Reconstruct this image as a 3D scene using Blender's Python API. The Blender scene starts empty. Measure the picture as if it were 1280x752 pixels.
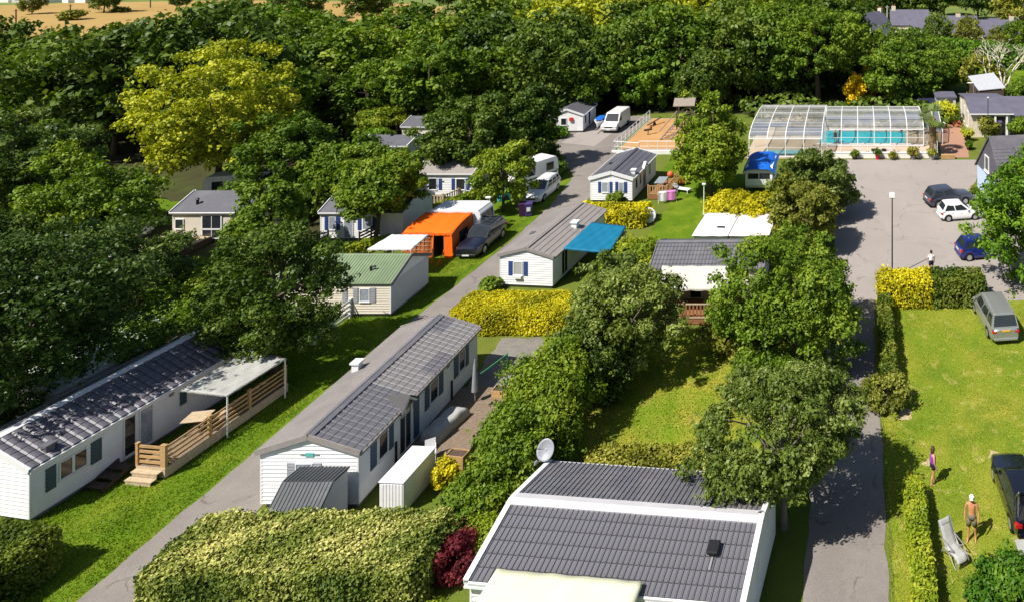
import bpy, bmesh, math, random
import numpy as np
from mathutils import Vector, Matrix

# ------------------------------------------------------------------ camera, world, sun, exposure
S = bpy.context.scene
COL = S.collection
EYE = 24.7                      # height of the drone over the ground, metres
FPX, VX, VY = 900.0, 1070.0, -84.0   # focal length and vanishing point (pixels of the 1280x752 photo)
cam_d = bpy.data.cameras.new('camera')
cam = bpy.data.objects.new('camera', cam_d)
COL.objects.link(cam)
cam.location = (0, 0, EYE)
cam.rotation_euler = (math.radians(90), 0, 0)
cam_d.sensor_width = 36.0
cam_d.lens = FPX / 1280 * 36
cam_d.shift_x = (640 - VX) / 1280
cam_d.shift_y = -(376 - VY) / 1280
cam_d.clip_end = 4000
S.camera = cam

SUN_EL, SUN_AZ = math.radians(52.5), math.radians(225)   # azimuth clockwise from +Y
w = bpy.data.worlds.new('World'); S.world = w; w.use_nodes = True
wn = w.node_tree
bg = wn.nodes['Background']
sky = wn.nodes.new('ShaderNodeTexSky'); sky.sky_type = 'NISHITA'; sky.sun_disc = False
sky.sun_elevation = SUN_EL; sky.sun_rotation = SUN_AZ
wn.links.new(sky.outputs[0], bg.inputs[0]); bg.inputs[1].default_value = 0.065
sd = bpy.data.lights.new('sun', 'SUN'); sd.energy = 5.0; sd.angle = math.radians(0.53); sd.color = (1, .95, .86)
so = bpy.data.objects.new('sun', sd); COL.objects.link(so)
sdir = Vector((math.sin(SUN_AZ) * math.cos(SUN_EL), math.cos(SUN_AZ) * math.cos(SUN_EL), math.sin(SUN_EL)))
so.rotation_euler = (-sdir).to_track_quat('-Z', 'Y').to_euler()
so.location = sdir * 200
S.view_settings.view_transform = 'Standard'
S.view_settings.look = 'None'
S.view_settings.gamma = 1.0
S.view_settings.use_curve_mapping = False
S.view_settings.exposure = 0.55
S.cycles.max_bounces = 8
S.cycles.transparent_max_bounces = 16

rad = math.radians
RNG = np.random.default_rng(7)
random.seed(5)

def G(px, py, h=0.0):
    """ground (or height h) point that the photograph shows at pixel px, py"""
    s = (py - VY) / (EYE - h)
    return ((px - VX) / s, FPX / s)

# ------------------------------------------------------------------ materials
MATS = {}
def nn(t, kind, **kw):
    n = t.nodes.new(kind)
    for k, v in kw.items(): setattr(n, k, v)
    return n
def mat(name, col, rough=.7, spec=.3, var=.12, scale=3.0, bump=0.0, bscale=40.0, metal=0.0, stain=None, stain_scale=.5, stain_amt=.5, coat=0.0):
    """principled surface with two scales of colour noise, optional stains and bump"""
    if name in MATS: return MATS[name]
    m = bpy.data.materials.new(name); m.use_nodes = True; MATS[name] = m
    t = m.node_tree; b = t.nodes['Principled BSDF']; L = t.links.new
    b.inputs['Roughness'].default_value = rough
    b.inputs['Specular IOR Level'].default_value = spec
    b.inputs['Metallic'].default_value = metal
    if coat: b.inputs['Coat Weight'].default_value = coat; b.inputs['Coat Roughness'].default_value = .06
    tc = nn(t, 'ShaderNodeTexCoord')
    n1 = nn(t, 'ShaderNodeTexNoise'); n1.inputs['Scale'].default_value = scale; n1.inputs['Detail'].default_value = 6; n1.inputs['Roughness'].default_value = .65
    L(tc.outputs['Object'], n1.inputs['Vector'])
    mr = nn(t, 'ShaderNodeMapRange'); mr.inputs[1].default_value = .3; mr.inputs[2].default_value = .7
    mr.inputs[3].default_value = 1 - var; mr.inputs[4].default_value = 1 + var
    L(n1.outputs[0], mr.inputs[0])
    mx = nn(t, 'ShaderNodeVectorMath', operation='SCALE'); mx.inputs[0].default_value = col[:3]
    L(mr.outputs[0], mx.inputs['Scale'])
    out = mx.outputs[0]
    if stain:
        n2 = nn(t, 'ShaderNodeTexNoise'); n2.inputs['Scale'].default_value = stain_scale; n2.inputs['Detail'].default_value = 5; n2.inputs['Distortion'].default_value = .6
        L(tc.outputs['Object'], n2.inputs['Vector'])
        r2 = nn(t, 'ShaderNodeMapRange'); r2.inputs[1].default_value = .48; r2.inputs[2].default_value = .66; r2.inputs[4].default_value = stain_amt
        L(n2.outputs[0], r2.inputs[0])
        m2 = nn(t, 'ShaderNodeMix', data_type='RGBA'); L(r2.outputs[0], m2.inputs[0]); L(out, m2.inputs[6]); m2.inputs[7].default_value = (*stain, 1)
        out = m2.outputs[2]
    L(out, b.inputs['Base Color'])
    if bump:
        n3 = nn(t, 'ShaderNodeTexNoise'); n3.inputs['Scale'].default_value = bscale; n3.inputs['Detail'].default_value = 4
        L(tc.outputs['Object'], n3.inputs['Vector'])
        bp = nn(t, 'ShaderNodeBump'); bp.inputs['Strength'].default_value = bump; bp.inputs['Distance'].default_value = .03
        L(n3.outputs[0], bp.inputs['Height']); L(bp.outputs[0], b.inputs['Normal'])
    return m

def ground_mat(name, cols, scales, rough=.95, bump=.5, bscale=30, dist=.05, fine=.25, fine_scale=22, cracks=0.0):
    """several flat colours blended by noises of different size (world metres)"""
    m = bpy.data.materials.new(name); m.use_nodes = True; MATS[name] = m
    t = m.node_tree; b = t.nodes['Principled BSDF']; L = t.links.new
    b.inputs['Roughness'].default_value = rough; b.inputs['Specular IOR Level'].default_value = .1
    tc = nn(t, 'ShaderNodeTexCoord')
    out = None
    for i, (c, s) in enumerate(zip(cols, scales)):
        if out is None:
            rgb = nn(t, 'ShaderNodeRGB'); rgb.outputs[0].default_value = (*c, 1); out = rgb.outputs[0]; continue
        n = nn(t, 'ShaderNodeTexNoise', noise_dimensions='4D'); n.inputs['W'].default_value = i * 3.7 + 1
        n.inputs['Scale'].default_value = s[0]; n.inputs['Detail'].default_value = 7; n.inputs['Roughness'].default_value = .62; n.inputs['Distortion'].default_value = .4
        L(tc.outputs['Object'], n.inputs['Vector'])
        r = nn(t, 'ShaderNodeMapRange'); r.inputs[1].default_value = s[1]; r.inputs[2].default_value = s[2]; r.inputs[4].default_value = s[3]
        L(n.outputs[0], r.inputs[0])
        x = nn(t, 'ShaderNodeMix', data_type='RGBA'); L(r.outputs[0], x.inputs[0]); L(out, x.inputs[6]); x.inputs[7].default_value = (*c, 1)
        out = x.outputs[2]
    n = nn(t, 'ShaderNodeTexNoise'); n.inputs['Scale'].default_value = fine_scale; n.inputs['Detail'].default_value = 5; n.inputs['Roughness'].default_value = .7
    L(tc.outputs['Object'], n.inputs['Vector'])
    r = nn(t, 'ShaderNodeMapRange'); r.inputs[1].default_value = .3; r.inputs[2].default_value = .7; r.inputs[3].default_value = 1 - fine; r.inputs[4].default_value = 1 + fine
    L(n.outputs[0], r.inputs[0])
    sc = nn(t, 'ShaderNodeVectorMath', operation='SCALE'); L(out, sc.inputs[0]); L(r.outputs[0], sc.inputs['Scale'])
    colr = sc.outputs[0]
    if cracks:
        dn = nn(t, 'ShaderNodeTexNoise'); dn.inputs['Scale'].default_value = .9; dn.inputs['Detail'].default_value = 4; L(tc.outputs['Object'], dn.inputs['Vector'])
        dv = nn(t, 'ShaderNodeVectorMath', operation='MULTIPLY_ADD'); L(dn.outputs['Color'], dv.inputs[0]); dv.inputs[1].default_value = (1.6, 1.6, 0); L(tc.outputs['Object'], dv.inputs[2])
        vo = nn(t, 'ShaderNodeTexVoronoi', feature='DISTANCE_TO_EDGE'); vo.inputs['Scale'].default_value = .22; L(dv.outputs[0], vo.inputs['Vector'])
        cr_ = nn(t, 'ShaderNodeMapRange'); cr_.inputs[1].default_value = .004; cr_.inputs[2].default_value = .016; cr_.inputs[3].default_value = cracks; cr_.inputs[4].default_value = 0; L(vo.outputs['Distance'], cr_.inputs[0])
        mk = nn(t, 'ShaderNodeMapRange'); mk.inputs[1].default_value = .45; mk.inputs[2].default_value = .6; L(dn.outputs[0], mk.inputs[0])
        mm = nn(t, 'ShaderNodeMath', operation='MULTIPLY'); L(cr_.outputs[0], mm.inputs[0]); L(mk.outputs[0], mm.inputs[1])
        xm = nn(t, 'ShaderNodeMix', data_type='RGBA'); L(mm.outputs[0], xm.inputs[0]); L(colr, xm.inputs[6]); xm.inputs[7].default_value = (.06, .055, .05, 1); colr = xm.outputs[2]
    L(colr, b.inputs['Base Color'])
    n3 = nn(t, 'ShaderNodeTexNoise'); n3.inputs['Scale'].default_value = bscale; n3.inputs['Detail'].default_value = 5
    L(tc.outputs['Object'], n3.inputs['Vector'])
    bp = nn(t, 'ShaderNodeBump'); bp.inputs['Strength'].default_value = bump; bp.inputs['Distance'].default_value = dist
    L(n3.outputs[0], bp.inputs['Height']); L(bp.outputs[0], b.inputs['Normal'])
    return m

def leaf_mat(name, dark, mid, light, trans=.26, rough=.55, hue=.012):
    """leaves: colour from the per-leaf attribute 'tint', each tree a slightly different hue, light passing through"""
    m = bpy.data.materials.new(name); m.use_nodes = True; MATS[name] = m
    t = m.node_tree; b = t.nodes['Principled BSDF']; L = t.links.new; o = t.nodes['Material Output']
    b.inputs['Roughness'].default_value = rough; b.inputs['Specular IOR Level'].default_value = .22
    at = nn(t, 'ShaderNodeAttribute', attribute_name='tint')
    cr = nn(t, 'ShaderNodeValToRGB'); e = cr.color_ramp.elements
    e[0].color = (*dark, 1); e[0].position = .12; e[1].color = (*light, 1); e[1].position = .9
    k = cr.color_ramp.elements.new(.52); k.color = (*mid, 1)
    L(at.outputs['Fac'], cr.inputs[0])
    oi = nn(t, 'ShaderNodeObjectInfo')
    h = nn(t, 'ShaderNodeMapRange'); h.inputs[3].default_value = .5 - hue; h.inputs[4].default_value = .5 + hue
    L(oi.outputs['Random'], h.inputs[0])
    v = nn(t, 'ShaderNodeMapRange'); v.inputs[3].default_value = 1.26; v.inputs[4].default_value = .78
    L(oi.outputs['Random'], v.inputs[0])
    hs = nn(t, 'ShaderNodeHueSaturation'); L(cr.outputs[0], hs.inputs['Color']); L(h.outputs[0], hs.inputs['Hue']); L(v.outputs[0], hs.inputs['Value'])
    L(hs.outputs[0], b.inputs['Base Color'])
    tr = nn(t, 'ShaderNodeBsdfTranslucent')
    hs2 = nn(t, 'ShaderNodeHueSaturation'); hs2.inputs['Saturation'].default_value = 1.1; hs2.inputs['Value'].default_value = 1.25; L(hs.outputs[0], hs2.inputs['Color'])
    L(hs2.outputs[0], tr.inputs[0])
    ms = nn(t, 'ShaderNodeMixShader'); ms.inputs[0].default_value = trans
    L(b.outputs[0], ms.inputs[1]); L(tr.outputs[0], ms.inputs[2]); L(ms.outputs[0], o.inputs[0])
    return m

def glass_mat(name, tint, clear, rough=.05, haze=.2, hazecol=(.8, .82, .84)):
    """sheet glass or polycarbonate: part clear, part reflecting, part milky"""
    m = bpy.data.materials.new(name); m.use_nodes = True; MATS[name] = m
    t = m.node_tree; L = t.links.new; o = t.nodes['Material Output']; b = t.nodes['Principled BSDF']
    b.inputs['Base Color'].default_value = (*hazecol, 1); b.inputs['Roughness'].default_value = .35
    tr = nn(t, 'ShaderNodeBsdfTransparent'); tr.inputs[0].default_value = (*tint, 1)
    gl = nn(t, 'ShaderNodeBsdfGlossy'); gl.inputs['Roughness'].default_value = rough
    fr = nn(t, 'ShaderNodeFresnel'); fr.inputs[0].default_value = 1.45
    m1 = nn(t, 'ShaderNodeMixShader'); L(fr.outputs[0], m1.inputs[0]); L(tr.outputs[0], m1.inputs[1]); L(gl.outputs[0], m1.inputs[2])
    tc = nn(t, 'ShaderNodeTexCoord'); n = nn(t, 'ShaderNodeTexNoise'); n.inputs['Scale'].default_value = .9; n.inputs['Detail'].default_value = 5
    L(tc.outputs['Object'], n.inputs['Vector'])
    r = nn(t, 'ShaderNodeMapRange'); r.inputs[1].default_value = .3; r.inputs[2].default_value = .7; r.inputs[3].default_value = haze * .6; r.inputs[4].default_value = min(1, haze * 1.4)
    L(n.outputs[0], r.inputs[0])
    m2 = nn(t, 'ShaderNodeMixShader'); L(r.outputs[0], m2.inputs[0]); L(m1.outputs[0], m2.inputs[1]); L(b.outputs[0], m2.inputs[2])
    L(m2.outputs[0], o.inputs[0])
    return m

WHITE = mat('white_cladding', (.76, .76, .77), .5, .4, .05, 2.5, stain=(.55, .55, .52), stain_scale=1.1, stain_amt=.25)
WHITE2 = mat('white_trim', (.7, .7, .71), .45, .4, .04)
CREAM = mat('cream_cladding', (.62, .57, .48), .6, .3, .06)
LILAC = mat('pale_grey_cladding', (.56, .55, .58), .6, .3, .05)
RENDER = mat('cream_render', (.6, .53, .42), .85, .2, .1, 2, bump=.15, stain=(.42, .36, .28), stain_scale=.8, stain_amt=.35)
RENDERW = mat('white_render', (.7, .69, .67), .85, .2, .08, 2, bump=.1)
BLUEWALL = mat('pale_blue_paint', (.5, .6, .8), .7, .3, .08, 2)
CONCRETE = mat('concrete', (.42, .4, .38), .9, .2, .15, 3, bump=.2)
TILE = mat('grey_roof_tile', (.133, .132, .15), .6, .3, .2, 1.3, bump=.1, stain=(.19, .175, .175), stain_scale=.7, stain_amt=.5)
TILEW = mat('pale_roof_tile', (.21, .2, .205), .55, .4, .2, 1.3, bump=.1, stain=(.28, .26, .24), stain_scale=.7, stain_amt=.6)
TILED = mat('dark_roof_tile', (.12, .115, .14), .5, .4, .2, 1.3, stain=(.15, .14, .15), stain_scale=.7, stain_amt=.5)
SHINGLE = mat('beige_grey_roof_sheet', (.26, .235, .225), .75, .2, .12, 5, bump=.15, stain=(.19, .175, .17), stain_scale=.6, stain_amt=.5)
DARKSHEET = mat('dark_grey_roof_sheet', (.105, .105, .125), .5, .35, .12, 4, stain=(.15, .15, .16), stain_scale=.5, stain_amt=.5)
GREENROOF = mat('green_roof_sheet', (.17, .23, .13), .5, .35, .1, 2, stain=(.12, .17, .1), stain_scale=.7, stain_amt=.5)
SLATE = mat('slate', (.1, .095, .115), .6, .35, .2, 5, bump=.2, stain=(.16, .15, .15), stain_scale=.6, stain_amt=.5)
FARSLATE = mat('far_slate', (.115, .11, .15), .7, .2, .15, 1)
SHEDMETAL = mat('shed_metal', (.055, .062, .07), .6, .3, .08, 3, stain=(.12, .13, .14), stain_scale=1.2, stain_amt=.4)
WOOD = mat('honey_timber', (.44, .27, .12), .75, .25, .2, 6, bump=.15, stain=(.3, .2, .1), stain_scale=2, stain_amt=.5)
WOODPALE = mat('pale_timber', (.46, .36, .24), .8, .2, .2, 6, bump=.15)
WOODDARK = mat('dark_timber', (.085, .06, .045), .8, .2, .25, 6, bump=.15)
WOODRED = mat('red_brown_timber', (.26, .12, .055), .75, .25, .2, 5, bump=.1)
DECKB = mat('weathered_decking', (.2, .15, .11), .85, .2, .2, 5, bump=.1)
SHUT_NAVY = mat('navy_shutter', (.03, .06, .22), .5, .4, .08)
SHUT_BLUE = mat('slate_blue_shutter', (.05, .09, .16), .5, .4, .08)
SHUT_TEAL = mat('teal_grey_shutter', (.04, .085, .105), .5, .4, .08)
SHUT_GREY = mat('grey_shutter', (.3, .31, .34), .5, .4, .08)
PANE = mat('window_glass', (.02, .025, .03), .06, .7, .3, 1.0)
PANEC = mat('curtained_window_glass', (.28, .31, .36), .12, .6, .3, 6.0)
BLACK = mat('black_plastic', (.012, .012, .014), .45, .4, .1)
GREYP = mat('grey_plastic', (.22, .22, .23), .5, .4, .1)
CHROME = mat('bright_metal', (.55, .55, .57), .25, .5, .05, metal=1.0)
ALU = mat('alloy', (.5, .5, .52), .35, .5, .05, metal=.7)
RUBBER = mat('rubber', (.015, .015, .015), .85, .2, .1)
REDLENS = mat('red_lens', (.45, .012, .015), .2, .6, .1)
LENS = mat('clear_lens', (.6, .62, .66), .12, .6, .1)
AMBER = mat('amber_plate', (.75, .4, .04), .5, .3, .05)
PLATEW = mat('white_plate', (.7, .7, .68), .5, .3, .05)
TARPW = mat('white_canvas', (.66, .66, .68), .7, .2, .05, 1.5, bump=.15, bscale=3, stain=(.6, .6, .6), stain_scale=.8, stain_amt=.3)
TARPG = mat('grey_white_canvas', (.36, .36, .34), .75, .2, .15, 1.5, bump=.2, bscale=3, stain=(.4, .4, .38), stain_scale=.8, stain_amt=.5)
TARPCREAM = mat('cream_canvas', (.62, .62, .45), .8, .15, .04, 1.2, bump=.2, bscale=2)
TARPBEIGE = mat('beige_white_canvas', (.52, .505, .455), .8, .15, .07, 1.2, bump=.2, bscale=2)
TARPBLUE = mat('blue_canvas', (.008, .15, .27), .6, .25, .08, 1.2, bump=.2, bscale=3)
TARPROYAL = mat('royal_blue_cover', (.01, .11, .5), .5, .3, .1, 2, bump=.2, bscale=3)
ORANGE = mat('orange_canvas', (.9, .135, .008), .75, .15, .06, 1.5, bump=.2, bscale=3)
BROWNC = mat('brown_orange_canvas', (.42, .11, .03), .8, .15, .1, 1.5, bump=.2, bscale=3)
PINKC = mat('brown_pink_cover', (.42, .24, .18), .8, .15, .12, 1.5, bump=.3, bscale=4)
PINKW = mat('pinkish_white_sheet', (.66, .6, .6), .8, .15, .05, 1.5)
WATER = None
BARK = mat('bark', (.11, .085, .06), .9, .15, .3, 6, bump=.5, bscale=12)
BARKG = mat('grey_bark', (.2, .175, .14), .9, .15, .25, 6, bump=.4, bscale=12)
BARKW = mat('bleached_wood', (.6, .54, .44), .85, .2, .15, 5)
TERRA = mat('terracotta', (.4, .15, .08), .8, .2, .1)
SAND = None

# ------------------------------------------------------------------ objects
def props(o, label=None, cat=None, group=None, kind=None):
    if label: o['label'] = label
    if cat: o['category'] = cat
    if group: o['group'] = group
    if kind: o['kind'] = kind
    return o
def thing(name, label, cat, loc=(0, 0, 0), yaw=0.0, group=None):
    o = bpy.data.objects.new(name, None); COL.objects.link(o)
    o.empty_display_size = .2
    o.location = loc if len(loc) == 3 else (loc[0], loc[1], 0)
    o.rotation_euler = (0, 0, yaw)
    return props(o, label, cat, group)
def link(name, me, m=None, parent=None, kind=None):
    o = bpy.data.objects.new(name, me); COL.objects.link(o)
    if m is not None and not me.materials: me.materials.append(m)
    if parent is not None: o.parent = parent
    if kind: o['kind'] = kind
    return o
def copy_tree(o, parent=None):
    c = o.copy(); COL.objects.link(c)
    if parent is not None: c.parent = parent
    for ch in list(o.children): copy_tree(ch, c)
    return c

class MB:
    """collects shapes, then links them as one mesh object"""
    def __init__(s): s.v = []; s.f = []
    def add(s, vs, fs):
        k = len(s.v); s.v += [tuple(v) for v in vs]; s.f += [tuple(i + k for i in f) for f in fs]; return s
    def hexa(s, p): return s.add(p, [(0, 3, 2, 1), (4, 5, 6, 7), (0, 1, 5, 4), (1, 2, 6, 5), (2, 3, 7, 6), (3, 0, 4, 7)])
    def box(s, x0, x1, y0, y1, z0, z1):
        return s.hexa([(x0, y0, z0), (x1, y0, z0), (x1, y1, z0), (x0, y1, z0), (x0, y0, z1), (x1, y0, z1), (x1, y1, z1), (x0, y1, z1)])
    def slab(s, O, u, v, n, a0, a1, b0, b1, t0, t1):
        O, u, v, n = Vector(O), Vector(u), Vector(v), Vector(n)
        P = lambda a, b, t: O + u * a + v * b + n * t
        return s.hexa([P(a0, b0, t0), P(a1, b0, t0), P(a1, b1, t0), P(a0, b1, t0), P(a0, b0, t1), P(a1, b0, t1), P(a1, b1, t1), P(a0, b1, t1)])
    def bar(s, p, q, wd, ht, up=(0, 0, 1)):
        p, q = Vector(p), Vector(q); d = (q - p); L = d.length; d.normalize(); up = Vector(up)
        sd_ = d.cross(up)
        if sd_.length < 1e-4: sd_ = Vector((1, 0, 0))
        sd_.normalize(); u2 = sd_.cross(d)
        return s.slab(p, sd_, d, u2, -wd / 2, wd / 2, 0, L, -ht / 2, ht / 2)
    def prism(s, prof, axis, a0, a1):
        """extrude a 2-D outline; axis 'x': outline is (y,z); 'y': (x,z); 'z': (x,y)"""
        n = len(prof)
        M = {'x': lambda p, a: (a, p[0], p[1]), 'y': lambda p, a: (p[0], a, p[1]), 'z': lambda p, a: (p[0], p[1], a)}[axis]
        return s.add([M(p, a0) for p in prof] + [M(p, a1) for p in prof],
                     [tuple(range(n)), tuple(range(2 * n - 1, n - 1, -1))] + [(i, (i + 1) % n, n + (i + 1) % n, n + i) for i in range(n)])
    def tube(s, pts, radii, n=8, caps=True):
        pts = [Vector(p) for p in pts]; rings = []
        if not hasattr(radii, '__len__'): radii = [radii] * len(pts)
        ref = Vector((.31, .17, .93)).normalized()
        k = len(s.v)
        for i, p in enumerate(pts):
            d = (pts[min(i + 1, len(pts) - 1)] - pts[max(i - 1, 0)])
            if d.length < 1e-6: d = Vector((0, 0, 1))
            d.normalize(); a = d.cross(ref)
            if a.length < 1e-3: a = d.cross(Vector((1, 0, 0)))
            a.normalize(); b = d.cross(a)
            s.v += [tuple(p + (a * math.cos(2 * math.pi * j / n) + b * math.sin(2 * math.pi * j / n)) * radii[i]) for j in range(n)]
        for i in range(len(pts) - 1):
            for j in range(n):
                s.f.append((k + i * n + j, k + i * n + (j + 1) % n, k + (i + 1) * n + (j + 1) % n, k + (i + 1) * n + j))
        if caps:
            s.f.append(tuple(k + j for j in range(n))[::-1]); s.f.append(tuple(k + (len(pts) - 1) * n + j for j in range(n)))
        return s
    def lathe(s, prof, n=16, c=(0, 0, 0)):
        k = len(s.v)
        for r, z in prof: s.v += [(c[0] + r * math.cos(2 * math.pi * j / n), c[1] + r * math.sin(2 * math.pi * j / n), c[2] + z) for j in range(n)]
        for i in range(len(prof) - 1):
            for j in range(n): s.f.append((k + i * n + j, k + i * n + (j + 1) % n, k + (i + 1) * n + (j + 1) % n, k + (i + 1) * n + j))
        s.f.append(tuple(k + j for j in range(n))[::-1]); s.f.append(tuple(k + (len(prof) - 1) * n + j for j in range(n)))
        return s
    def grid(s, fn, nu, nv):
        k = len(s.v)
        for i in range(nu + 1):
            for j in range(nv + 1): s.v.append(tuple(fn(i / nu, j / nv)))
        for i in range(nu):
            for j in range(nv): s.f.append((k + i * (nv + 1) + j, k + (i + 1) * (nv + 1) + j, k + (i + 1) * (nv + 1) + j + 1, k + i * (nv + 1) + j + 1))
        return s
    def mesh(s, name, m=None, smooth=False, bevel=0.0, seg=1, ang=40):
        me = bpy.data.meshes.new(name); me.from_pydata(s.v, [], s.f)
        bm = bmesh.new(); bm.from_mesh(me); bmesh.ops.recalc_face_normals(bm, faces=bm.faces[:])
        if bevel:
            es = [e for e in bm.edges if len(e.link_faces) == 2 and e.calc_face_angle(0) > rad(ang)]
            bmesh.ops.bevel(bm, geom=es, offset=bevel, segments=seg, affect='EDGES', profile=.5, clamp_overlap=True)
        bm.to_mesh(me); bm.free()
        if smooth: me.polygons.foreach_set('use_smooth', [True] * len(me.polygons))
        if m is not None: me.materials.append(m)
        return me
    def obj(s, name, m, parent=None, kind=None, smooth=False, bevel=0.0, seg=1, ang=40):
        return link(name, s.mesh(name, m, smooth, bevel, seg, ang), None, parent, kind)

def sheet(name, pts, z, m, sub=None):
    """a flat piece of ground with the given outline (world x, y)"""
    me = bpy.data.meshes.new(name)
    me.from_pydata([(x, y, z) for x, y in pts], [], [tuple(range(len(pts)))])
    bm = bmesh.new(); bm.from_mesh(me); bmesh.ops.recalc_face_normals(bm, faces=bm.faces[:])
    for f in bm.faces:
        if f.normal.z < 0: f.normal_flip()
    bmesh.ops.triangulate(bm, faces=bm.faces[:])
    bm.to_mesh(me); bm.free(); me.materials.append(m)
    o = link(name, me); o['kind'] = 'structure'
    return o
def wavy(pts, step=.7, amp=.12):
    """subdivide a closed outline and roughen it so an edge of grass is not a ruled line"""
    out = []
    n = len(pts)
    for i in range(n):
        a, b = np.array(pts[i], float), np.array(pts[(i + 1) % n], float)
        L = np.linalg.norm(b - a); k = max(1, int(L / step)); d = (b - a) / max(L, 1e-6); nrm = np.array((-d[1], d[0]))
        for j in range(k):
            q = a + (b - a) * j / k
            if j: q = q + nrm * RNG.normal(0, amp)
            out.append((q[0], q[1]))
    return out

# ------------------------------------------------------------------ leaves
def quad_mesh(name, V, tint, m):
    """N loose four-cornered leaves, V of shape (N,4,3)"""
    N = len(V); me = bpy.data.meshes.new(name)
    me.vertices.add(N * 4); me.loops.add(N * 4); me.polygons.add(N)
    me.vertices.foreach_set('co', np.ascontiguousarray(V, dtype=np.float32).ravel())
    me.loops.foreach_set('vertex_index', np.arange(N * 4, dtype=np.int32))
    me.polygons.foreach_set('loop_start', np.arange(0, N * 4, 4, dtype=np.int32))
    at = me.attributes.new('tint', 'FLOAT', 'POINT')
    at.data.foreach_set('value', np.repeat(tint.astype(np.float32), 4))
    me.update(calc_edges=True)
    me.materials.append(m)
    return me
def unit(a): return a / np.maximum(np.linalg.norm(a, axis=1, keepdims=True), 1e-9)
def leaf_quads(C, N, L, W, rng, droop=.12):
    n = len(C)
    r = rng.normal(size=(n, 3)); t = unit(np.cross(N, r)); b = np.cross(N, t)
    s = rng.uniform(.55, 1.4, size=(n, 1))
    t = t * L * .5 * s; b = b * W * .5 * s
    dn = N * (L * droop) * s
    V = np.stack([C + t - dn, C + b, C - t - dn, C - b], axis=1)
    return V
def sphere_dirs(n, rng):
    return unit(rng.normal(size=(n, 3)))
TW = 7
def crown_arrays(R, H, L, rng, shape='round', cov=1.6, nclump=70, cap=34000, clump=(.17, .29), gap=.0):
    """leaf centres, normals and tints of a crown R wide and H tall, standing on z=0 (its lowest leaves)"""
    cs = []
    tries = 0
    while len(cs) < nclump and tries < 6000:
        tries += 1
        d = sphere_dirs(1, rng)[0]; r = rng.uniform(.56, .96) ** .7
        p = d * r
        z = p[2] * .5 + .5
        if shape == 'cone':
            k = 1.12 * (1 - z) ** .75 + .05; p[0] *= k * 1.25; p[1] *= k * 1.25
        elif shape == 'oval': pass
        elif shape == 'spread':
            if z < .3: continue
        elif shape == 'bush':
            if z < .2: p[2] = rng.uniform(-1, -.5)
        if shape == 'round' and z < .14: continue
        if any((p[0] - c[0]) ** 2 + (p[1] - c[1]) ** 2 + (p[2] - c[2]) ** 2 < (.05 if shape == 'bush' else .062) for c in cs): continue
        cs.append(p)
    cs = np.array(cs)
    k = len(cs)
    rc = rng.uniform(clump[0] * .6, clump[1] * 1.08, size=k)
    far = np.linalg.norm(cs, axis=1)
    if shape != 'bush':
        out = rng.random(k) < .22                   # some small clumps reach out on their own branches
        cs = np.where(out[:, None], cs / far[:, None] * rng.uniform(.98, 1.14, (k, 1)), cs); rc = np.where(out, np.minimum(rc, clump[0] * .85), rc)
    if shape != 'bush':                             # an uneven outline: some sides of the crown reach further
        fq = rng.normal(size=(3, 3)) * 1.6; ph = rng.uniform(0, 6, 3)
        cs = cs * (1 + .16 * np.sin(cs @ fq + ph).sum(axis=1))[:, None]
    if shape == 'cone': rc *= np.clip(1.15 - .55 * (cs[:, 2] * .5 + .5), .45, 1.1)
    area = 4 * math.pi * (rc * R) ** 2 * (H / (2 * R)) ** .5
    per = np.maximum(30, (area * cov / (.5 * L * L * .62)).astype(int))
    if per.sum() > cap: per = np.maximum(20, (per * (cap / per.sum())).astype(int))
    per = np.maximum(5, per // TW)                   # twig ends, each carrying TW leaves
    idx = np.repeat(np.arange(k), per); n = len(idx)
    d = sphere_dirs(n, rng); d[:, 2] = np.abs(d[:, 2]) * np.where(rng.random(n) < .72, 1, -1); 
    rr = rng.uniform(.35, 1.0, size=n) ** .45
    lump = 1 + .22 * np.sin(d[:, 0] * 5 + idx * 1.7) * np.sin(d[:, 1] * 5 + idx) 
    off = d * (rr * lump * rc[idx])[:, None]; off[:, 2] *= .68
    P = cs[idx] + off
    Nn = unit(d * .75 + np.array([0, 0, .45]) + rng.normal(size=(n, 3)) * .45)
    keep = np.ones(n, bool)
    for j in range(k):                              # drop leaves buried deep in other clumps
        q = P - cs[j]; q[:, 2] /= .68
        keep &= ~((np.einsum('ij,ij->i', q, q) < (rc[j] * .55) ** 2) & (idx != j))
    ns = max(10, n // 12)                           # loose sprays that stick out of the clumps
    si = rng.integers(0, n, ns); ext = rng.uniform(1.1, 1.75, ns)
    P[si] = cs[idx[si]] + off[si] * ext[:, None]
    P, Nn, idx = P[keep], Nn[keep], idx[keep]
    tint = .38 * rng.random(k)[idx] + .34 * rng.random(len(P))
    P, Nn, tint = np.repeat(P, TW, 0), np.repeat(Nn, TW, 0), np.repeat(tint, TW)
    n = len(P)
    jit = rng.normal(size=(n, 3)) * np.array([L / R, L / R, L / (H * .5)]) * .52
    P = P + jit - Nn * 0
    Nn = unit(Nn + rng.normal(size=(n, 3)) * .42 + jit * R / L * .5)
    tint = tint + .28 * rng.random(n)
    P = P * np.array([R, R, H * .5]); P[:, 2] += H * .5
    ctr = cs * np.array([R, R, H * .5]); ctr[:, 2] += H * .5
    return P, Nn, tint, ctr
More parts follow.
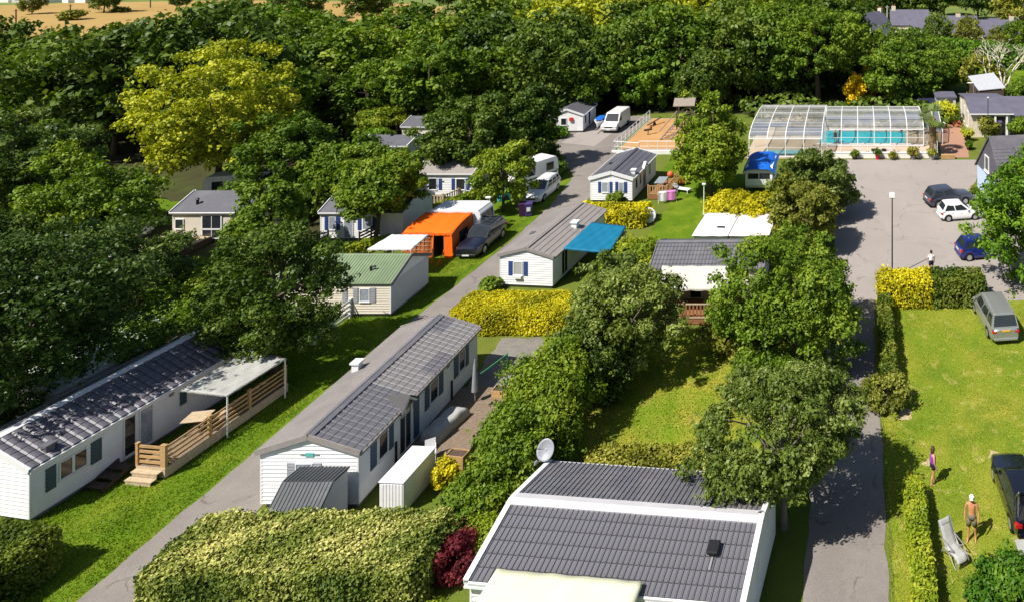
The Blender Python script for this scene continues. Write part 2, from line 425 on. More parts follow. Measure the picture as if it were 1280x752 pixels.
def trunk_mb(h, r, ctr, z0, rng, nlimb=9, lean=.25):
    """tapered trunk with limbs that reach towards some of the clumps"""
    mb = MB(); top = Vector((rng.normal() * lean, rng.normal() * lean, h * .62))
    pts = [Vector((0, 0, -.15)), Vector((0, 0, h * .1)), top * .45 + Vector((rng.normal() * .06, rng.normal() * .06, 0)), top * .75, top, top + Vector((rng.normal() * .2, rng.normal() * .2, h * .22))]
    mb.tube(pts, [r * 1.5, r, r * .85, r * .66, r * .5, r * .15], 8)
    ids = rng.permutation(len(ctr))[:nlimb]
    for i in ids:
        e = Vector(ctr[i]) + Vector((0, 0, z0)); f = rng.uniform(.45, .95); b = top * f
        m = b.lerp(e, .5) + Vector((rng.normal() * .15, rng.normal() * .15, .12 * h * rng.random()))
        k = b.lerp(m, .5)
        mb.tube([b, k, m, m.lerp(e, .6), e], [r * .42, r * .36, r * .26, r * .16, r * .06], 6)
        e2 = m + Vector((rng.normal(), rng.normal(), rng.random())) * (h * .09)
        mb.tube([m, m.lerp(e2, .5), e2], [r * .2, r * .13, r * .04], 5)
    return mb
def tree(name, label, x, y, h, R, m, L=None, shape='round', cov=1.6, clear=.16, group=None, seed=0, nclump=70, cap=30000, cat='tree', tr=None, nlimb=9, squash=1.0, clump=(.17, .29), bark=None, aspect=.62):
    """one tree: an empty at its foot, trunk with limbs, crown of leaves"""
    rng = np.random.default_rng(seed + 11)
    if L is None: L = 5.2 * y / FPX
    L *= .88
    if shape != 'bush': R *= .9; h *= .97
    o = thing(name, label, cat, (x, y, 0), rng.uniform(0, 6.28), group)
    z0 = h * clear; Hc = h - z0
    P, Nn, tint, ctr = crown_arrays(R, Hc, L, rng, shape, cov, nclump, cap, clump)
    P[:, 2] += z0
    link('crown', quad_mesh('crown', leaf_quads(P, Nn, L, L * aspect, rng), tint, m), None, o)
    trunk_mb(h, tr or max(.06, h * .022), ctr, z0, rng, nlimb).obj('trunk', bark or BARK, o, smooth=True)
    return o
def tree_px(name, label, px, by, ty, rpx, m, **kw):
    x, y = G(px, by); s = FPX / y
    return tree(name, label, x, y, EYE - (ty - VY) / s, rpx / s, m, **kw)

def hedge(name, label, x, y, LX, LY, h, m, L=.16, yaw=0.0, cov=2.0, rough=.1, group=None, cat='hedge', seed=1, cap=60000, rounding=.12, aspect=.6, core=None, up=.35, top_tint=0):
    """clipped hedge: a twiggy core clad in leaves; x, y is the near left corner"""
    rng = np.random.default_rng(seed + 77)
    o = thing(name, label, cat, (x, y, 0), yaw, group)
    A = [LX * LY, LX * h, LX * h, LY * h, LY * h]
    n = min(cap, int(sum(A) * cov / (.5 * L * L * aspect)))
    face = rng.choice(5, size=n, p=np.array(A) / sum(A))
    u, v = rng.random(n), rng.random(n)
    P = np.zeros((n, 3)); N = np.zeros((n, 3))
    f = face == 0; P[f] = np.c_[u[f] * LX, v[f] * LY, np.full(f.sum(), h)]; N[f] = (0, 0, 1)
    f = face == 1; P[f] = np.c_[u[f] * LX, np.zeros(f.sum()), v[f] * h]; N[f] = (0, -1, 0)
    f = face == 2; P[f] = np.c_[u[f] * LX, np.full(f.sum(), LY), v[f] * h]; N[f] = (0, 1, 0)
    f = face == 3; P[f] = np.c_[np.zeros(f.sum()), u[f] * LY, v[f] * h]; N[f] = (-1, 0, 0)
    f = face == 4; P[f] = np.c_[np.full(f.sum(), LX), u[f] * LY, v[f] * h]; N[f] = (1, 0, 0)
    c = np.array([LX / 2, LY / 2, h / 2]); q = (P - c) / c                    # round the corners off
    over = np.maximum(0, np.sort(np.abs(q), axis=1)[:, 1] - (1 - .3))
    P = P - (P - c) * (over * rounding * 2)[:, None]
    ph = rng.uniform(0, 6, 6)
    bump = (np.sin(P[:, 0] * 2.1 + ph[0]) * np.sin(P[:, 1] * 2.3 + ph[1]) * .5 + np.sin(P[:, 0] * 4.7 + ph[2] + P[:, 2] * 3.9) * np.sin(P[:, 1] * 5.3 + ph[3] + P[:, 2] * 3.1) * .5)
    dep = rng.random(n) ** 2
    P = P + N * (bump * rough - dep * .22 + .04)[:, None] + rng.normal(size=(n, 3)) * rough * .35
    P[:, 2] = np.maximum(P[:, 2], .03)
    Nn = unit(N * .7 + np.array([0, 0, up]) + rng.normal(size=(n, 3)) * .5)
    patch = .5 + .5 * np.sin(P[:, 0] * 1.3 + ph[4] + np.sin(P[:, 1] * 1.7)) * np.sin(P[:, 1] * 1.6 + ph[5] + P[:, 2])
    tint = .52 * patch + .48 * rng.random(n)
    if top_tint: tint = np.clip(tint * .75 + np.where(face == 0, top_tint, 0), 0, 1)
    link('foliage', quad_mesh('foliage', leaf_quads(P, Nn, L, L * aspect, rng), tint, m), None, o)
    i = min(.26, LX * .3, LY * .3)
    MB().box(i, LX - i, i, LY - i, -.05, h - .24).obj('stems', core or HEDGECORE, o)
    return o
GAPSHADE = mat('gap_shade_underlay', (.045, .042, .045), .9, .1, .2)  # underlay coloured near black to paint shade into the gaps between tiles
HEDGECORE = mat('hedge_twigs', (.03, .032, .015), .95, .1, .3, 8)
# ------------------------------------------------------------------ buildings
class Home:
    """a mobile home / cabin: local x along its front, y away from the front, z up"""
    def __init__(s, name, label, cat, x, y, yaw, LX, LY, eave, ridge, axis, wall, group=None, z0=.25, oh=.12, ov=.14, trim=WHITE2, base=GREYP, mono=False):
        s.t = thing(name, label, cat, (x, y, 0), rad(yaw), group)
        s.LX, s.LY, s.eave, s.ridge, s.axis, s.wall, s.z0, s.oh, s.ov = LX, LY, eave, ridge, axis, wall, z0, oh, ov
        s.trim = trim
        if axis == 'y':
            half = LX / 2
            prof = [(0, z0), (LX, z0), (LX, eave), (half, ridge), (0, eave)]
            b = MB().prism(prof, 'y', 0, LY)
        else:
            half = LY / 2
            prof = [(0, z0), (LY, z0), (LY, eave), (half, ridge), (0, eave)]
            b = MB().prism(prof, 'x', 0, LX)
        s.half = half
        b.obj('wall', wall, s.t)
        MB().box(.12, LX - .12, .12, LY - .12, -.1, z0 + .02).obj('plinth', base, s.t)
        sl = math.atan2(ridge - eave, half); s.sl = sl
        c, sn = math.cos(sl), math.sin(sl)
        s.slopelen = half / c + ov
        z_e = eave - ov * sn
        s.fr = {}
        if axis == 'y':
            s.along = LY + 2 * oh
            s.fr['left'] = (Vector((-ov * c, -oh, z_e)), Vector((0, 1, 0)), Vector((c, 0, sn)), Vector((-sn, 0, c)))
            s.fr['right'] = (Vector((LX + ov * c, -oh, z_e)), Vector((0, 1, 0)), Vector((-c, 0, sn)), Vector((sn, 0, c)))
        else:
            s.along = LX + 2 * oh
            s.fr['front'] = (Vector((-oh, -ov * c, z_e)), Vector((1, 0, 0)), Vector((0, c, sn)), Vector((0, -sn, c)))
            s.fr['back'] = (Vector((-oh, LY + ov * c, z_e)), Vector((1, 0, 0)), Vector((0, -c, sn)), Vector((0, sn, c)))
    def roof(s, m, thick=.06, ridgecap=None, verge=True, cap_w=.14, capmat=None, vergew=.07, vergeh=.12, under=None, sides=None, vmat=None):
        s.rf = {}
        for k, (O, u, v, n) in s.fr.items():
            mb = MB().slab(O, u, v, n, 0, s.along, 0, s.slopelen - .004, .006, thick)
            s.rf[k] = mb.obj('roof', under if under and k in (sides or s.fr) else m, s.t)
            if verge:
                tb = MB()
                tb.slab(O, u, v, n, -.03, -.03 + vergew, 0, s.slopelen, -vergeh + .03, thick + .085)
                tb.slab(O, u, v, n, s.along + .03 - vergew, s.along + .03, 0, s.slopelen, -vergeh + .03, thick + .085)
                tb.slab(O, u, v, n, -.03 + vergew, s.along + .03 - vergew, -.07, .0, -.06, thick + .01)
                tb.obj('verge_trim', vmat or s.trim, s.t)
        if ridgecap:
            mb = MB()
            for k, (O, u, v, n) in s.fr.items():
                mb.slab(O, u, v, n, 0.06, s.along - .06, s.slopelen - cap_w, s.slopelen + .02, thick + .001, thick + .08)
            mb.obj('ridge_cap', ridgecap, s.t)
        s.thick = thick
        return s
    def tiles(s, side, nc, nr, m, pieces=True, m2=None, p2=None, start=.0, end=None, prof=.028, wave=False):
        """rows of pressed tiles laid up the slope; each tile a piece of its own, or one joined covering"""
        O, u, v, n = s.fr[side]; end = end or s.slopelen - .12
        tw, tl = s.along / nc, (end - start) / nr
        px = [0, .18, .5, .82, 1.0]; pz = [.004, prof * .85, prof, prof * .6, .004]
        if not wave: px = [0, .09, .22, .32, 1.0]; pz = [.0, prof, prof, .006, .0]
        vs = []
        for (b, lift) in ((.03, .02), (.975, .006)):
            vs += [((.02 + a * .96) * tw, b * tl, z + lift) for a, z in zip(px, pz)]
        vs += [((.02 + a * .96) * tw, .03 * tl, 0) for a, z in zip(px, pz)]
        fs = [(i, i + 1, 5 + i + 1, 5 + i) for i in range(4)] + [(10 + i, 10 + i + 1, i + 1, i) for i in range(4)]
        flip = u.cross(v).dot(n) < 0
        if flip: fs = [f[::-1] for f in fs]
        R = Matrix((u, v, n)).transposed()
        t0 = s.thick + .002
        if pieces:
            me = bpy.data.meshes.new('roof_tile'); me.from_pydata(vs, [], fs); me.materials.append(m)
            me2 = me
            if m2: me2 = me.copy(); me2.materials.clear(); me2.materials.append(m2)
            if flip: pass
            R4 = R.to_4x4()
            for c in range(nc):
                for r in range(nr):
                    p = O + u * (c * tw) + v * (start + r * tl) + n * (t0 + random.uniform(0, .004))
                    alt = m2 and p2(c / nc, r / nr)
                    o = link('roof_tile', me2 if alt else me, None, s.rf[side])
                    o.matrix_basis = Matrix.Translation(p) @ R4
        else:
            mb = MB()
            for c in range(nc):
                for r in range(nr):
                    p = O + u * (c * tw) + v * (start + r * tl) + n * t0
                    mb.add([p + R @ Vector(q) for q in vs], fs)
            me = bpy.data.meshes.new('roof_tiles'); me.from_pydata(mb.v, [], mb.f); me.materials.append(m)
            link('roof_tiles', me, None, s.rf[side], 'stuff')
    def seams(s, side, k, m, wd=.03, ht=.03, across=False, pieces=True):
        """standing seams: along the ridge, or (across) up the slope"""
        O, u, v, n = s.fr[side]; mb = MB()
        for i in range(1, k):
            if across: q = (s.along * i / k - wd / 2, s.along * i / k + wd / 2, .02, s.slopelen - .1)
            else: q = (.06, s.along - .06, s.slopelen * i / k - wd / 2, s.slopelen * i / k + wd / 2)
            b = MB() if pieces else mb
            b.slab(O, u, v, n, *q, s.thick, s.thick + ht)
            if pieces: b.obj('roof_seam', m, s.rf[side])
        if not pieces: mb.obj('roof_seams', m, s.rf[side], 'stuff')
    def rp(s, side, a, b, h=0): O, u, v, n = s.fr[side]; return O + u * a + v * b + n * h
    # ---- faces
    def fp(s, f, u, z, d):
        return {'front': (u, -d, z), 'back': (s.LX - u, s.LY + d, z), 'right': (s.LX + d, u, z), 'left': (-d, s.LY - u, z)}[f]
    def fbox(s, mb, f, u0, u1, z0, z1, d0, d1):
        p = [s.fp(f, u, z, d) for z in (z0, z1) for u, d in ((u0, d1), (u1, d1), (u1, d0), (u0, d0))]
        return mb.hexa(p)
    def top(s, f, u):
        L = s.LX if f in ('front', 'back') else s.LY
        gable = (s.axis == 'y') == (f in ('front', 'back'))
        if not gable: return s.eave
        return s.eave + (s.ridge - s.eave) * (1 - abs(u - L / 2) / (L / 2))
    def siding(s, f, step=.165, pieces=True, m=None, skip=(), proud=.026):
        """clapboards: each board leans out at its foot"""
        L = s.LX if f in ('front', 'back') else s.LY
        gable = (s.axis == 'y') == (f in ('front', 'back'))
        zt = s.ridge if gable else s.eave
        z = s.z0; mb = MB(); me_cache = None
        while z < zt - .03:
            z1 = min(z + step, zt - .01); u0, u1 = 0.0, L
            if z1 > s.eave and gable:
                k = (z1 - s.eave) / (s.ridge - s.eave) * L / 2; u0, u1 = k, L - k
            if u1 - u0 < .1: break
            b = MB() if pieces else mb
            p = [s.fp(f, u0, z, .001), s.fp(f, u1, z, .001), s.fp(f, u1, z, proud + .012), s.fp(f, u0, z, proud + .012),
                 s.fp(f, u0, z1, .001), s.fp(f, u1, z1, .001), s.fp(f, u1, z1, .003), s.fp(f, u0, z1, .003)]
            b.hexa(p)
            if pieces: b.obj('cladding_board', m or s.wall, s.t)
            z += step
        if not pieces: mb.obj('cladding_boards', m or s.wall, s.t, 'stuff')
        for u0 in (-.02, L - .06): s.fbox(MB(), f, u0, u0 + .08, s.z0, s.eave - .01, .002, .034).obj('corner_trim', s.trim, s.t)
    def window(s, f, u0, u1, z0, z1, pane=PANE, bars=1, frame=None, name='window', t=.05, sill=True, label=None, d=.046):
        mb = MB()
        s.fbox(mb, f, u0 - t, u0, z0 - t, z1 + t, 0.0, d + .02); s.fbox(mb, f, u1, u1 + t, z0 - t, z1 + t, 0.0, d + .02)
        s.fbox(mb, f, u0, u1, z1, z1 + t, 0.0, d + .02); s.fbox(mb, f, u0, u1, z0 - t, z0, 0.0, d + .02)
        for i in range(1, bars):
            c = u0 + (u1 - u0) * i / bars; s.fbox(mb, f, c - .02, c + .02, z0, z1, 0.004, d + .016)
        if sill: s.fbox(mb, f, u0 - t - .03, u1 + t + .03, z0 - t - .035, z0 - t, .0, d + .05)
        o = mb.obj(name, frame or s.trim, s.t)
        if label: o['label'] = label
        for i in range(bars):
            a, b = u0 + (u1 - u0) * i / bars + (.02 if i else 0), u0 + (u1 - u0) * (i + 1) / bars - (.02 if i < bars - 1 else 0)
            s.fbox(MB(), f, a, b, z0, z1, .0, d).obj('pane', pane, o)
        return o
    def shutter(s, f, u0, u1, z0, z1, m, d=.045):
        mb = MB(); s.fbox(mb, f, u0, u1, z0, z1, .0, d + .012)
        n = 8
        for i in range(n):
            a = z0 + .04 + (z1 - z0 - .08) * i / n
            s.fbox(mb, f, u0 + .03, u1 - .03, a, a + (z1 - z0) / n * .55, d + .0125, d + .024)
        return mb.obj('shutter', m, s.t)
    def panel(s, name, f, u0, u1, z0, z1, d0, d1, m, bevel=0, kind=None):
        return s.fbox(MB(), f, u0, u1, z0, z1, d0, d1).obj(name, m, s.t, bevel=bevel)
    def chimney(s, side, a, b, wd, ht, m, cap=True, name='chimney'):
        p = s.rp(side, a, b)
        mb = MB().box(p.x - wd / 2, p.x + wd / 2, p.y - wd / 2, p.y + wd / 2, p.z - .15, p.z + ht)
        if cap: mb.box(p.x - wd * .68, p.x + wd * .68, p.y - wd * .68, p.y + wd * .68, p.z + ht + .002, p.z + ht + .09)
        return mb.obj(name, m, s.t)

def canopy(name, label, corners, m, posts=(), postm=WHITE2, thick=.03, sag=.12, valance=.18, cat='canopy', nu=26, nv=18, group=None, z0=0.0, pr=.035):
    """stretched cloth between four corners (near left, near right, far right, far left), hung on posts"""
    cs = [Vector(c) for c in corners]; o0 = Vector((sum(c.x for c in cs) / 4, sum(c.y for c in cs) / 4, 0))
    t = thing(name, label, cat, o0, 0, group); cs = [c - o0 for c in cs]
    def fn(a, b):
        p = (cs[0] * (1 - a) + cs[1] * a) * (1 - b) + (cs[3] * (1 - a) + cs[2] * a) * b
        z = -sag * math.sin(math.pi * a) * math.sin(math.pi * b) + .018 * math.sin(a * 19 + b * 7) * math.sin(b * 13) + .014 * math.sin(a * 31 - b * 11)
        return p + Vector((0, 0, z))
    mb = MB().grid(fn, nu, nv)
    me = mb.mesh('cloth', m, smooth=True)
    c = link('cloth', me, None, t)
    md = c.modifiers.new('thickness', 'SOLIDIFY'); md.thickness = thick
    if valance:
        vb = MB()
        for (p, q) in ((cs[0], cs[1]), (cs[1], cs[2]), (cs[3], cs[0])):
            k = 14
            for i in range(k):
                a, b = p.lerp(q, i / k), p.lerp(q, (i + 1) / k)
                v0, v1 = valance * (.8 + .2 * math.cos(i * 2.2)), valance * (.8 + .2 * math.cos(i * 2.2 + 2.2))
                vb.add([a, b, b - Vector((0, 0, v1)), a - Vector((0, 0, v0))], [(0, 1, 2, 3)])
        vo = link('valance', vb.mesh('valance', m), None, t)
        md = vo.modifiers.new('thickness', 'SOLIDIFY'); md.thickness = .012
    for i in posts:
        p = cs[i]; MB().tube([(p.x * .97, p.y * .97, z0 - .02), (p.x * .97, p.y * .97, p.z - .02)], pr, 8).obj('post', postm, t)
    return t

def railing(mb_owner, p, q, n_posts, h, m, rails=3, z=0.0, post=.09, rail=(.03, .12), balus=0, bal=(.05, .03), caps=True, balm=None, railm=None, start=1, zq=None, top=True):
    """posts and rails between p and q as separate parts of the owner; or balusters between two rails"""
    p, q = Vector((*p, 0)), Vector((*q, 0)); d = (q - p).normalized(); zq = z if zq is None else zq
    side = Vector((-d.y, d.x, 0))
    R = Matrix((d, side, Vector((0, 0, 1)))).transposed().to_4x4()
    pm = MB().box(-post / 2, post / 2, -post / 2, post / 2, -.02, h + .06)
    if caps: pm.box(-post * .62, post * .62, -post * .62, post * .62, h + .062, h + .09)
    pme = pm.mesh('post', m)
    for i in range(n_posts):
        f = i / max(1, n_posts - 1); b = p.lerp(q, f); b.z = z + (zq - z) * f
        o = link('post', pme, None, mb_owner); o.matrix_basis = Matrix.Translation(b) @ R
    for i in range(n_posts - 1):
        a, b = p.lerp(q, i / (n_posts - 1)), p.lerp(q, (i + 1) / (n_posts - 1))
        a.z = z + (zq - z) * i / (n_posts - 1); b.z = z + (zq - z) * (i + 1) / (n_posts - 1)
        a2, b2 = a + d * post * .5, b - d * post * .5
        if balus:
            for zz in (.12, h - .05):
                MB().bar(a2 + Vector((0, 0, zz)), b2 + Vector((0, 0, zz)), .05, .07).obj('rail', railm or m, mb_owner)
            L = (b2 - a2).length; k = max(2, int(L / balus))
            bm_ = MB().box(-bal[0] / 2, bal[0] / 2, -bal[1] / 2, bal[1] / 2, .155, h - .085).mesh('baluster', balm or m)
            for j in range(k):
                c = a2.lerp(b2, (j + .5) / k); o = link('baluster', bm_, None, mb_owner); o.matrix_basis = Matrix.Translation(c) @ R
        else:
            for j in range(rails):
                zz = h * (j + .6) / rails if not top else h * (j + 1) / rails - .06
                MB().bar(a2 + Vector((0, 0, zz)), b2 + Vector((0, 0, zz)), rail[0], rail[1]).obj('rail', railm or m, mb_owner)

def deck_floor(t, LX, LY, h, m, boards_along='y', wd=.145, side=None):
    mb = MB(); n = int((LX if boards_along == 'y' else LY) / wd)
    for i in range(n):
        a = i * wd
        if boards_along == 'y': mb.box(a, a + wd - .008, 0, LY, h - .035, h)
        else: mb.box(0, LX, a, a + wd - .008, h - .035, h)
    mb.obj('deck_boards', m, t, 'stuff')
    MB().box(.06, LX - .06, .06, LY - .06, .0, h - .037).obj('deck_frame', WOODDARK, t)
    for (x0, x1, y0, y1) in ((0, LX, -.03, -.002), (LX + .002, LX + .03, -.03, LY)):
        MB().box(x0, x1, y0, y1, .06, h - .003).obj('deck_fascia', side or m, t)

# ------------------------------------------------------------------ vehicles (local: y forward, x right, origin on the ground below the middle)
def interp(xs, ys, x):
    return float(np.interp(x, xs, ys))
CAR_KINDS = {
    # fractions of length from the rear (0) to the nose (1); z as fractions of height
    'hatch': dict(top=[(0, .60), (.03, .63), (.66, .60), (.72, .585), (.93, .50), (1, .40)], rb=.03, rr=.13, rf=.50, fb=.72, belt=.60, wb=(.17, .80)),
    'suv':   dict(top=[(0, .56), (.03, .60), (.66, .60), (.72, .605), (.94, .54), (1, .44)], rb=.03, rr=.12, rf=.50, fb=.70, belt=.60, wb=(.19, .79)),
    'wagon': dict(top=[(0, .57), (.02, .60), (.66, .59), (.73, .575), (.94, .49), (1, .40)], rb=.02, rr=.09, rf=.50, fb=.74, belt=.585, wb=(.19, .80)),
    'mpv':   dict(top=[(0, .50), (.02, .55), (.70, .54), (.78, .51), (.95, .42), (1, .34)], rb=.015, rr=.07, rf=.60, fb=.84, belt=.54, wb=(.20, .80)),
}
def car(name, label, x, y, yaw, L, W, H, kind, paint, cat='car', group=None, rails=False, rack=False, plate=PLATEW, wr=.32, rear_light='low', nwin=2, open_door=False, rim=ALU):
    K = CAR_KINDS[kind]
    t = thing(name, label, cat, (x, y, 0), rad(yaw), group)
    zs = .2; tops = K['top']; tx = [a for a, b in tops]; tz = [b * H for a, b in tops]
    fw, rw = (K['wb'][1] - .5) * L, (K['wb'][0] - .5) * L
    ys = np.linspace(-L / 2, L / 2, 61)
    def hw(f): return W / 2 * (1 - .16 * max(0, abs(2 * f - 1) - .55) ** 1.6 / (.45 ** 1.6))
    mb = MB(); n = 12
    for yy in ys:
        f = yy / L + .5; zt = interp(tx, tz, f); wv = hw(f)
        sill = zs + (.12 if f < .02 or f > .98 else .06 if f < .05 or f > .95 else 0)
        arch = 0
        for c in (fw, rw):
            q = (wr + .055) ** 2 - (yy - c) ** 2
            if q > 0: arch = max(arch, wr + math.sqrt(q))
        s1 = max(sill, arch); zm = max(s1 + .02, H * .30); zb = max(zt - .07, zm + .03)
        half = [(wv * .93, s1), (wv * .995, (s1 + zm) / 2), (wv, zm), (wv * .985, (zm + zb) / 2), (wv * .95, zb), (wv * .86, zt), (wv * .45, zt + .025), (0, zt + .032)]
        ring = [(a, yy, z) for a, z in half] + [(-a, yy, z) for a, z in half[-2::-1]]
        mb.v += ring
    m_ = 15
    for i in range(len(ys) - 1):
        for j in range(m_ - 1):
            mb.f.append((i * m_ + j, i * m_ + j + 1, (i + 1) * m_ + j + 1, (i + 1) * m_ + j))
    mb.f.append(tuple(range(m_))); mb.f.append(tuple((len(ys) - 1) * m_ + j for j in range(m_))[::-1])
    mb.obj('body', paint, t, smooth=False, bevel=0)
    bo = t.children[-1]
    for p in bo.data.polygons: p.use_smooth = True
    bo.modifiers.new('edges', 'EDGE_SPLIT').split_angle = rad(38)
    MB().box(-W * .40, W * .40, -L * .46, L * .46, zs + .02, H * .42).obj('underbody', BLACK, t)
    # greenhouse
    zb = K['belt'] * H - .01; zr = H
    yb = [(K['rb'] - .5) * L, (K['rr'] - .5) * L, (K['rf'] - .5) * L, (K['fb'] - .5) * L]
    wb_, wr_ = W / 2 * .93, W / 2 * .74
    g = MB()
    k = 8
    rows = []
    for i in range(k + 1):
        f = i / k; row = []
        for (f0, z, wv) in ((0, zb, wb_), (.55, zb + (zr - zb) * .55, wb_ * .45 + wr_ * .55), (.9, zr - .05, wr_ * .97 + .0), (1, zr - .015, wr_ * .86)):
            y0 = yb[0] + (yb[1] - yb[0]) * f0; y1 = yb[3] + (yb[2] - yb[3]) * f0
            row.append((wv, y0 + (y1 - y0) * f, z + (.03 * math.sin(math.pi * f) if f0 >= .9 else 0)))
        row.append((0, yb[1] + (yb[2] - yb[1]) * f, zr + .0 + .03 * math.sin(math.pi * f)))
        rows.append(row + [(-a, b, c) for a, b, c in row[-2::-1]])
    for r in rows: g.v += r
    for i in range(k):
        for j in range(8): g.f.append((i * 9 + j, i * 9 + j + 1, (i + 1) * 9 + j + 1, (i + 1) * 9 + j))
    g.f.append(tuple(range(9))); g.f.append(tuple(k * 9 + j for j in range(9)))
    g.obj('cabin', paint, t, bevel=.02, seg=2, ang=25, smooth=False)
    co = t.children[-1]
    for p in co.data.polygons: p.use_smooth = True
    co.modifiers.new('edges', 'EDGE_SPLIT').split_angle = rad(40)
    def sidept(f, hgt, sgn, d=.008):      # f along, hgt 0..1 on the side face
        y0 = yb[0] + (yb[1] - yb[0]) * hgt; y1 = yb[3] + (yb[2] - yb[3]) * hgt
        if hgt < .55: wv = wb_ + (wb_ * .45 + wr_ * .55 - wb_) * hgt / .55
        else: wv = (wb_ * .45 + wr_ * .55) + (wr_ * .97 - (wb_ * .45 + wr_ * .55)) * (hgt - .55) / .35
        return Vector((sgn * (wv + d), y0 + (y1 - y0) * f, zb + (zr - zb) * min(hgt, 1) * (1 if hgt < .9 else 1)))
    cuts = {2: [(.07, .44), (.47, .90)], 3: [(.05, .27), (.30, .58), (.61, .92)]}[nwin]
    for sgn in (-1, 1):
        for (a, b) in cuts:
            q = [sidept(a, .10, sgn), sidept(b, .10, sgn), sidept(b - .01, .55, sgn), sidept(b - .02, .84, sgn), sidept(a + .02, .84, sgn), sidept(a + .005, .55, sgn)]
            wb = MB().add(q, [(0, 1, 2, 5), (5, 2, 3, 4)]); wb.obj('side_window', PANE, t)
    for (nm, ya, ybb, sg) in (('windscreen', yb[3], yb[2], 1), ('rear_window', yb[0], yb[1], -1)):
        d = Vector((0, zr - zb, (ya - ybb))); nrm = Vector((0, (zr - zb), abs(ya - ybb))).normalized(); nrm.y *= sg
        P = lambda s_, h_: Vector((s_ * ((wb_ + (wr_ - wb_) * h_) * .88), ya + (ybb - ya) * h_, zb + (zr - zb) * h_)) + nrm * .014
        lo, hi = (.07, .88) if sg > 0 else (.16, .86)
        MB().add([P(-1, lo), P(0, lo) , P(1, lo), P(1, hi), P(0, hi), P(-1, hi)], [(0, 1, 4, 5), (1, 2, 3, 4)]).obj(nm, PANE, t)
    # wheels
    wm = MB().lathe([(wr * .62, -.1), (wr * .93, -.1), (wr, -.07), (wr, .07), (wr * .93, .1), (wr * .62, .1)], 20)
    wme = wm.mesh('wheel', RUBBER, smooth=False)
    rm = MB().lathe([(wr * .14, .075), (wr * .18, .06), (wr * .5, .045), (wr * .6, .09), (wr * .64, .102)], 20)
    for k5 in range(5):
        a = k5 * 2 * math.pi / 5; rm.bar((math.cos(a) * wr * .1, math.sin(a) * wr * .1, .085), (math.cos(a) * wr * .58, math.sin(a) * wr * .58, .085), wr * .16, .03)
    rme = rm.mesh('rim', rim)
    for sgn in (-1, 1):
        for c in (fw, rw):
            o = link('wheel', wme, None, t)
            o.matrix_basis = Matrix.Translation((sgn * (W / 2 - .115), c, wr)) @ Matrix.Rotation(sgn * rad(90), 4, 'Y')
            r_ = link('rim', rme, None, o)
    # lamps, bumpers, plates, mirrors
    for sgn in (-1, 1):
        f = .965; yy = L * (f - .5); z = interp(tx, tz, f) - .1
        MB().hexa([(sgn * W * .26, L * .487, z - .08), (sgn * W * .42, L * .452, z - .06), (sgn * W * .43, L * .40, z - .03), (sgn * W * .28, L * .42, z - .03),
                   (sgn * W * .26, L * .487, z + .03), (sgn * W * .43, L * .455, z + .06), (sgn * W * .435, L * .40, z + .10), (sgn * W * .28, L * .44, z + .10)]).obj('headlight', LENS, t)
        zz = K['belt'] * H - .22
        hh = .13 if rear_light == 'low' else .2
        MB().box(min(sgn * W * .30, sgn * W * .462), max(sgn * W * .30, sgn * W * .462), -L / 2 - .012, -L / 2 + .16, zz, zz + hh).obj('tail_light', REDLENS, t, bevel=.025, seg=2)
        MB().box(min(sgn * W * .47, sgn * W * .56), max(sgn * W * .47, sgn * W * .56), yb[3] - .42, yb[3] - .28, zb + .02, zb + .16).obj('mirror', paint, t, bevel=.03, seg=2)
        MB().bar((sgn * W * .501, -L * .05, zb - .12), (sgn * W * .501, -L * .01, zb - .12), .02, .025).obj('door_handle', paint, t)
        MB().bar((sgn * W * .501, -L * .26, zb - .11), (sgn * W * .501, -L * .225, zb - .11), .02, .025).obj('door_handle', paint, t)
    MB().box(-W * .40, W * .40, -L / 2 - .05, -L / 2 + .14, .30, .46).obj('rear_bumper', paint if kind in ('mpv', 'hatch') else BLACK, t, bevel=.04, seg=2)
    MB().box(-W * .39, W * .39, L / 2 - .16, L / 2 + .04, .24, .40).obj('front_bumper', BLACK if kind == 'suv' else paint, t, bevel=.04, seg=2)
    zg = interp(tx, tz, .99) - .12
    MB().box(-W * .24, W * .24, L / 2 - .03, L / 2 + .012, zg - .1, zg + .02).obj('grille', BLACK, t)
    MB().box(-.26, .26, L / 2 + .036, L / 2 + .05, .30, .40).obj('number_plate', PLATEW, t)
    MB().box(-.26, .26, -L / 2 - .03, -L / 2 - .02, .62 * H * .75, .62 * H * .75 + .11).obj('number_plate', plate, t)
    if rails or rack:
        for sgn in (-1, 1):
            MB().tube([(sgn * wr_ * .86, yb[1] + .12, zr + .0), (sgn * wr_ * .86, yb[1] + .22, zr + .07), (sgn * wr_ * .86, yb[2] - .28, zr + .07), (sgn * wr_ * .86, yb[2] - .18, zr)], .018, 6).obj('roof_rail', CHROME if rack else GREYP, t)
    if rack:
        for f in (.2, .5, .8):
            yy = yb[1] + (yb[2] - yb[1]) * f; MB().bar((-wr_ * .95, yy, zr + .1), (wr_ * .95, yy, zr + .1), .06, .03).obj('roof_bar', CHROME, t)
    return t

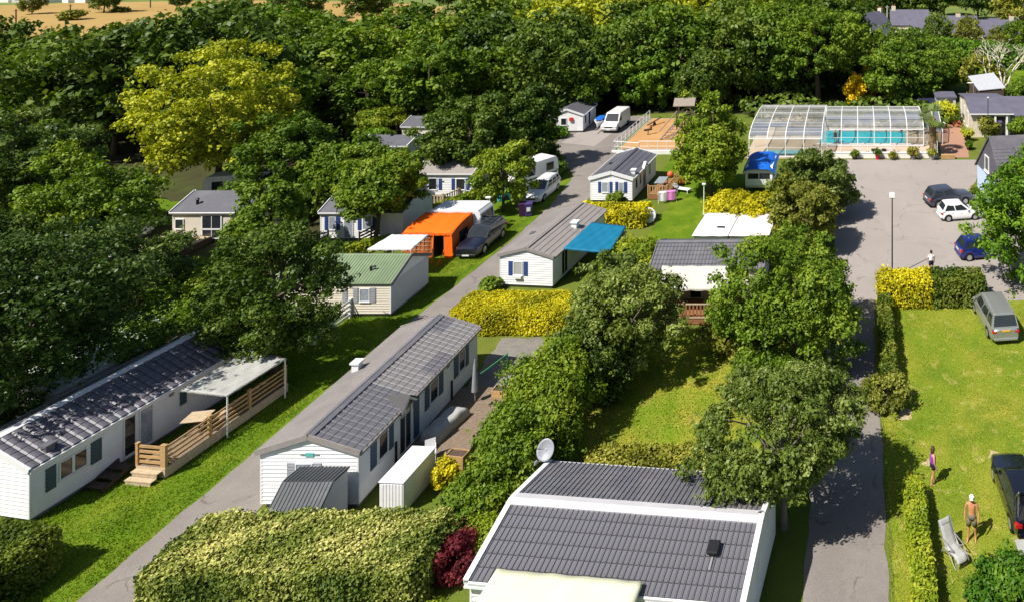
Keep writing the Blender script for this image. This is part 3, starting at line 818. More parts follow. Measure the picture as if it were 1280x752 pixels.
def van(name, label, x, y, yaw, paint, group=None):
    t = thing(name, label, 'van', (x, y, 0), rad(yaw), group)
    L, W, H = 4.9, 1.95, 2.2
    prof = [(-L / 2, .35), (-L / 2, H - .08), (-L / 2 + .06, H), (L / 2 - 1.85, H), (L / 2 - 1.65, H - .06), (L / 2 - .95, 1.25), (L / 2 - .15, 1.0), (L / 2, .82), (L / 2 + .02, .35)]
    n = len(prof); mb = MB()
    for sx, k in ((-1, .93), (-1, 1), (1, 1), (1, .93)):
        w = W / 2
        mb.v += [(sx * w * (k if k == 1 else 1) if k == 1 else sx * w * (1 - .10 * max(0, (p[1] - 1.0) / 1.2)) * .93, p[0], p[1] + (.03 if k < 1 and p[1] > 1.9 else 0)) for p in prof]
    mb.v = []
    for sx in (-1, -.86, .86, 1):
        mb.v += [(sx * W / 2 * (1 - .09 * max(0, (p[1] - .9) / 1.3)), p[0], p[1] - (.07 if abs(sx) == 1 and p[1] > 1.0 else 0)) for p in prof]
    for i in range(3):
        for j in range(n): mb.f.append((i * n + j, i * n + (j + 1) % n, (i + 1) * n + (j + 1) % n, (i + 1) * n + j))
    mb.f.append(tuple(range(n))); mb.f.append(tuple(3 * n + j for j in range(n)))
    mb.obj('body', paint, t, bevel=.02, seg=2)
    MB().add([(-.78, L / 2 - .93, 1.31), (.78, L / 2 - .93, 1.31), (.72, L / 2 - 1.58, 2.06), (-.72, L / 2 - 1.58, 2.06)], [(0, 1, 2, 3)]).obj('windscreen', PANE, t)
    for p in t.children[-1].data.vertices: p.co.y += .03; p.co.z += .03
    for sx in (-1, 1):
        MB().add([(sx * .975, L / 2 - 1.05, 1.26), (sx * .975, L / 2 - 1.95, 1.26), (sx * .925, L / 2 - 1.95, 1.85), (sx * .93, L / 2 - 1.55, 1.85)], [(0, 1, 2, 3)]).obj('side_window', PANE, t)
        MB().box(min(sx * .55, sx * .9), max(sx * .55, sx * .9), L / 2 - .12, L / 2 + .03, .74, .92).obj('headlight', LENS, t)
        MB().box(min(sx * .99, sx * 1.15), max(sx * .99, sx * 1.15), L / 2 - 1.2, L / 2 - 1.1, 1.3, 1.6).obj('mirror', BLACK, t)
        for yy in (L / 2 - .85, -L / 2 + 1.0):
            w_ = MB().lathe([(.2, -.1), (.31, -.1), (.33, -.06), (.33, .06), (.31, .1), (.2, .1)], 16).obj('wheel', RUBBER, t)
            w_.matrix_basis = Matrix.Translation((sx * .92, yy, .33)) @ Matrix.Rotation(sx * rad(90), 4, 'Y')
            link('rim', MB().lathe([(.05, .06), (.2, .08), (.21, .09)], 16).mesh('rim', GREYP), None, w_)
    MB().box(-.93, .93, L / 2 - .1, L / 2 + .08, .36, .56).obj('bumper', GREYP, t, bevel=.03)
    MB().box(-.5, .5, L / 2 - .02, L / 2 + .035, .72, .88).obj('grille', BLACK, t)
    MB().box(-.26, .26, L / 2 + .085, L / 2 + .095, .42, .52).obj('number_plate', PLATEW, t)
    return t

def caravan(name, label, x, y, yaw, L, W, H, wall, roofm, group=None, windows_side=2, cat='caravan', stripe=None, cover=None):
    """touring caravan: rounded ends along local x (its length), windows on the ends and the long sides"""
    t = thing(name, label, cat, (x, y, 0), rad(yaw), group)
    z0 = .45
    prof = [(-L / 2 + .25, z0), (L / 2 - .3, z0), (L / 2 - .03, z0 + .35), (L / 2, z0 + .9), (L / 2 - .12, H - .3), (L / 2 - .32, H - .06), (L / 2 - .55, H), (-L / 2 + .5, H), (-L / 2 + .25, H - .07), (-L / 2 + .06, H - .3), (-L / 2, z0 + .9), (-L / 2 + .04, z0 + .3)]
    MB().prism(prof, 'y', -W / 2, W / 2).obj('body', wall, t, bevel=.05, seg=2, ang=60)
    rp = [(p[0] * 1.004, p[1] + .012) for p in prof[5:9]]
    MB().prism([(rp[0][0], rp[0][1]), (rp[1][0], rp[1][1]), (rp[2][0], rp[2][1]), (rp[3][0], rp[3][1]), (rp[3][0], rp[3][1] - .05), (rp[0][0], rp[0][1] - .05)], 'y', -W / 2 + .05, W / 2 - .05).obj('roof', roofm, t)
    for sx, xx in ((1, L / 2 - .055), (-1, -L / 2 + .03)):
        xb = L / 2 if sx > 0 else -L / 2
        for (a, b) in ((-W * .4, -.04), (.04, W * .4)):
            MB().hexa([(xb - sx * .02, a, z0 + .92), (xb + sx * .02, a, z0 + .92), (xb + sx * .02, b, z0 + .92), (xb - sx * .02, b, z0 + .92),
                       (xb - sx * .12, a, H - .42), (xb - sx * .06, a, H - .42), (xb - sx * .06, b, H - .42), (xb - sx * .12, b, H - .42)]).obj('end_window', PANE, t)
    for sy in (-1, 1):
        for i in range(windows_side):
            c = -L * .25 + L * .5 * i / max(1, windows_side - 1)
            y0, y1 = sorted((sy * (W / 2 - .02), sy * (W / 2 + .02)))
            MB().box(c - .42, c + .42, y0, y1, z0 + .85, H - .45).obj('side_window', PANE, t)
        y0, y1 = sorted((sy * (W / 2), sy * (W / 2 + .012)))
        if stripe: MB().box(-L * .44, L * .44, y0, y1, z0 + .45, z0 + .6).obj('stripe', stripe, t)
        w_ = MB().lathe([(.05, -.08), (.3, -.08), (.3, .08), (.05, .08)], 16).obj('wheel', RUBBER, t)
        w_.matrix_basis = Matrix.Translation((0, sy * (W / 2 - .12), .3)) @ Matrix.Rotation(rad(90), 4, 'X')
    MB().bar((L / 2 - .2, -.35, .42), (L / 2 + .9, 0, .42), .06, .08).bar((L / 2 - .2, .35, .42), (L / 2 + .9, 0, .42), .06, .08).obj('drawbar', GREYP, t)
    MB().box(L / 2 - .9, L / 2 - .82, -.05, .05, 0, .5).box(-L / 2 + .6, -L / 2 + .68, -.05, .05, 0, .5).obj('jack_leg', GREYP, t)
    return t

# ------------------------------------------------------------------ people
SKIN = mat('skin', (.52, .27, .17), .55, .35, .06, 8)
SKINT = mat('tanned_skin', (.5, .22, .11), .55, .35, .06, 8)
HAIRB = mat('brown_hair', (.07, .035, .02), .6, .3, .3, 20)
HAIRD = mat('dark_hair', (.015, .012, .01), .5, .3, .3, 20)
PURPLE = mat('purple_top', (.26, .03, .36), .8, .2, .1)
NAVYC = mat('navy_shorts', (.015, .015, .04), .8, .2, .1)
KHAKI = mat('khaki_shorts', (.16, .13, .085), .85, .15, .25, 20)
WHITEC = mat('white_cloth', (.75, .75, .73), .8, .2, .05)
def person(label, x, y, yaw, h=1.7, skin=None, pose=None, parts=(), z=0.0):
    """one skinned body (skeleton of joints with radii), face, hair and clothing as parts; local +y is forward"""
    skin = skin or SKIN
    k = h / 1.75; pose = pose or {}
    t = thing('person', label, 'person', (x, y, z), rad(yaw))
    V, E, Rr = [], [], []
    def add(p, r, par=None):
        V.append(tuple(c * k for c in p)); Rr.append(r * k)
        if par is not None: E.append((par, len(V) - 1))
        return len(V) - 1
    pel = add((0, 0, .95), .135)
    wa = add((0, .01, 1.08), .12, pel); ch = add((0, .0, 1.28), .145, wa); up = add((0, -.01, 1.42), .115, ch)
    nk = add((0, .0, 1.50), .056, up); hd0 = add((0, .02, 1.57), .075, nk); hd1 = add((0, .02, 1.66), .092, hd0); hd2 = add((0, .01, 1.73), .07, hd1)
    hands = []
    for s in (-1, 1):
        sh = add((s * .185, -.01, 1.42), .06, up)
        e, w_ = pose.get('arm', {}).get(s, ((s * .25, -.02, 1.14), (s * .26, .06, .90)))
        el = add(e, .042, sh); wr = add(w_, .03, el)
        e, w_ = Vector(e), Vector(w_); d = (w_ - e).normalized()
        pm = Vector(w_) + d * .055; pa = add(pm, .036, wr)
        tip = pm + d * .03
        out = Vector((s, 0, 0)); fwd = d.cross(out).normalized()
        for i, ln in enumerate((.07, .08, .075, .06)):
            b = tip + fwd * (i - 1.5) * .019
            a1 = add(b, .0105, pa); a2 = add(b + d * ln * .55 - out * .008, .0095, a1); add(b + d * ln - out * .028, .008, a2)
        th = Vector(w_) + d * .03 + fwd * .035
        a1 = add(th, .0115, pa); add(th + d * .04 + fwd * .02 - out * .012, .0095, a1)
        hp = add((s * .095, 0, .90), .095, pel)
        kn, an = pose.get('leg', {}).get(s, ((s * .105, .02, .50), (s * .11, -.02, .09)))
        kv = add(kn, .062, hp); cf = add(((kn[0] + an[0]) / 2, (kn[1] + an[1]) / 2 - .02, (kn[2] + an[2]) / 2 + .05), .058, kv); av = add(an, .038, cf)
        hl = add((an[0], an[1] - .03, .045), .036, av); fo = add((an[0] + s * .02, an[1] + .11, .035), .034, av); add((an[0] + s * .03, an[1] + .19, .028), .024, fo)
    me = bpy.data.meshes.new('body'); me.from_pydata(V, E, [])
    tmp = bpy.data.objects.new('tmp_body', me); COL.objects.link(tmp)
    sk = tmp.modifiers.new('skin', 'SKIN'); sk.use_smooth_shade = True
    if not me.skin_vertices: bpy.ops.object.select_all(action='DESELECT')
    lay = me.skin_vertices[0].data if me.skin_vertices else None
    if lay:
        for i, r in enumerate(Rr): lay[i].radius = (r * (1.18 if i in (pel, wa, ch) else 1), r * (.82 if i in (pel, wa, ch, up) else 1)); lay[i].use_root = i == pel
    tmp.modifiers.new('sub', 'SUBSURF').levels = 1
    dg = bpy.context.evaluated_depsgraph_get(); dg.update()
    bm2 = bpy.data.meshes.new_from_object(tmp.evaluated_get(dg)); bm2.name = 'body'
    bpy.data.objects.remove(tmp)
    bm2.materials.clear(); bm2.materials.append(skin)
    body = link('body', bm2, None, t)
    # face
    fc = MB()
    for s in (-1, 1): fc.lathe([(.002, -.008), (.009, 0), (.002, .008)], 6, (s * .032 * k, .1 * k, 1.655 * k))
    fc.obj('eyes', BLACK, t)
    MB().add([(-.012 * k, .105 * k, 1.62 * k), (.012 * k, .105 * k, 1.62 * k), (0, .128 * k, 1.622 * k), (0, .104 * k, 1.665 * k)], [(0, 1, 2), (0, 2, 3), (2, 1, 3), (0, 3, 1)]).obj('nose', skin, t)
    MB().box(-.022 * k, .022 * k, .098 * k, .108 * k, 1.585 * k, 1.593 * k).obj('mouth', TERRA, t)
    def ring(mb, secs, n=14):
        kk = len(mb.v)
        for (cx, cy, z_, rx, ry) in secs: mb.v += [((cx + rx * math.cos(2 * math.pi * j / n)) * k, (cy + ry * math.sin(2 * math.pi * j / n)) * k, z_ * k) for j in range(n)]
        for i in range(len(secs) - 1):
            for j in range(n): mb.f.append((kk + i * n + j, kk + i * n + (j + 1) % n, kk + (i + 1) * n + (j + 1) % n, kk + (i + 1) * n + j))
        mb.f.append(tuple(kk + j for j in range(n))); mb.f.append(tuple(kk + (len(secs) - 1) * n + j for j in range(n)))
        return mb
    for p in parts:
        nm, m = p[0], p[1]
        if nm == 'shorts':
            mb = ring(MB(), [(0, 0, 1.04, .165, .125), (0, 0, .95, .18, .135), (0, 0, .86, .185, .14)])
            for s in (-1, 1):
                kn = pose.get('leg', {}).get(s, ((s * .105, .02, .50), 0))[0]; f = p[2]
                ring(mb, [(s * .095, 0, .90, .105, .11), (s * .095 + (kn[0] - s * .095) * f, kn[1] * f, .90 + (kn[2] - .90) * f, .1, .105)])
            mb.obj('shorts', m, t, smooth=True)
        if nm == 'top': ring(MB(), [(0, .0, .97, .175, .13), (0, .01, 1.08, .158, .118), (0, 0, 1.28, .185, .14), (0, -.01, 1.40, .15, .105), (0, -.01, 1.46, .1, .075)]).obj('tank_top', m, t, smooth=True)
        if nm == 'tshirt':
            mb = ring(MB(), [(0, .0, .95, .18, .135), (0, .01, 1.08, .165, .125), (0, 0, 1.28, .19, .145), (0, -.01, 1.43, .165, .11), (0, -.01, 1.5, .08, .07)])
            for s in (-1, 1): mb.tube([(s * .16 * k, 0, 1.42 * k), (s * .235 * k, -.01 * k, 1.22 * k)], [.075 * k, .065 * k], 10)
            mb.obj('shirt', m, t, smooth=True)
        if nm == 'hair': ring(MB(), [(0, -.055, 1.36, .075, .03), (0, -.05, 1.5, .1, .055), (0, -.03, 1.6, .108, .088), (0, -.012, 1.68, .106, .1), (0, 0, 1.75, .085, .085), (0, 0, 1.785, .03, .03)]).obj('hair', m, t, smooth=True)
        if nm == 'shorthair': ring(MB(), [(0, -.03, 1.6, .095, .075), (0, -.015, 1.68, .103, .098), (0, 0, 1.75, .085, .085), (0, 0, 1.785, .03, .03)]).obj('hair', m, t, smooth=True)
        if nm == 'cap':
            mb = ring(MB(), [(0, .01, 1.68, .108, .112), (0, .01, 1.74, .1, .104), (0, .01, 1.785, .06, .065), (0, .01, 1.8, .02, .02)])
            mb.prism([(-.08 * k, .1 * k), (.08 * k, .1 * k), (.06 * k, .19 * k), (-.06 * k, .19 * k)], 'z', 1.685 * k, 1.7 * k)
            mb.obj('cap', m, t, smooth=True)
    return t
# ------------------------------------------------------------------ ground
GRASS = ground_mat('meadow_grass', [(.10, .14, .02), (.15, .165, .028), (.07, .10, .018)], [None, (.12, .4, .62, .8), (.5, .5, .68, .6)], bump=.6, bscale=9, dist=.08)
LAWN_R = ground_mat('dry_lawn', [(.14, .20, .014), (.29, .265, .035), (.08, .145, .010), (.38, .32, .10)],
                    [None, (.22, .44, .66, .75), (.35, .5, .66, .75), (1.3, .56, .70, .85)], bump=.7, bscale=14, dist=.06, fine=.3, fine_scale=9)
LAWN_L = ground_mat('green_lawn', [(.09, .16, .007), (.17, .215, .016), (.055, .11, .007)], [None, (.5, .45, .65, .8), (.9, .5, .68, .7)], bump=.7, bscale=14, dist=.06, fine=.3, fine_scale=9)
LAWN_DRY = ground_mat('scorched_lawn', [(.145, .215, .014), (.31, .28, .04), (.09, .155, .010), (.30, .21, .07)],
                      [None, (.3, .42, .6, .9), (.6, .5, .66, .7), (.55, .58, .7, .7)], bump=.7, bscale=14, dist=.06, fine=.3, fine_scale=9)
ASPHALT = ground_mat('lane_asphalt', [(.20, .178, .165), (.26, .235, .21), (.14, .125, .118)], [None, (.35, .4, .65, .7), (.8, .56, .72, .6)], rough=.9, bump=.35, bscale=60, dist=.02, fine=.16, fine_scale=14, cracks=.45)
CARPARK = ground_mat('car_park_asphalt', [(.29, .258, .24), (.34, .305, .28), (.22, .195, .182)], [None, (.12, .4, .65, .7), (.35, .56, .72, .6)], rough=.9, bump=.3, bscale=60, dist=.02, fine=.13, fine_scale=9, cracks=.3)
GRAVEL = ground_mat('gravel', [(.24, .22, .2), (.17, .16, .14), (.13, .14, .06)], [None, (.8, .45, .6, .7), (.6, .6, .7, .6)], bump=.8, bscale=40, dist=.05, fine=.35, fine_scale=30)
WHEAT = ground_mat('ripe_wheat', [(.345, .225, .078), (.385, .26, .098), (.30, .19, .062)], [None, (.05, .4, .6, .7), (.12, .5, .66, .6)], bump=.4, bscale=3, dist=.2, fine=.1, fine_scale=2)
PASTURE = ground_mat('far_pasture', [(.13, .18, .045), (.18, .21, .06), (.09, .13, .035)], [None, (.03, .4, .6, .8), (.09, .5, .66, .6)], bump=.4, bscale=3, dist=.2)
SANDM = ground_mat('orange_sand', [(.45, .255, .11), (.40, .215, .09), (.5, .3, .14)], [None, (.3, .4, .6, .7), (.6, .5, .66, .6)], bump=.3, bscale=20, dist=.03, fine=.1)
TERRACE = ground_mat('terrace_concrete', [(.44, .34, .25), (.5, .4, .3), (.36, .28, .21)], [None, (.3, .4, .6, .7), (.6, .5, .66, .6)], bump=.2, bscale=20, dist=.02, fine=.08)
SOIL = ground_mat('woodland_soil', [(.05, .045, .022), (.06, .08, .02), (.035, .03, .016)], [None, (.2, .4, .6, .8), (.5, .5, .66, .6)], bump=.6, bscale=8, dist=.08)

gm = MB().grid(lambda a, b: (-900 + 1800 * a, -60 + 2200 * b, 0), 40, 40)
o = gm.obj('ground', GRASS); o['kind'] = 'structure'
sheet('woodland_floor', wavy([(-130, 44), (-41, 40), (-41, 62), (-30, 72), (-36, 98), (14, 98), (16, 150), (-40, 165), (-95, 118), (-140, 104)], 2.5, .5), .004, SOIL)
# fields beyond the wood
sheet('wheat_field', [(-330, 108), (-75, 125), (-112, 198), (-131, 236), (-167, 256), (-231, 262), (-272, 253), (-330, 224)], .010, WHEAT)
sheet('far_pasture', [(-420, 218), (-60, 222), (60, 262), (60, 420), (-420, 420)], .006, PASTURE)
sheet('stubble_field', [(-40, 262), (10, 262), (18, 330), (-40, 330)], .012, WHEAT)
sheet('paddock', wavy([(10, 116), (36, 118), (40, 136), (14, 140)], 2, .3), .008, LAWN_L)
sheet('far_paddock', [(18, 200), (58, 200), (70, 240), (18, 240)], .008, PASTURE)
# lawns
sheet('lane_verge', wavy([(-38, 22), (-28.6, 22), (-28.5, 40), (-28.2, 47), (-27.9, 56), (-27.7, 62), (-28.2, 71), (-30.5, 75), (-33, 74), (-33, 52), (-36, 45), (-38, 38)], .8, .06), .008, LAWN_L)
sheet('main_lawn', wavy([(1.45, 22), (16, 22), (16, 48.5), (1.45, 48.5)], .8, .05), .008, LAWN_R)
sheet('inner_lawn', wavy([(-16, 30), (-5, 30), (-4, 44), (-14, 45)], .8, .1), .008, LAWN_DRY)
sheet('dry_lawn_patch', wavy([(-19.2, 37), (-15, 37), (-15, 44.0), (-19.0, 44.0)], .6, .12), .009, LAWN_DRY)
sheet('lawn_by_playground', wavy([(-20.2, 74), (-13, 74), (-13, 80), (-20.2, 80)], .8, .1), .008, LAWN_L)
sheet('inner_green', wavy([(-17, 52.8), (-6, 52.8), (-6, 73), (-17, 73)], .8, .1), .009, LAWN_L)
# roads and hard ground
lane = [(-28.85, 20), (-28.75, 30), (-28.6, 36), (-28.35, 46), (-27.95, 52), (-27.6, 58), (-27.7, 66), (-28.6, 73), (-31, 77), (-34.8, 80), (-35.5, 87), (-34, 97), (-27.6, 97),
        (-27.5, 81), (-25.2, 79.5), (-24.9, 74), (-24.8, 64), (-24.9, 50), (-25.2, 46.5), (-25.4, 40.6), (-25.7, 29.5), (-25.7, 20)]
sheet('lane', wavy(lane, .7, .05), .012, ASPHALT)
sheet('parking_bay', [(-34.6, 84.5), (-30.2, 83.2), (-29.9, 94), (-34.2, 96)], .017, CARPARK)
sheet('garden_lane', wavy([(-2.0, 18), (1.25, 18), (1.25, 34), (1.1, 44), (1.3, 48.4), (-1.3, 48.4), (-1.8, 44), (-2.0, 34)], .7, .05), .012, ASPHALT)
sheet('car_park', wavy([(-1.2, 48.4), (16, 48.4), (20, 60), (11.2, 60.5), (11.0, 69), (14, 78.3), (-4.0, 78.3), (-2.2, 66)], 1.2, .05), .013, CARPARK)
sheet('gravel_patch', wavy([(-21.0, 38.2), (-18.7, 38.2), (-18.2, 41), (-19, 43.8), (-21.6, 43.9), (-21.2, 41)], .5, .12), .014, GRAVEL)
sheet('brick_path', [(9.4, 79), (12.4, 79), (13.4, 87), (12.9, 97), (10.6, 97), (10.0, 88)], .015, mat('red_brick_paving', (.36, .2, .14), .85, .2, .15, 6, bump=.3))
sheet('pool_terrace', [(-12.2, 78.7), (9.2, 78.7), (9.8, 98.5), (-12.2, 98.5)], .016, TERRACE)
for pts in ([(2.1, 36.6), (2.75, 36.5), (2.9, 37.3), (2.3, 37.5)], [(6.2, 33.9), (6.9, 33.7), (7.0, 34.2), (6.4, 34.4)], [(3.0, 33.5), (3.5, 33.4), (3.4, 33.9)]):
    sheet('bare_patch', wavy(pts, .2, .04), .012, mat('bare_earth', (.42, .33, .2), .95, .1, .2, 6))

def tufts(name, boxes, n, m, L=.13, seed=3):
    """short blades of grass standing in the lawn"""
    rng = np.random.default_rng(seed); P = []
    for (x0, x1, y0, y1), k in boxes:
        q = np.c_[rng.uniform(x0, x1, k), rng.uniform(y0, y1, k), np.full(k, .0)]; P.append(q)
    P = np.concatenate(P); n = len(P)
    h = L * rng.uniform(.5, 1.25, n) * (.75 + .25 * np.sin(P[:, 0] * 1.9) * np.sin(P[:, 1] * 1.4))
    a = rng.uniform(0, 6.28, n); d = np.c_[np.cos(a), np.sin(a), np.zeros(n)] * .022
    tip = P + np.c_[rng.normal(0, .05, n), rng.normal(0, .05, n), h]
    mid = P + (tip - P) * .55
    V = np.stack([P - d, P + d, mid + d * .8, tip], axis=1)
    ph = rng.uniform(0, 6, 4)
    pt = .5 + .28 * np.sin(P[:, 0] * .9 + ph[0] + 1.3 * np.sin(P[:, 1] * .5)) * np.sin(P[:, 1] * .7 + ph[1]) + .22 * np.sin(P[:, 0] * 2.7 + ph[2]) * np.sin(P[:, 1] * 2.1 + ph[3])
    o = link(name, quad_mesh(name, V, np.clip(.75 * pt + .35 * rng.random(n), 0, 1), m)); o['kind'] = 'stuff'
    return o
BLADE = leaf_mat('grass_blade', (.13, .19, .012), (.22, .26, .02), (.36, .32, .06), trans=.3, hue=0)
BLADEG = leaf_mat('green_grass_blade', (.06, .125, .006), (.125, .19, .009), (.22, .255, .022), trans=.3, hue=0)
props(tufts('grass_blades', [((2.0, 12, 24, 48), 34000), ((1.3, 2.1, 22, 37), 3000)], 0, BLADE, .085), 'short yellow-green grass of the wide lawn with the people', 'grass', None, 'stuff')
props(tufts('grass_blades', [((-36, -28.8, 24, 50), 42000), ((-31, -28.2, 50, 62), 8000)], 0, BLADEG, .11, 4), 'bright green grass along the lane beside the timber deck', 'grass', None, 'stuff')
props(tufts('grass_blades', [((-15, -5, 30, 45), 20000)], 0, leaf_mat('lawn_blade', (.10, .18, .009), (.20, .26, .016), (.36, .32, .05), trans=.3, hue=0), .12, 5), 'scorched grass of the small lawn behind the dark tiled roof', 'grass', None, 'stuff')

# ------------------------------------------------------------------ leaf colours
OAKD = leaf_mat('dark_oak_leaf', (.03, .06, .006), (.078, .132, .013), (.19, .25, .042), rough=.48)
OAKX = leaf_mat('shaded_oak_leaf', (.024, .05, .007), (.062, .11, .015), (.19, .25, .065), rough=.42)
OAKG = leaf_mat('green_leaf', (.04, .088, .006), (.115, .195, .012), (.245, .315, .034))
OAKL = leaf_mat('light_green_leaf', (.055, .11, .007), (.14, .22, .012), (.27, .33, .035))
OLIVE = leaf_mat('olive_leaf', (.08, .095, .010), (.20, .215, .024), (.38, .37, .07))
YELG = leaf_mat('yellow_green_leaf', (.16, .20, .006), (.36, .39, .018), (.60, .59, .06), hue=.006)
GREYG = leaf_mat('grey_green_leaf', (.045, .075, .010), (.12, .172, .026), (.30, .36, .10), rough=.45)
GOLD = leaf_mat('golden_hedge_leaf', (.20, .20, .007), (.54, .48, .010), (.76, .66, .02), hue=.006)
LAUREL = leaf_mat('variegated_leaf', (.05, .09, .012), (.20, .24, .035), (.66, .61, .20), hue=.008, trans=.15)
DHEDGE = leaf_mat('dark_hedge_leaf', (.05, .085, .009), (.13, .18, .016), (.27, .28, .04), hue=.01)
FHEDGE = leaf_mat('fresh_hedge_leaf', (.07, .13, .010), (.19, .26, .013), (.34, .37, .03), hue=.008)
PLUM = leaf_mat('plum_leaf', (.06, .008, .014), (.15, .016, .03), (.30, .05, .06), hue=.01)
MAPLE = leaf_mat('bright_green_leaf', (.035, .10, .007), (.095, .20, .010), (.19, .30, .028))
BLOOM = leaf_mat('yellow_flower', (.5, .36, .008), (.78, .55, .01), (.88, .66, .03), hue=0, trans=.2)

# ------------------------------------------------------------------ mobile homes and cabins
# long central home
A = Home('mobile_home', 'long white mobile home with grey tiled roof along the lane, shed at its front', 'mobile home', -25.53, 30.9, -.3, 4.2, 9.5, 2.5, 3.15, 'y', WHITE)
A.roof(SHINGLE, ridgecap=TILE, cap_w=.2, vergew=.05, under=GAPSHADE, sides=('right',), vmat=SHINGLE); 
for k in A.rf: pass
A.tiles('right', 29, 6, TILEW, True, TILE, lambda a, b: (a < .36 or (.55 < a < .72 and b < .3) or (a > .86 and b > .5) or b > .9), prof=.04)  # paler tiles, with the darker grey tone in set patches
A.seams('left', 22, SHINGLE, .015, .008, False, False)
A.siding('front', .165); A.siding('right', .165, False)
A.window('front', 1.55, 2.2, 1.0, 1.95, PANEC)
for a in (1.15, 2.28): A.shutter('front', a, a + .35, .95, 2.0, SHUT_GREY)
A.panel('name_plaque', 'front', 1.95, 2.3, 2.28, 2.44, .03, .06, mat('turquoise_plaque', (.1, .42, .38), .5))
A.panel('plaque_wing', 'front', 1.72, 1.94, 2.33, 2.37, .03, .05, GREYP); A.panel('plaque_wing', 'front', 2.31, 2.53, 2.33, 2.37, .03, .05, GREYP)
for (a, b) in ((.7, 1.1), (1.95, 2.25), (4.65, 5.0), (5.85, 6.2), (7.2, 7.6), (8.3, 8.62)): A.shutter('right', a, b, 1.1, 2.3, SHUT_BLUE)
for (a, b) in ((1.25, 1.82), (5.1, 5.7), (7.7, 8.2)): A.window('right', a, b, 1.2, 2.2)
A.window('right', 2.7, 3.5, .35, 2.3, PANE, 2, name='glazed_door', sill=False)
A.panel('side_panel', 'right', 3.75, 4.15, .35, 2.3, .03, .07, SHUT_BLUE)
for yy in (.35 + 2.0, 6.9): A.panel('downpipe', 'right', yy, yy + .09, .2, 1.2, .03, .1, BLACK)
vb = MB(); A.fbox(vb, 'right', 6.55, 6.8, 2.05, 2.25, .02, .05); vb.obj('vent_grille', GREYP, A.t, bevel=.06, seg=2)
A.panel('gutter', 'right', -.1, 9.6, 2.36, 2.44, .13, .2, GREYP)
# little porch gable over the door
pg = MB().prism([(2.5, 2.35), (3.1, 2.86), (3.7, 2.35), (3.58, 2.35), (3.1, 2.75), (2.62, 2.35)], 'x', 4.2, 4.48); pg.obj('porch_gable', WHITE2, A.t)
pr = MB()
pr.hexa([(3.85, 2.46, 2.4), (4.5, 2.46, 2.38), (4.5, 3.1, 2.9), (3.4, 3.1, 2.9), (3.85, 2.46, 2.44), (4.5, 2.46, 2.42), (4.5, 3.1, 2.94), (3.4, 3.1, 2.94)])
pr.hexa([(3.4, 3.1, 2.9), (4.5, 3.1, 2.9), (4.5, 3.74, 2.38), (3.85, 3.74, 2.4), (3.4, 3.1, 2.94), (4.5, 3.1, 2.94), (4.5, 3.74, 2.42), (3.85, 3.74, 2.44)])
pr.obj('porch_roof', mat('porch_shingle', (.06, .058, .062), .7), A.t)
A.panel('porch_gable_window', 'right', 2.9, 3.3, 2.45, 2.58, .29, .31, PANE)
A.chimney('left', 5.6, .45, .34, .42, WHITE2)

# home on the left with the deck
B = Home('mobile_home', 'white mobile home with dark tiled roof and timber deck by the lane', 'mobile home', -38.85, 30.72, -8.5, 4.4, 9.5, 2.35, 3.2, 'y', WHITE)
B.roof(TILED, ridgecap=WHITE2, cap_w=.2, under=GAPSHADE, sides=('right',))
B.tiles('right', 27, 6, TILED, True, prof=.06, wave=True)
B.siding('right', .17); B.siding('front', .17)
for (a, b) in ((.5, .85), (2.1, 2.5)): B.shutter('right', a, b, .95, 1.95, SHUT_TEAL)
for (a, b) in ((1.0, 1.4), (1.5, 1.92)): B.window('right', a, b, 1.15, 1.85)
B.window('right', 3.4, 3.82, .4, 2.1, PANE, 1, name='glazed_door', sill=False); B.window('right', 4.05, 4.55, .4, 2.1, PANEC, 1, name='glazed_door', sill=False)
B.window('right', 5.75, 6.1, 1.2, 1.9, SHUT_TEAL)
B.panel('vent_grille', 'right', 5.3, 5.5, 1.95, 2.1, .02, .06, GREYP)
B.panel('gutter', 'right', -.1, 9.55, 2.2, 2.28, .13, .2, WHITE2)
B.chimney('right', .9, .45, .3, .28, DARKSHEET)

# green roofed home
C_ = Home('mobile_home', 'white mobile home with green ribbed metal roof beside the lane', 'mobile home', -37.6, 46.3, 0, 7.7, 4.05, 2.2, 3.1, 'x', WHITE)
C_.roof(GREENROOF, ridgecap=None, verge=False)
for sd_ in ('front', 'back'): C_.seams(sd_, 40, GREENROOF, .035, .03, True, False)
C_.siding('front', .16, True, CREAM); 
MB().slab(*C_.fr['front'], C_.along - .04, C_.along + .03, 0, C_.slopelen, -.1, .1).slab(*C_.fr['back'], C_.along - .04, C_.along + .03, 0, C_.slopelen, -.1, .1).obj('verge_trim', DARKSHEET, C_.t)
C_.window('front', 5.75, 6.3, 1.05, 1.8, PANEC)
for a in (5.3, 6.42): C_.shutter('front', a, a + .32, .95, 1.9, SHUT_GREY)
C_.shutter('front', 4.6, 4.92, .95, 1.9, SHUT_GREY)
C_.panel('cladding_sheet', 'right', .03, 4.02, .25, 2.15, .002, .012, LILAC)
pp = C_.rp('front', 6.0, 1.0)
MB().tube([pp, pp + Vector((0, 0, .35))], .07, 8).tube([pp + Vector((0, 0, .30)), pp + Vector((.3, 0, .34))], .06, 8).obj('flue', BLACK, C_.t)

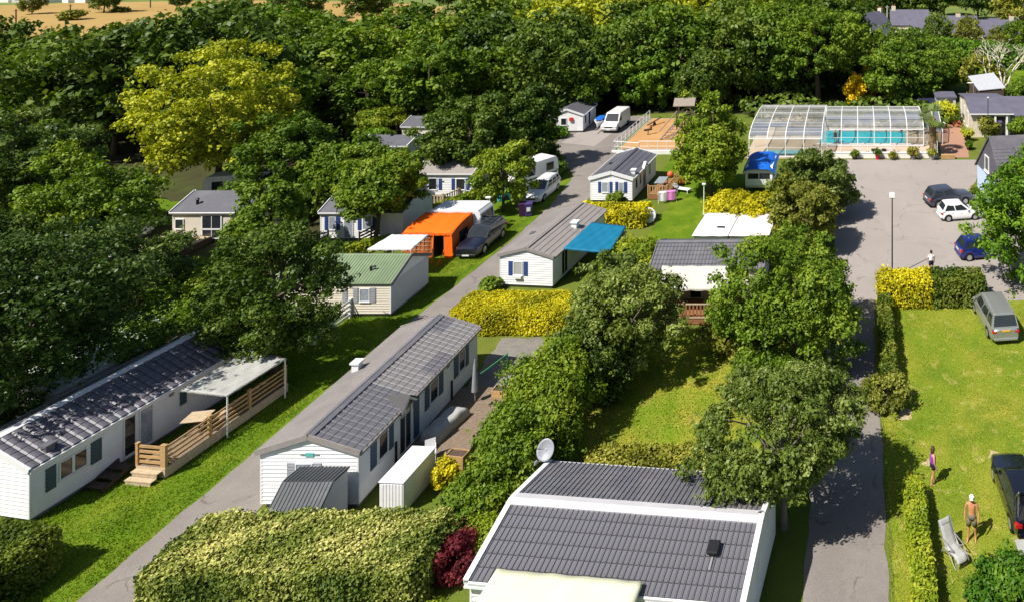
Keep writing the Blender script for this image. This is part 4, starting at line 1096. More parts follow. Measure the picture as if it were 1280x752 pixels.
# home with the blue canopy
D = Home('mobile_home', 'white mobile home with brown-grey roof, navy shutters and blue side canopy', 'mobile home', -24.8, 50.2, -4.8, 3.8, 8.2, 2.25, 2.75, 'y', WHITE)
D.roof(SHINGLE, ridgecap=SHINGLE, cap_w=.12, vergeh=.1, vmat=SHINGLE)
D.seams('right', 5, SHINGLE, .05, .03); D.seams('left', 14, SHINGLE, .02, .01, False, False)
D.siding('front', .16); D.siding('right', .16, False)
D.window('front', 1.02, 1.6, .95, 1.8, TARPG); 
for a in (.62, 1.72): D.shutter('front', a, a + .29, .88, 1.86, SHUT_NAVY)
D.panel('air_conditioner', 'front', 1.05, 1.6, .72, .88, .03, .2, WHITE2)
D.chimney('right', 4.6, .75, .4, .42, WHITE2)
D.window('right', 1.2, 2.0, .4, 2.0, PANE, 2, name='glazed_door', sill=False); D.window('right', 6.3, 7.0, 1.0, 1.8)
D.panel('roof_hatch', 'front', 1.6, 1.61, 1, 1.01, 0, .001, SHINGLE)
bpy.data.objects.remove(D.t.children[-1] if False else [c for c in D.t.children if c.name.startswith('roof_hatch')][0])
b = D.rp('left', 3.2, .8); MB().box(b.x - .15, b.x + .15, b.y - .2, b.y + .2, b.z, b.z + .14).obj('roof_vent', DARKSHEET, D.t)

# white home near the playground
E = Home('mobile_home', 'white mobile home with charcoal roof and navy shutters in front of the playground', 'mobile home', -24.3, 65.9, -1.4, 3.85, 7.0, 2.25, 2.8, 'y', WHITE)
E.roof(DARKSHEET, ridgecap=DARKSHEET, cap_w=.12, vergew=.06, vergeh=.2)
E.seams('right', 4, DARKSHEET, .05, .03); E.seams('left', 4, DARKSHEET, .05, .03)
E.siding('front', .16, True); E.siding('right', .16, False)
E.window('front', 1.1, 1.6, 1.0, 1.85, PANEC); E.window('front', 2.68, 3.02, 1.0, 1.85, PANEC)
for a in (.72, 1.76, 2.3, 3.12): E.shutter('front', a, a + .27, .93, 1.92, SHUT_NAVY)
E.chimney('right', 1.1, .35, .36, .38, WHITE2)
for (a, b) in ((.8, 1.3), (2.0, 2.4), (4.8, 5.2)): E.window('right', a, b, 1.0, 1.9)
E.window('right', 3.0, 3.7, .35, 2.1, PANE, 2, name='glazed_door', sill=False)
MB().prism([(2.6, 2.2), (3.35, 2.75), (4.1, 2.2), (4.0, 2.2), (3.35, 2.65), (2.7, 2.2)], 'x', 3.85, 4.1).obj('porch_gable', WHITE2, E.t)
b = E.rp('left', 3.4, .9); MB().box(b.x - .15, b.x + .15, b.y - .2, b.y + .2, b.z, b.z + .12).obj('roof_vent', BLACK, E.t)

# home with cream awning
F = Home('mobile_home', 'mobile home with grey tiled roof and cream awning between trees', 'mobile home', -13.66, 48.1, 1.0, 7.4, 4.3, 2.3, 3.1, 'x', LILAC)
F.roof(TILE, ridgecap=TILE, cap_w=.2, under=GAPSHADE, vmat=TILE)
F.tiles('front', 32, 6, TILE, False, prof=.035); F.tiles('back', 32, 6, TILE, False, prof=.035)
F.siding('front', .16, False, CREAM)
F.window('front', 4.6, 5.6, .95, 1.85, PANE, 2); F.window('front', 2.6, 3.3, .35, 2.05, PANE, 1, name='glazed_door', sill=False)
MB().prism([(4.1, 2.45), (4.75, 2.75), (5.4, 2.45)], 'y', .25, .8).obj('porch_gable', TILE, F.t)

# large dark roof in front
Gh = Home('mobile_home', 'wide mobile home with dark tiled roof and white ridge in front, dish at its corner', 'mobile home', -13.35, 24.95, -5.2, 9.6, 5.25, 2.4, 3.0, 'x', WHITE, ov=.18)
Gh.roof(TILED, ridgecap=mat('pale_grey_ridge', (.5, .49, .51), .5, .3, .06, 2), cap_w=.26, vergew=.2, under=GAPSHADE)
Gh.tiles('front', 49, 6, TILE, True, prof=.045); Gh.tiles('back', 49, 7, TILE, False, prof=.045)
Gh.siding('front', .17, False); Gh.siding('right', .17, False)
Gh.window('front', 7.6, 8.4, 1.0, 1.9, PANEC, 2); Gh.window('front', 5.5, 6.9, .4, 2.0, PANE, 2, name='glazed_door', sill=False)
Gh.panel('gutter', 'front', -.1, 9.7, 2.22, 2.29, .17, .25, WHITE2)
p = Gh.rp('front', 8.35, 1.55, .07)
O, u, v, n = Gh.fr['front']
MB().slab(p, u, v, n, -.2, .2, -.2, .25, .1, .26).slab(p, u, v, n, -.14, .14, -.12, .2, 0, .1).obj('roof_vent', BLACK, Gh.t, bevel=.03)
MB().slab(p, u, v, n, -.04, .04, -.62, -.2, .03, .06).obj('vent_strap', GREYP, Gh.t)
for i in range(13):
    a = .5 + i * .72; q = Gh.rp('front', a, -.02, -.06)
    MB().box(q.x - .02, q.x + .02, q.y - .05, q.y + .12, q.z - .05, q.z + .03).obj('gutter_bracket', WHITE2, Gh.t)

# cabins further back
H4 = Home('mobile_home', 'white mobile home with grey roof and blue shutters, half hidden by a bright tree', 'mobile home', -42.9, 57.7, 0, 6.6, 4.0, 2.3, 3.2, 'x', WHITE)
H4.roof(DARKSHEET, vergew=.05); H4.siding('front', .16, False)
H4.window('front', .75, 1.2, .95, 1.9, PANEC); H4.window('front', 3.45, 4.1, .95, 1.9, PANEC)
for a in (.35, 1.3, 3.0, 4.2): H4.shutter('front', a, a + .28, .9, 1.95, SHUT_NAVY)
H4.window('front', 1.95, 2.6, .3, 2.0, PANEC, 1, name='door', sill=False)
H5 = Home('mobile_home', 'beige mobile home with grey roof and white French doors onto a raised deck', 'mobile home', -54.6, 57.5, 0, 6.4, 4.2, 2.4, 3.3, 'x', CREAM)
H5.roof(DARKSHEET, vergew=.05)
H5.window('front', 2.45, 3.9, .35, 2.1, PANE, 2, name='french_door', sill=False, t=.09)
H5.panel('door_rail', 'front', 2.45, 3.9, .98, 1.1, .03, .06, WHITE2)
H5.window('front', .3, .9, 1.1, 1.8)
pp = H5.rp('front', 1.5, .9); MB().tube([pp, pp + Vector((0, 0, .45))], .1, 8).lathe([(.16, .45), (.02, .6)], 8, tuple(pp)).obj('flue', BLACK, H5.t)
H1 = Home('mobile_home', 'small cream cabin with hipped grey roof at the edge of the wood', 'mobile home', -52.4, 83.1, 0, 4.6, 3.8, 2.3, 3.0, 'x', CREAM)
H1.roof(DARKSHEET, vergew=.05); H1.window('front', 2.4, 2.8, 1.0, 1.5); H1.window('front', 3.5, 4.0, .9, 1.7, PANEC); H1.chimney('front', 2.2, 1.6, .35, .35, DARKSHEET)
H2 = Home('mobile_home', 'grey cabin with slate roof and gable window, above the beige roofed cabin', 'mobile home', -52.2, 75.6, 0, 5.0, 3.7, 2.3, 2.9, 'x', LILAC)
H2.roof(DARKSHEET, vergew=.08); H2.window('right', 1.6, 2.4, 1.0, 2.2, PANEC, 2); H2.window('front', 2.6, 3.4, .4, 2.0, PANE, 2)
pp = H2.rp('front', 2.5, 1.9); MB().tube([pp, pp + Vector((0, 0, .5))], .12, 8).obj('flue', BLACK, H2.t)
H3 = Home('mobile_home', 'white mobile home with beige roof and blue shutters behind the trellised fence', 'mobile home', -40.8, 66.8, 0, 5.2, 4.4, 2.35, 3.3, 'x', WHITE)
H3.roof(SHINGLE, vergew=.05); H3.siding('front', .16, False)
H3.window('front', 3.75, 4.5, .9, 1.85, PANE); H3.window('front', 1.2, 1.9, .9, 1.9)
for a in (3.3, 4.65, 2.1): H3.shutter('front', a, a + .3, .85, 1.9, SHUT_NAVY)
H6 = Home('mobile_home', 'small white cabin with grey roof beside the junction, under dark trees', 'mobile home', -37.6, 88.6, 4, 3.9, 5.5, 2.2, 2.9, 'y', WHITE)
H6.roof(DARKSHEET, vergew=.05); H6.window('front', 1.3, 1.9, 1.0, 1.8); H6.window('right', .6, 1.2, 1.0, 1.9); H6.window('right', 2.2, 2.9, .4, 2.0)
H6.panel('red_box', 'front', 2.3, 2.7, 1.5, 1.9, .01, .2, mat('red_paint', (.6, .03, .02), .5))
H7 = Home('mobile_home', 'pale mobile home with pale green roof hidden under the dark left-hand trees', 'mobile home', -42.7, 36.0, -8.5, 3.2, 6.0, 2.1, 2.4, 'y', LILAC)
H7.roof(mat('pale_green_roof', (.36, .42, .36), .6), vergew=.05)
H8 = Home('mobile_home', 'white roofed mobile home glimpsed between the dark trees by the bright lawn gap', 'mobile home', -62.5, 56.2, 0, 4.6, 3.2, 2.2, 2.5, 'x', WHITE)
H8.roof(TARPW, vergew=.05)
sheet('sunny_gap', wavy([(-67, 61), (-61.5, 61), (-61, 66), (-66, 67)], .7, .2), .01, LAWN_L)

# sheds and boxes
t = thing('garden_shed', 'low shed with ribbed grey metal roof against the long home\'s gable', 'shed', (-23.6, 28.75, 0), 0)
MB().prism([(.03, 0), (.03, 1.28), (.95, 2.02), (1.87, 1.92), (1.87, 0)], 'x', .04, 1.98).obj('wall', LILAC, t)
for (p0, p1) in (((-.1, 1.22), (.95, 2.06)), ((.952, 2.06), (1.9, 1.955))):
    d = Vector((0, p1[0] - p0[0], p1[1] - p0[1])); Ls = d.length; d.normalize(); nrm = Vector((0, -d.z, d.y)); O_ = Vector((-.06, p0[0], p0[1]))
    rf_ = MB().slab(O_, (1, 0, 0), d, nrm, 0, 2.12, 0, Ls, .0, .04).obj('roof', SHEDMETAL, t)
    for i in range(14): MB().slab(O_, (1, 0, 0), d, nrm, .02 + i * .158, .05 + i * .158, .01, Ls - .01, .041, .07).obj('roof_seam', SHEDMETAL, rf_)
t = thing('storage_box', 'white storage box with flat lid standing beside the long home', 'storage box', (-20.25, 30.6, 0), rad(-3))
MB().box(0, 1.05, 0, 2.1, .05, 1.36).obj('box_body', WHITE, t); MB().box(-.04, 1.09, -.04, 2.14, 1.362, 1.42).obj('lid', TARPW, t, bevel=.015)
for i in range(7): MB().box(.05 + i * .14, .16 + i * .14, -.02, -.001, .1, 1.3).obj('panel_rib', WHITE, t)

# folded-flat white roofs (two joined canvas cabins)
for i, (x0, x1, lab, m) in enumerate(((-12.75, -9.95, 'white flat trailer cover with a dark slot, left of its pinkish twin', TARPW), (-9.9, -6.75, 'pinkish white flat trailer cover, right of its white twin', PINKW))):
    t = thing('covered_trailer', lab, 'trailer', (x0, 55.9, 0), 0, 'covered trailers')
    W_ = x1 - x0
    MB().box(.1, W_ - .1, .1, 4.5, .0, 1.1).obj('wall', LILAC if i == 0 else TARPBEIGE, t)
    MB().grid(lambda a, b: (W_ * a + .25 * b, -.05 + 4.6 * b, 1.16 + .1 * math.sin(math.pi * b) + .015 * math.sin(a * 14)), 10, 8).obj('roof_sheet', m, t, smooth=True)
    t.children[-1].modifiers.new('thickness', 'SOLIDIFY').thickness = .05
    if i == 0: MB().box(1.7, 2.3, 1.3, 1.5, 1.27, 1.31).obj('roof_slot', BLACK, t)

# ------------------------------------------------------------------ canopies and awnings
canopy('side_canopy', 'bright blue canopy on posts along the brown-grey roofed home', [(-20.75, 51.1, 2.3), (-17.5, 51.1, 2.0), (-17.75, 55.6, 2.05), (-20.4, 55.6, 2.35)], TARPBLUE, posts=(1, 2), valance=.1, sag=.05)
canopy('deck_awning', 'grey-white awning over the timber deck, leaf litter on its far end', [(-33.1, 35.3, 2.3), (-30.75, 35.2, 2.1), (-30.3, 38.3, 2.1), (-32.6, 38.5, 2.35)], TARPG, posts=(1, 2), postm=WHITE2, valance=.08, sag=.06)
canopy('cream_awning', 'cream-white awning over the veranda of the grey tiled home', [(-12.75, 45.7, 2.1), (-8.3, 45.7, 2.1), (-8.1, 48.0, 2.5), (-12.9, 48.0, 2.5)], TARPBEIGE, posts=(0, 1), valance=.14, sag=.04)
canopy('tent_roof', 'pale cream awning sheet over the front edge of the dark tiled roof', [(-12.9, 20.6, 2.35), (-7.5, 20.4, 2.3), (-7.25, 24.4, 2.74), (-12.4, 24.86, 2.76)], TARPCREAM, posts=(0, 1), valance=.2, sag=.05)
canopy('gazebo', 'white flat-topped gazebo between the green roof and the orange tent', [(-34.6, 51.0, 2.3), (-31.5, 51.0, 2.3), (-31.7, 53.4, 2.32), (-34.4, 53.4, 2.32)], TARPW, posts=(0, 1, 2, 3), valance=.12, sag=-.12, pr=.02)

# ------------------------------------------------------------------ decks
t = thing('timber_deck', 'honey timber deck with plank rails along the white home by the lane', 'deck', (-32.72, 32.75, 0), rad(-6.3))
deck_floor(t, 1.45, 6.2, .5, DECKB, 'y', side=WOODPALE)
railing(t, (1.4, .05), (1.4, 6.1), 4, .92, WOOD, 4, .5, post=.12, rail=(.035, .1))
railing(t, (0.0, .05), (1.28, .05), 2, .92, WOOD, 4, .5, post=.12, rail=(.035, .12))
for i, (z, d) in enumerate(((.16, .52), (.34, .26))): MB().box(.0, 1.35, -d, -d + .24, z, z + .05).box(.05, 1.3, -d + .02, -d + .05, z - .16, z).obj('step', WOODPALE, t)
ta = thing('terrace_table', 'weathered square table on the timber deck under the awning', 'table', (-32.0, 35.0, .5), rad(10))
for i in range(6): MB().box(-.5, .5, -.42 + i * .14, -.42 + i * .14 + .13, .70, .73).obj('plank', WOODPALE, ta)
MB().bar((-.35, -.35, 0), (.1, .1, .7), .06, .06).bar((.35, -.35, 0), (-.1, .1, .7), .06, .06).bar((.35, .35, 0), (-.1, -.1, .7), .06, .06).bar((-.35, .35, 0), (.1, -.1, .7), .06, .06).obj('trestle', WOODDARK, ta)
bn = thing('terrace_bench', 'small timber bench by the deck railing', 'bench', (-31.45, 35.9, .5), rad(80))
for i in range(3): MB().box(-.55, .55, -.2 + i * .14, -.2 + i * .14 + .12, .42, .46).obj('seat_plank', WOODPALE, bn)
for sx in (-.45, .45): MB().box(sx - .03, sx + .03, -.18, .18, 0, .42).obj('leg', WOODDARK, bn)
st = thing('entry_steps', 'dark timber steps at the door of the white home by the lane', 'steps', (-34.15, 31.9, 0), rad(-8.5))
for i in range(3): MB().box(0.02, .9, .0 + i * .42, .36 + i * .42, .12 + i * .13, .17 + i * .13).obj('tread', WOODDARK, st)
for sx in (.0, .93): MB().bar((sx, -.05, .08), (sx, 1.3, .46), .05, .16).obj('stringer', WOODDARK, st)

t = thing('garden_deck', 'honey timber deck with baluster rail beside the charcoal roofed home', 'deck', (-19.3, 66.6, 0), 0)
deck_floor(t, 1.9, 4.3, .4, WOODRED, 'y')
railing(t, (.05, .05), (1.8, .05), 3, .9, WOOD, 3, .4, balus=.2, bal=(.09, .03)); railing(t, (1.85, .1), (1.85, 4.2), 4, .9, WOOD, 3, .4, balus=.24, bal=(.09, .03))
ta = thing('glass_table', 'long grey glass-topped table on the baluster-railed deck', 'table', (-18.55, 68.6, .4), 0)
MB().box(-.45, .45, -.9, .9, .72, .75).obj('top', PANEC, ta)
for sx in (-.38, .38):
    for sy in (-.8, .8): MB().box(sx - .025, sx + .025, sy - .025, sy + .025, 0, .72).obj('leg', GREYP, ta)
t = thing('veranda', 'brown veranda with picket rail in front of the cream awning home', 'deck', (-12.6, 45.4, 0), 0)
deck_floor(t, 5.2, 2.5, .35, WOODRED, 'x')
railing(t, (.05, -.02), (5.1, -.02), 4, 1.0, WOODRED, 3, .35, balus=.2, bal=(.11, .025), railm=WOODPALE)
railing(t, (.0, .1), (.0, 2.3), 2, 1.0, WOODRED, 3, .35, balus=.2, bal=(.11, .025))
t = thing('raised_deck', 'raised deck with dark balusters and pale boards before the French doors', 'deck', (-55.5, 53.4, 0), 0)
deck_floor(t, 4.2, 4.0, .5, WOODPALE, 'y', side=WOODDARK)
railing(t, (.05, .0), (2.6, .0), 3, .95, WOODDARK, 3, .5, balus=.2, bal=(.06, .03)); railing(t, (2.65, .05), (4.1, 2.2), 2, .95, WOODDARK, 3, .5, balus=.22, bal=(.06, .03))

# fences
t = thing('plank_fence', 'white ranch fence with four rails at the corner of the green roofed home', 'fence', (0, 0, 0))
railing(t, (-32.45, 46.2), (-32.5, 43.2), 3, 1.15, WHITE2, 4, post=.13, rail=(.03, .15)); railing(t, (-32.65, 43.15), (-35.3, 43.0), 3, 1.15, WHITE2, 4, post=.13, rail=(.03, .15))
t = thing('trellis_fence', 'pale timber picket fence below the beige roofed home', 'fence', (0, 0, 0))
railing(t, (-40.2, 64.9), (-37.4, 65.1), 3, 1.0, WOODPALE, 3, balus=.22, bal=(.12, .025)); railing(t, (-37.3, 65.1), (-36.2, 68.0), 3, 1.0, WOODPALE, 3, balus=.22, bal=(.12, .025))
t = thing('ramp_rail', 'dark timber stair rail in front of the blue shuttered home', 'railing', (0, 0, 0))
railing(t, (-38.9, 56.4), (-37.6, 58.6), 4, 1.0, WOODDARK, 4, .2, post=.09, rail=(.03, .13), zq=.6)
railing(t, (-42.4, 56.0), (-41.2, 56.2), 3, 1.0, WOODDARK, 3, .1, post=.09, rail=(.03, .1), zq=.4)

# ------------------------------------------------------------------ tent, caravans, boat
t = thing('awning_tent', 'orange frame tent with brown side walls pitched against the white caravan', 'tent', (-34.4, 54.7, 0))
def roofz(a, b): return 1.82 + .5 * b + .16 * math.sin(math.pi * min(1, b * 1.1)) ** .7 - .05 * math.sin(a * math.pi * 3) ** 2
MB().grid(lambda a, b: (-.05 + 3.8 * a, -.08 + 3.0 * b, roofz(a, b) - .03 * math.sin(b * math.pi)), 12, 8).obj('roof_cloth', ORANGE, t, smooth=True)
t.children[-1].modifiers.new('thickness', 'SOLIDIFY').thickness = .02
MB().grid(lambda a, b: (3.72 + .03 * math.sin(b * 9) + .1 * (1 - a), 2.85 * b, .05 + (1.85 + .45 * b - .05) * a), 5, 14).obj('side_wall', BROWNC, t, smooth=True)
MB().box(3.80, 3.815, .9, 2.0, .85, 1.6).obj('side_window', PANE, t)
MB().grid(lambda a, b: (.0, 2.85 * b, .05 + (1.85 + .45 * b - .05) * a), 3, 6).obj('side_wall', BROWNC, t)
MB().grid(lambda a, b: (2.3 * b, .02 + .03 * math.sin(b * 16) - .1 * (1 - a), .05 + 1.85 * a), 4, 14).obj('front_wall', BROWNC, t)
MB().box(2.3, 3.1, .5, .52, .0, 1.85).obj('doorway_shade', BLACK, t)  # black sheet painting the shade inside the open tent doorway
for i in range(6): MB().box(.3 + i * .32, .33 + i * .32, -.1, -.07, .55, 1.7).obj('lattice_bar', WOODPALE, t)
for i in range(4): MB().box(.25, 2.05, -.072, -.05, .62 + i * .3, .65 + i * .3).obj('lattice_bar', WOODPALE, t)
MB().grid(lambda a, b: (3.1 + .62 * a + .12 * (1 - b), -.03 - .12 * (1 - b), .03 + 1.84 * b), 4, 8).obj('door_flap', ORANGE, t)
t.children[-1].modifiers.new('thickness', 'SOLIDIFY').thickness = .02
for i in range(9): MB().box(-.05 + i * .42, .34 + i * .42, -.11, -.09, 1.72, 1.91).obj('valance_scallop', ORANGE, t, bevel=.03)
for xx in (.03, 2.3, 3.1, 3.7): MB().tube([(xx, -.02, 0), (xx, -.02, 1.86)], .02, 6).obj('pole', ALU, t)
for (a, b) in (((2.3, -.02, 1.8), (2.75, -1.0, .02)), ((3.72, -.05, 1.8), (3.4, -1.5, .02))): MB().bar(a, b, .05, .05).obj('guy_strap', ORANGE, t)
caravan('caravan', 'white caravan behind the orange tent, dappled with tree shade', -32.2, 58.75, 0, 4.4, 2.1, 2.45, WHITE, TARPW, windows_side=2)
c2 = caravan('caravan', 'white caravan with large windows behind the silver-white estate car', -31.6, 70.6, 62, 4.2, 2.1, 2.5, WHITE, WHITE2, windows_side=2, stripe=SHUT_BLUE)
c3 = caravan('caravan', 'caravan with a royal blue tarpaulin over its roof, beside the tall conical tree', -9.2, 70.2, 90, 4.0, 2.6, 2.5, WHITE, WHITE2, windows_side=2)
for ch in list(c3.children):
    if ch.name.startswith('drawbar') or ch.name.startswith('jack'): bpy.data.objects.remove(ch)
t = thing('roof_tarpaulin', 'royal blue tarpaulin tied over the caravan roof', 'tarpaulin', (-9.2, 70.2, 0), 0)
MB().grid(lambda a, b: (-1.5 + 3.0 * a, -2.3 + 4.4 * b, 2.72 - .45 * abs(2 * a - 1) ** 4 - .55 * max(0, .25 - b) ** 1 * 4 * .6 + .02 * math.sin(a * 17 + b * 9)), 14, 14).obj('cloth', TARPROYAL, t, smooth=True)
c5 = caravan('caravan', 'white caravan with blue awning sheets behind the beige home', -57.0, 66.5, 15, 4.6, 2.1, 2.6, WHITE, WHITE2, windows_side=2, stripe=TARPROYAL)
t = thing('boat', 'small motor boat with a blue cover on a trailer beside the van', 'boat', (-32.1, 90.9, 0), rad(183))
bm_ = MB().grid(lambda a, b: ((b - .5) * 1.5 * (1 - max(0, a - .55) ** 2 * 4.6), -1.9 + 3.8 * a, .55 + .62 * abs(2 * b - 1) ** 1.5 + .12 * a), 14, 10); bm_.obj('hull', WHITE2, t, smooth=True)
t.children[-1].modifiers.new('thickness', 'SOLIDIFY').thickness = .05
MB().grid(lambda a, b: ((b - .5) * 1.52 * (1 - max(0, a - .5) ** 2 * 4), -1.6 + 3.0 * a, 1.22 + .28 * math.sin(math.pi * b) * math.sin(math.pi * min(1, a * 1.1)) + .1 * a), 10, 10).obj('cover', TARPROYAL, t, smooth=True)
for sx in (-.7, .7):
    w_ = MB().lathe([(.05, -.07), (.26, -.07), (.26, .07), (.05, .07)], 14).obj('wheel', RUBBER, t); w_.matrix_basis = Matrix.Translation((sx, -.5, .27)) @ Matrix.Rotation(rad(90), 4, 'Y')
MB().bar((0, -1.8, .5), (0, 2.9, .5), .08, .08).bar((-.7, -.5, .4), (.7, -.5, .4), .06, .06).obj('trailer_frame', GREYP, t)
MB().box(-.18, .18, -2.3, -1.95, .55, 1.35).obj('outboard_motor', BLACK, t, bevel=.06)

# ------------------------------------------------------------------ cars
PAINT_BK = mat('blue_black_paint', (.008, .01, .022), .22, .6, .1, 1, coat=.8)
PAINT_SI = mat('silver_paint', (.36, .365, .36), .3, .5, .04, 1, metal=.55, coat=.5)
PAINT_GR = mat('graphite_paint', (.06, .062, .085), .25, .6, .06, 1, metal=.3, coat=.8)
PAINT_WH = mat('white_paint', (.74, .74, .74), .3, .5, .03, 1, coat=.5)
PAINT_BL = mat('deep_blue_paint', (.008, .02, .16), .25, .6, .06, 1, metal=.2, coat=.8)
PAINT_BB = mat('black_paint', (.006, .007, .014), .2, .6, .1, 1, coat=.9)
car('parked_car', 'blue-black off-roader with roof bars parked beside the orange tent', -29.45, 56.7, 180, 4.75, 1.9, 1.75, 'suv', PAINT_BK, rack=True, wr=.37)
car('parked_car', 'silver-white estate car parked in front of a caravan by the lane', -29.45, 67.6, 178, 4.5, 1.76, 1.58, 'wagon', PAINT_WH, nwin=3, rails=True)
car('parked_car', 'silver people carrier with yellow number plate on the lawn by the hedge', 8.72, 45.5, 6.5, 4.75, 1.82, 1.78, 'mpv', PAINT_SI, rails=True, plate=AMBER, nwin=3)
car('parked_car', 'graphite crossover parked behind the white hatchback', 8.45, 65.75, -72, 4.4, 1.82, 1.6, 'suv', PAINT_GR, wr=.34)
car('parked_car', 'small white hatchback parked beside the graphite crossover', 9.0, 62.4, -80, 3.75, 1.62, 1.46, 'hatch', PAINT_WH, wr=.29)
car('parked_car', 'deep blue hatchback parked under the bright green tree', 9.6, 55.1, -78, 3.85, 1.68, 1.5, 'hatch', PAINT_BL, rear_light='tall', wr=.3)
d = car('parked_car', 'black hatchback on the lawn with its tailgate raised, behind the man', 7.1, 31.25, 4, 4.3, 1.74, 1.46, 'hatch', PAINT_BB, rear_light='tall', wr=.31)
for ch in list(d.children):
    if ch.name.startswith('rear_window'): bpy.data.objects.remove(ch)
MB().add([(-.66, -2.06, .9), (.66, -2.06, .9), (.56, -1.62, 1.38), (-.56, -1.62, 1.38)], [(0, 1, 2, 3)]).obj('boot_opening', BLACK, d)  # flat black panel in place of the shade inside the open boot
hy, hz, ty, tz = -1.6, 1.47, -2.25, 2.2
tg = MB()
for (x0, z0f, x1, z1f) in ((-.62, 0, -.70, 1), (.62, 0, .70, 1)): tg.bar((x0, hy + (ty - hy) * z0f, hz), (x1, ty, tz), .1, .06)
tg.bar((-.64, hy, hz), (.64, hy, hz), .1, .06).bar((-.72, ty, tz), (.72, ty, tz), .12, .09)
tg.hexa([(-.7, ty, tz - .05), (.7, ty, tz - .05), (.7, ty - .1, tz - .4), (-.7, ty - .1, tz - .4), (-.7, ty + .06, tz), (.7, ty + .06, tz), (.7, ty - .03, tz - .42), (-.7, ty - .03, tz - .42)])
to = tg.obj('tailgate', PAINT_BB, d)
MB().add([(-.6, hy - .06, hz + .06), (.6, hy - .06, hz + .06), (.66, ty + .06, tz - .05), (-.66, ty + .06, tz - .05)], [(0, 1, 2, 3)]).obj('tailgate_window', PANEC, to)
for sx in (-.66, .66): MB().tube([(sx, -1.98, 1.0), (sx * .98, -1.95, 1.86)], .014, 6).obj('gas_strut', ALU, d)
van('white_van', 'white high-roofed van parked beside the playground fence', -30.3, 90.9, 177, mat('van_white_paint', (.66, .66, .66), .35, .5, .05, 1, coat=.3))

# ------------------------------------------------------------------ people
person('woman with long brown hair, purple tank top and dark shorts on the lawn', 3.45, 32.3, -75, 1.66, SKIN,
       dict(arm={-1: ((-.24, -.03, 1.14), (-.25, .05, .90)), 1: ((.24, -.02, 1.14), (.25, .08, .90))}, leg={-1: ((-.10, .06, .50), (-.10, .10, .09)), 1: ((.10, -.02, .50), (.11, -.12, .09))}),
       [('shorts', NAVYC, .28), ('top', PURPLE), ('hair', HAIRB)])
person('bare-chested man in a white cap and khaki shorts on the lawn', 4.72, 29.35, 165, 1.78, SKINT,
       dict(arm={-1: ((-.27, -.02, 1.14), (-.27, .08, .90)), 1: ((.27, -.02, 1.14), (.27, .06, .90))}, leg={-1: ((-.13, .03, .50), (-.15, .0, .09)), 1: ((.12, .06, .50), (.14, .10, .09))}),
       [('shorts', KHAKI, .75), ('shorthair', HAIRD), ('cap', WHITEC)])
person('dark-haired person in a white shirt crossing the car park behind the hedge', 5.45, 52.2, 10, 1.65, SKIN, None, [('shorts', NAVYC, .6), ('tshirt', WHITEC), ('shorthair', HAIRD)])
person('bather in dark swimwear standing at the edge of the pool', -2.4, 84.2, 160, 1.7, SKIN, None, [('shorts', NAVYC, .3), ('top', NAVYC), ('shorthair', HAIRD)])

# ------------------------------------------------------------------ things on the lawn and terraces
def deck_chair(name, label, x, y, yaw, cloth, frame, group=None):
    t = thing(name, label, 'deck chair', (x, y, 0), rad(yaw), group)
    path = [(-.62, 1.12), (-.5, .95), (-.33, .68), (-.16, .42), (-.05, .36), (.15, .38), (.42, .44), (.52, .40), (.62, .24)]
    for sx in (-.28, .28):
        MB().tube([(sx, a, b) for a, b in path], .02, 6).obj('frame', frame, t)
        MB().tube([(sx, .5, .02), (sx, .1, .30), (sx, -.3, .62)], .018, 6).obj('leg', frame, t)
        MB().tube([(sx, -.5, .02), (sx, -.1, .30), (sx, .3, .60)], .018, 6).obj('leg', frame, t)
        MB().tube([(sx, -.36, .66), (sx, .32, .62)], .022, 6).obj('armrest', frame, t)
    MB().tube([(-.28, -.5, .02), (.28, -.5, .02)], .018, 6).tube([(-.28, .5, .02), (.28, .5, .02)], .018, 6).obj('crossbar', frame, t)
    def fn(a, b):
        q = a * (len(path) - 1); i = min(int(q), len(path) - 2); f = q - i
        return (-.25 + .5 * b, path[i][0] + (path[i + 1][0] - path[i][0]) * f, path[i][1] + (path[i + 1][1] - path[i][1]) * f + .03 - .03 * math.sin(math.pi * b) + .012 * math.sin(a * 40))
    MB().grid(fn, 24, 4).obj('seat', cloth, t, smooth=True)
    t.children[-1].modifiers.new('thickness', 'SOLIDIFY').thickness = .05
    MB().grid(lambda a, b: (-.2 + .4 * b, -.6 + .1 * a, 1.14 - .14 * a + .03 * math.sin(math.pi * a)), 4, 4).obj('headrest', cloth, t, smooth=True)
    t.children[-1].modifiers.new('thickness', 'SOLIDIFY').thickness = .06
    return t
dc = deck_chair('deck_chair', 'grey padded reclining chair with pale frame on the lawn near the man', 3.85, 28.5, 210, TARPG, ALU)
t = thing('camping_table', 'pale grey camping table at the rear of the black car', 'table', (6.85, 28.0, 0), rad(4))
MB().box(-.55, .75, -.75, .5, .70, .735).obj('top', TARPG, t)
for sx in (-.5, .7):
    for sy in (-.7, .45): MB().tube([(sx, sy, 0), (sx, sy, .7)], .018, 6).obj('leg', ALU, t)

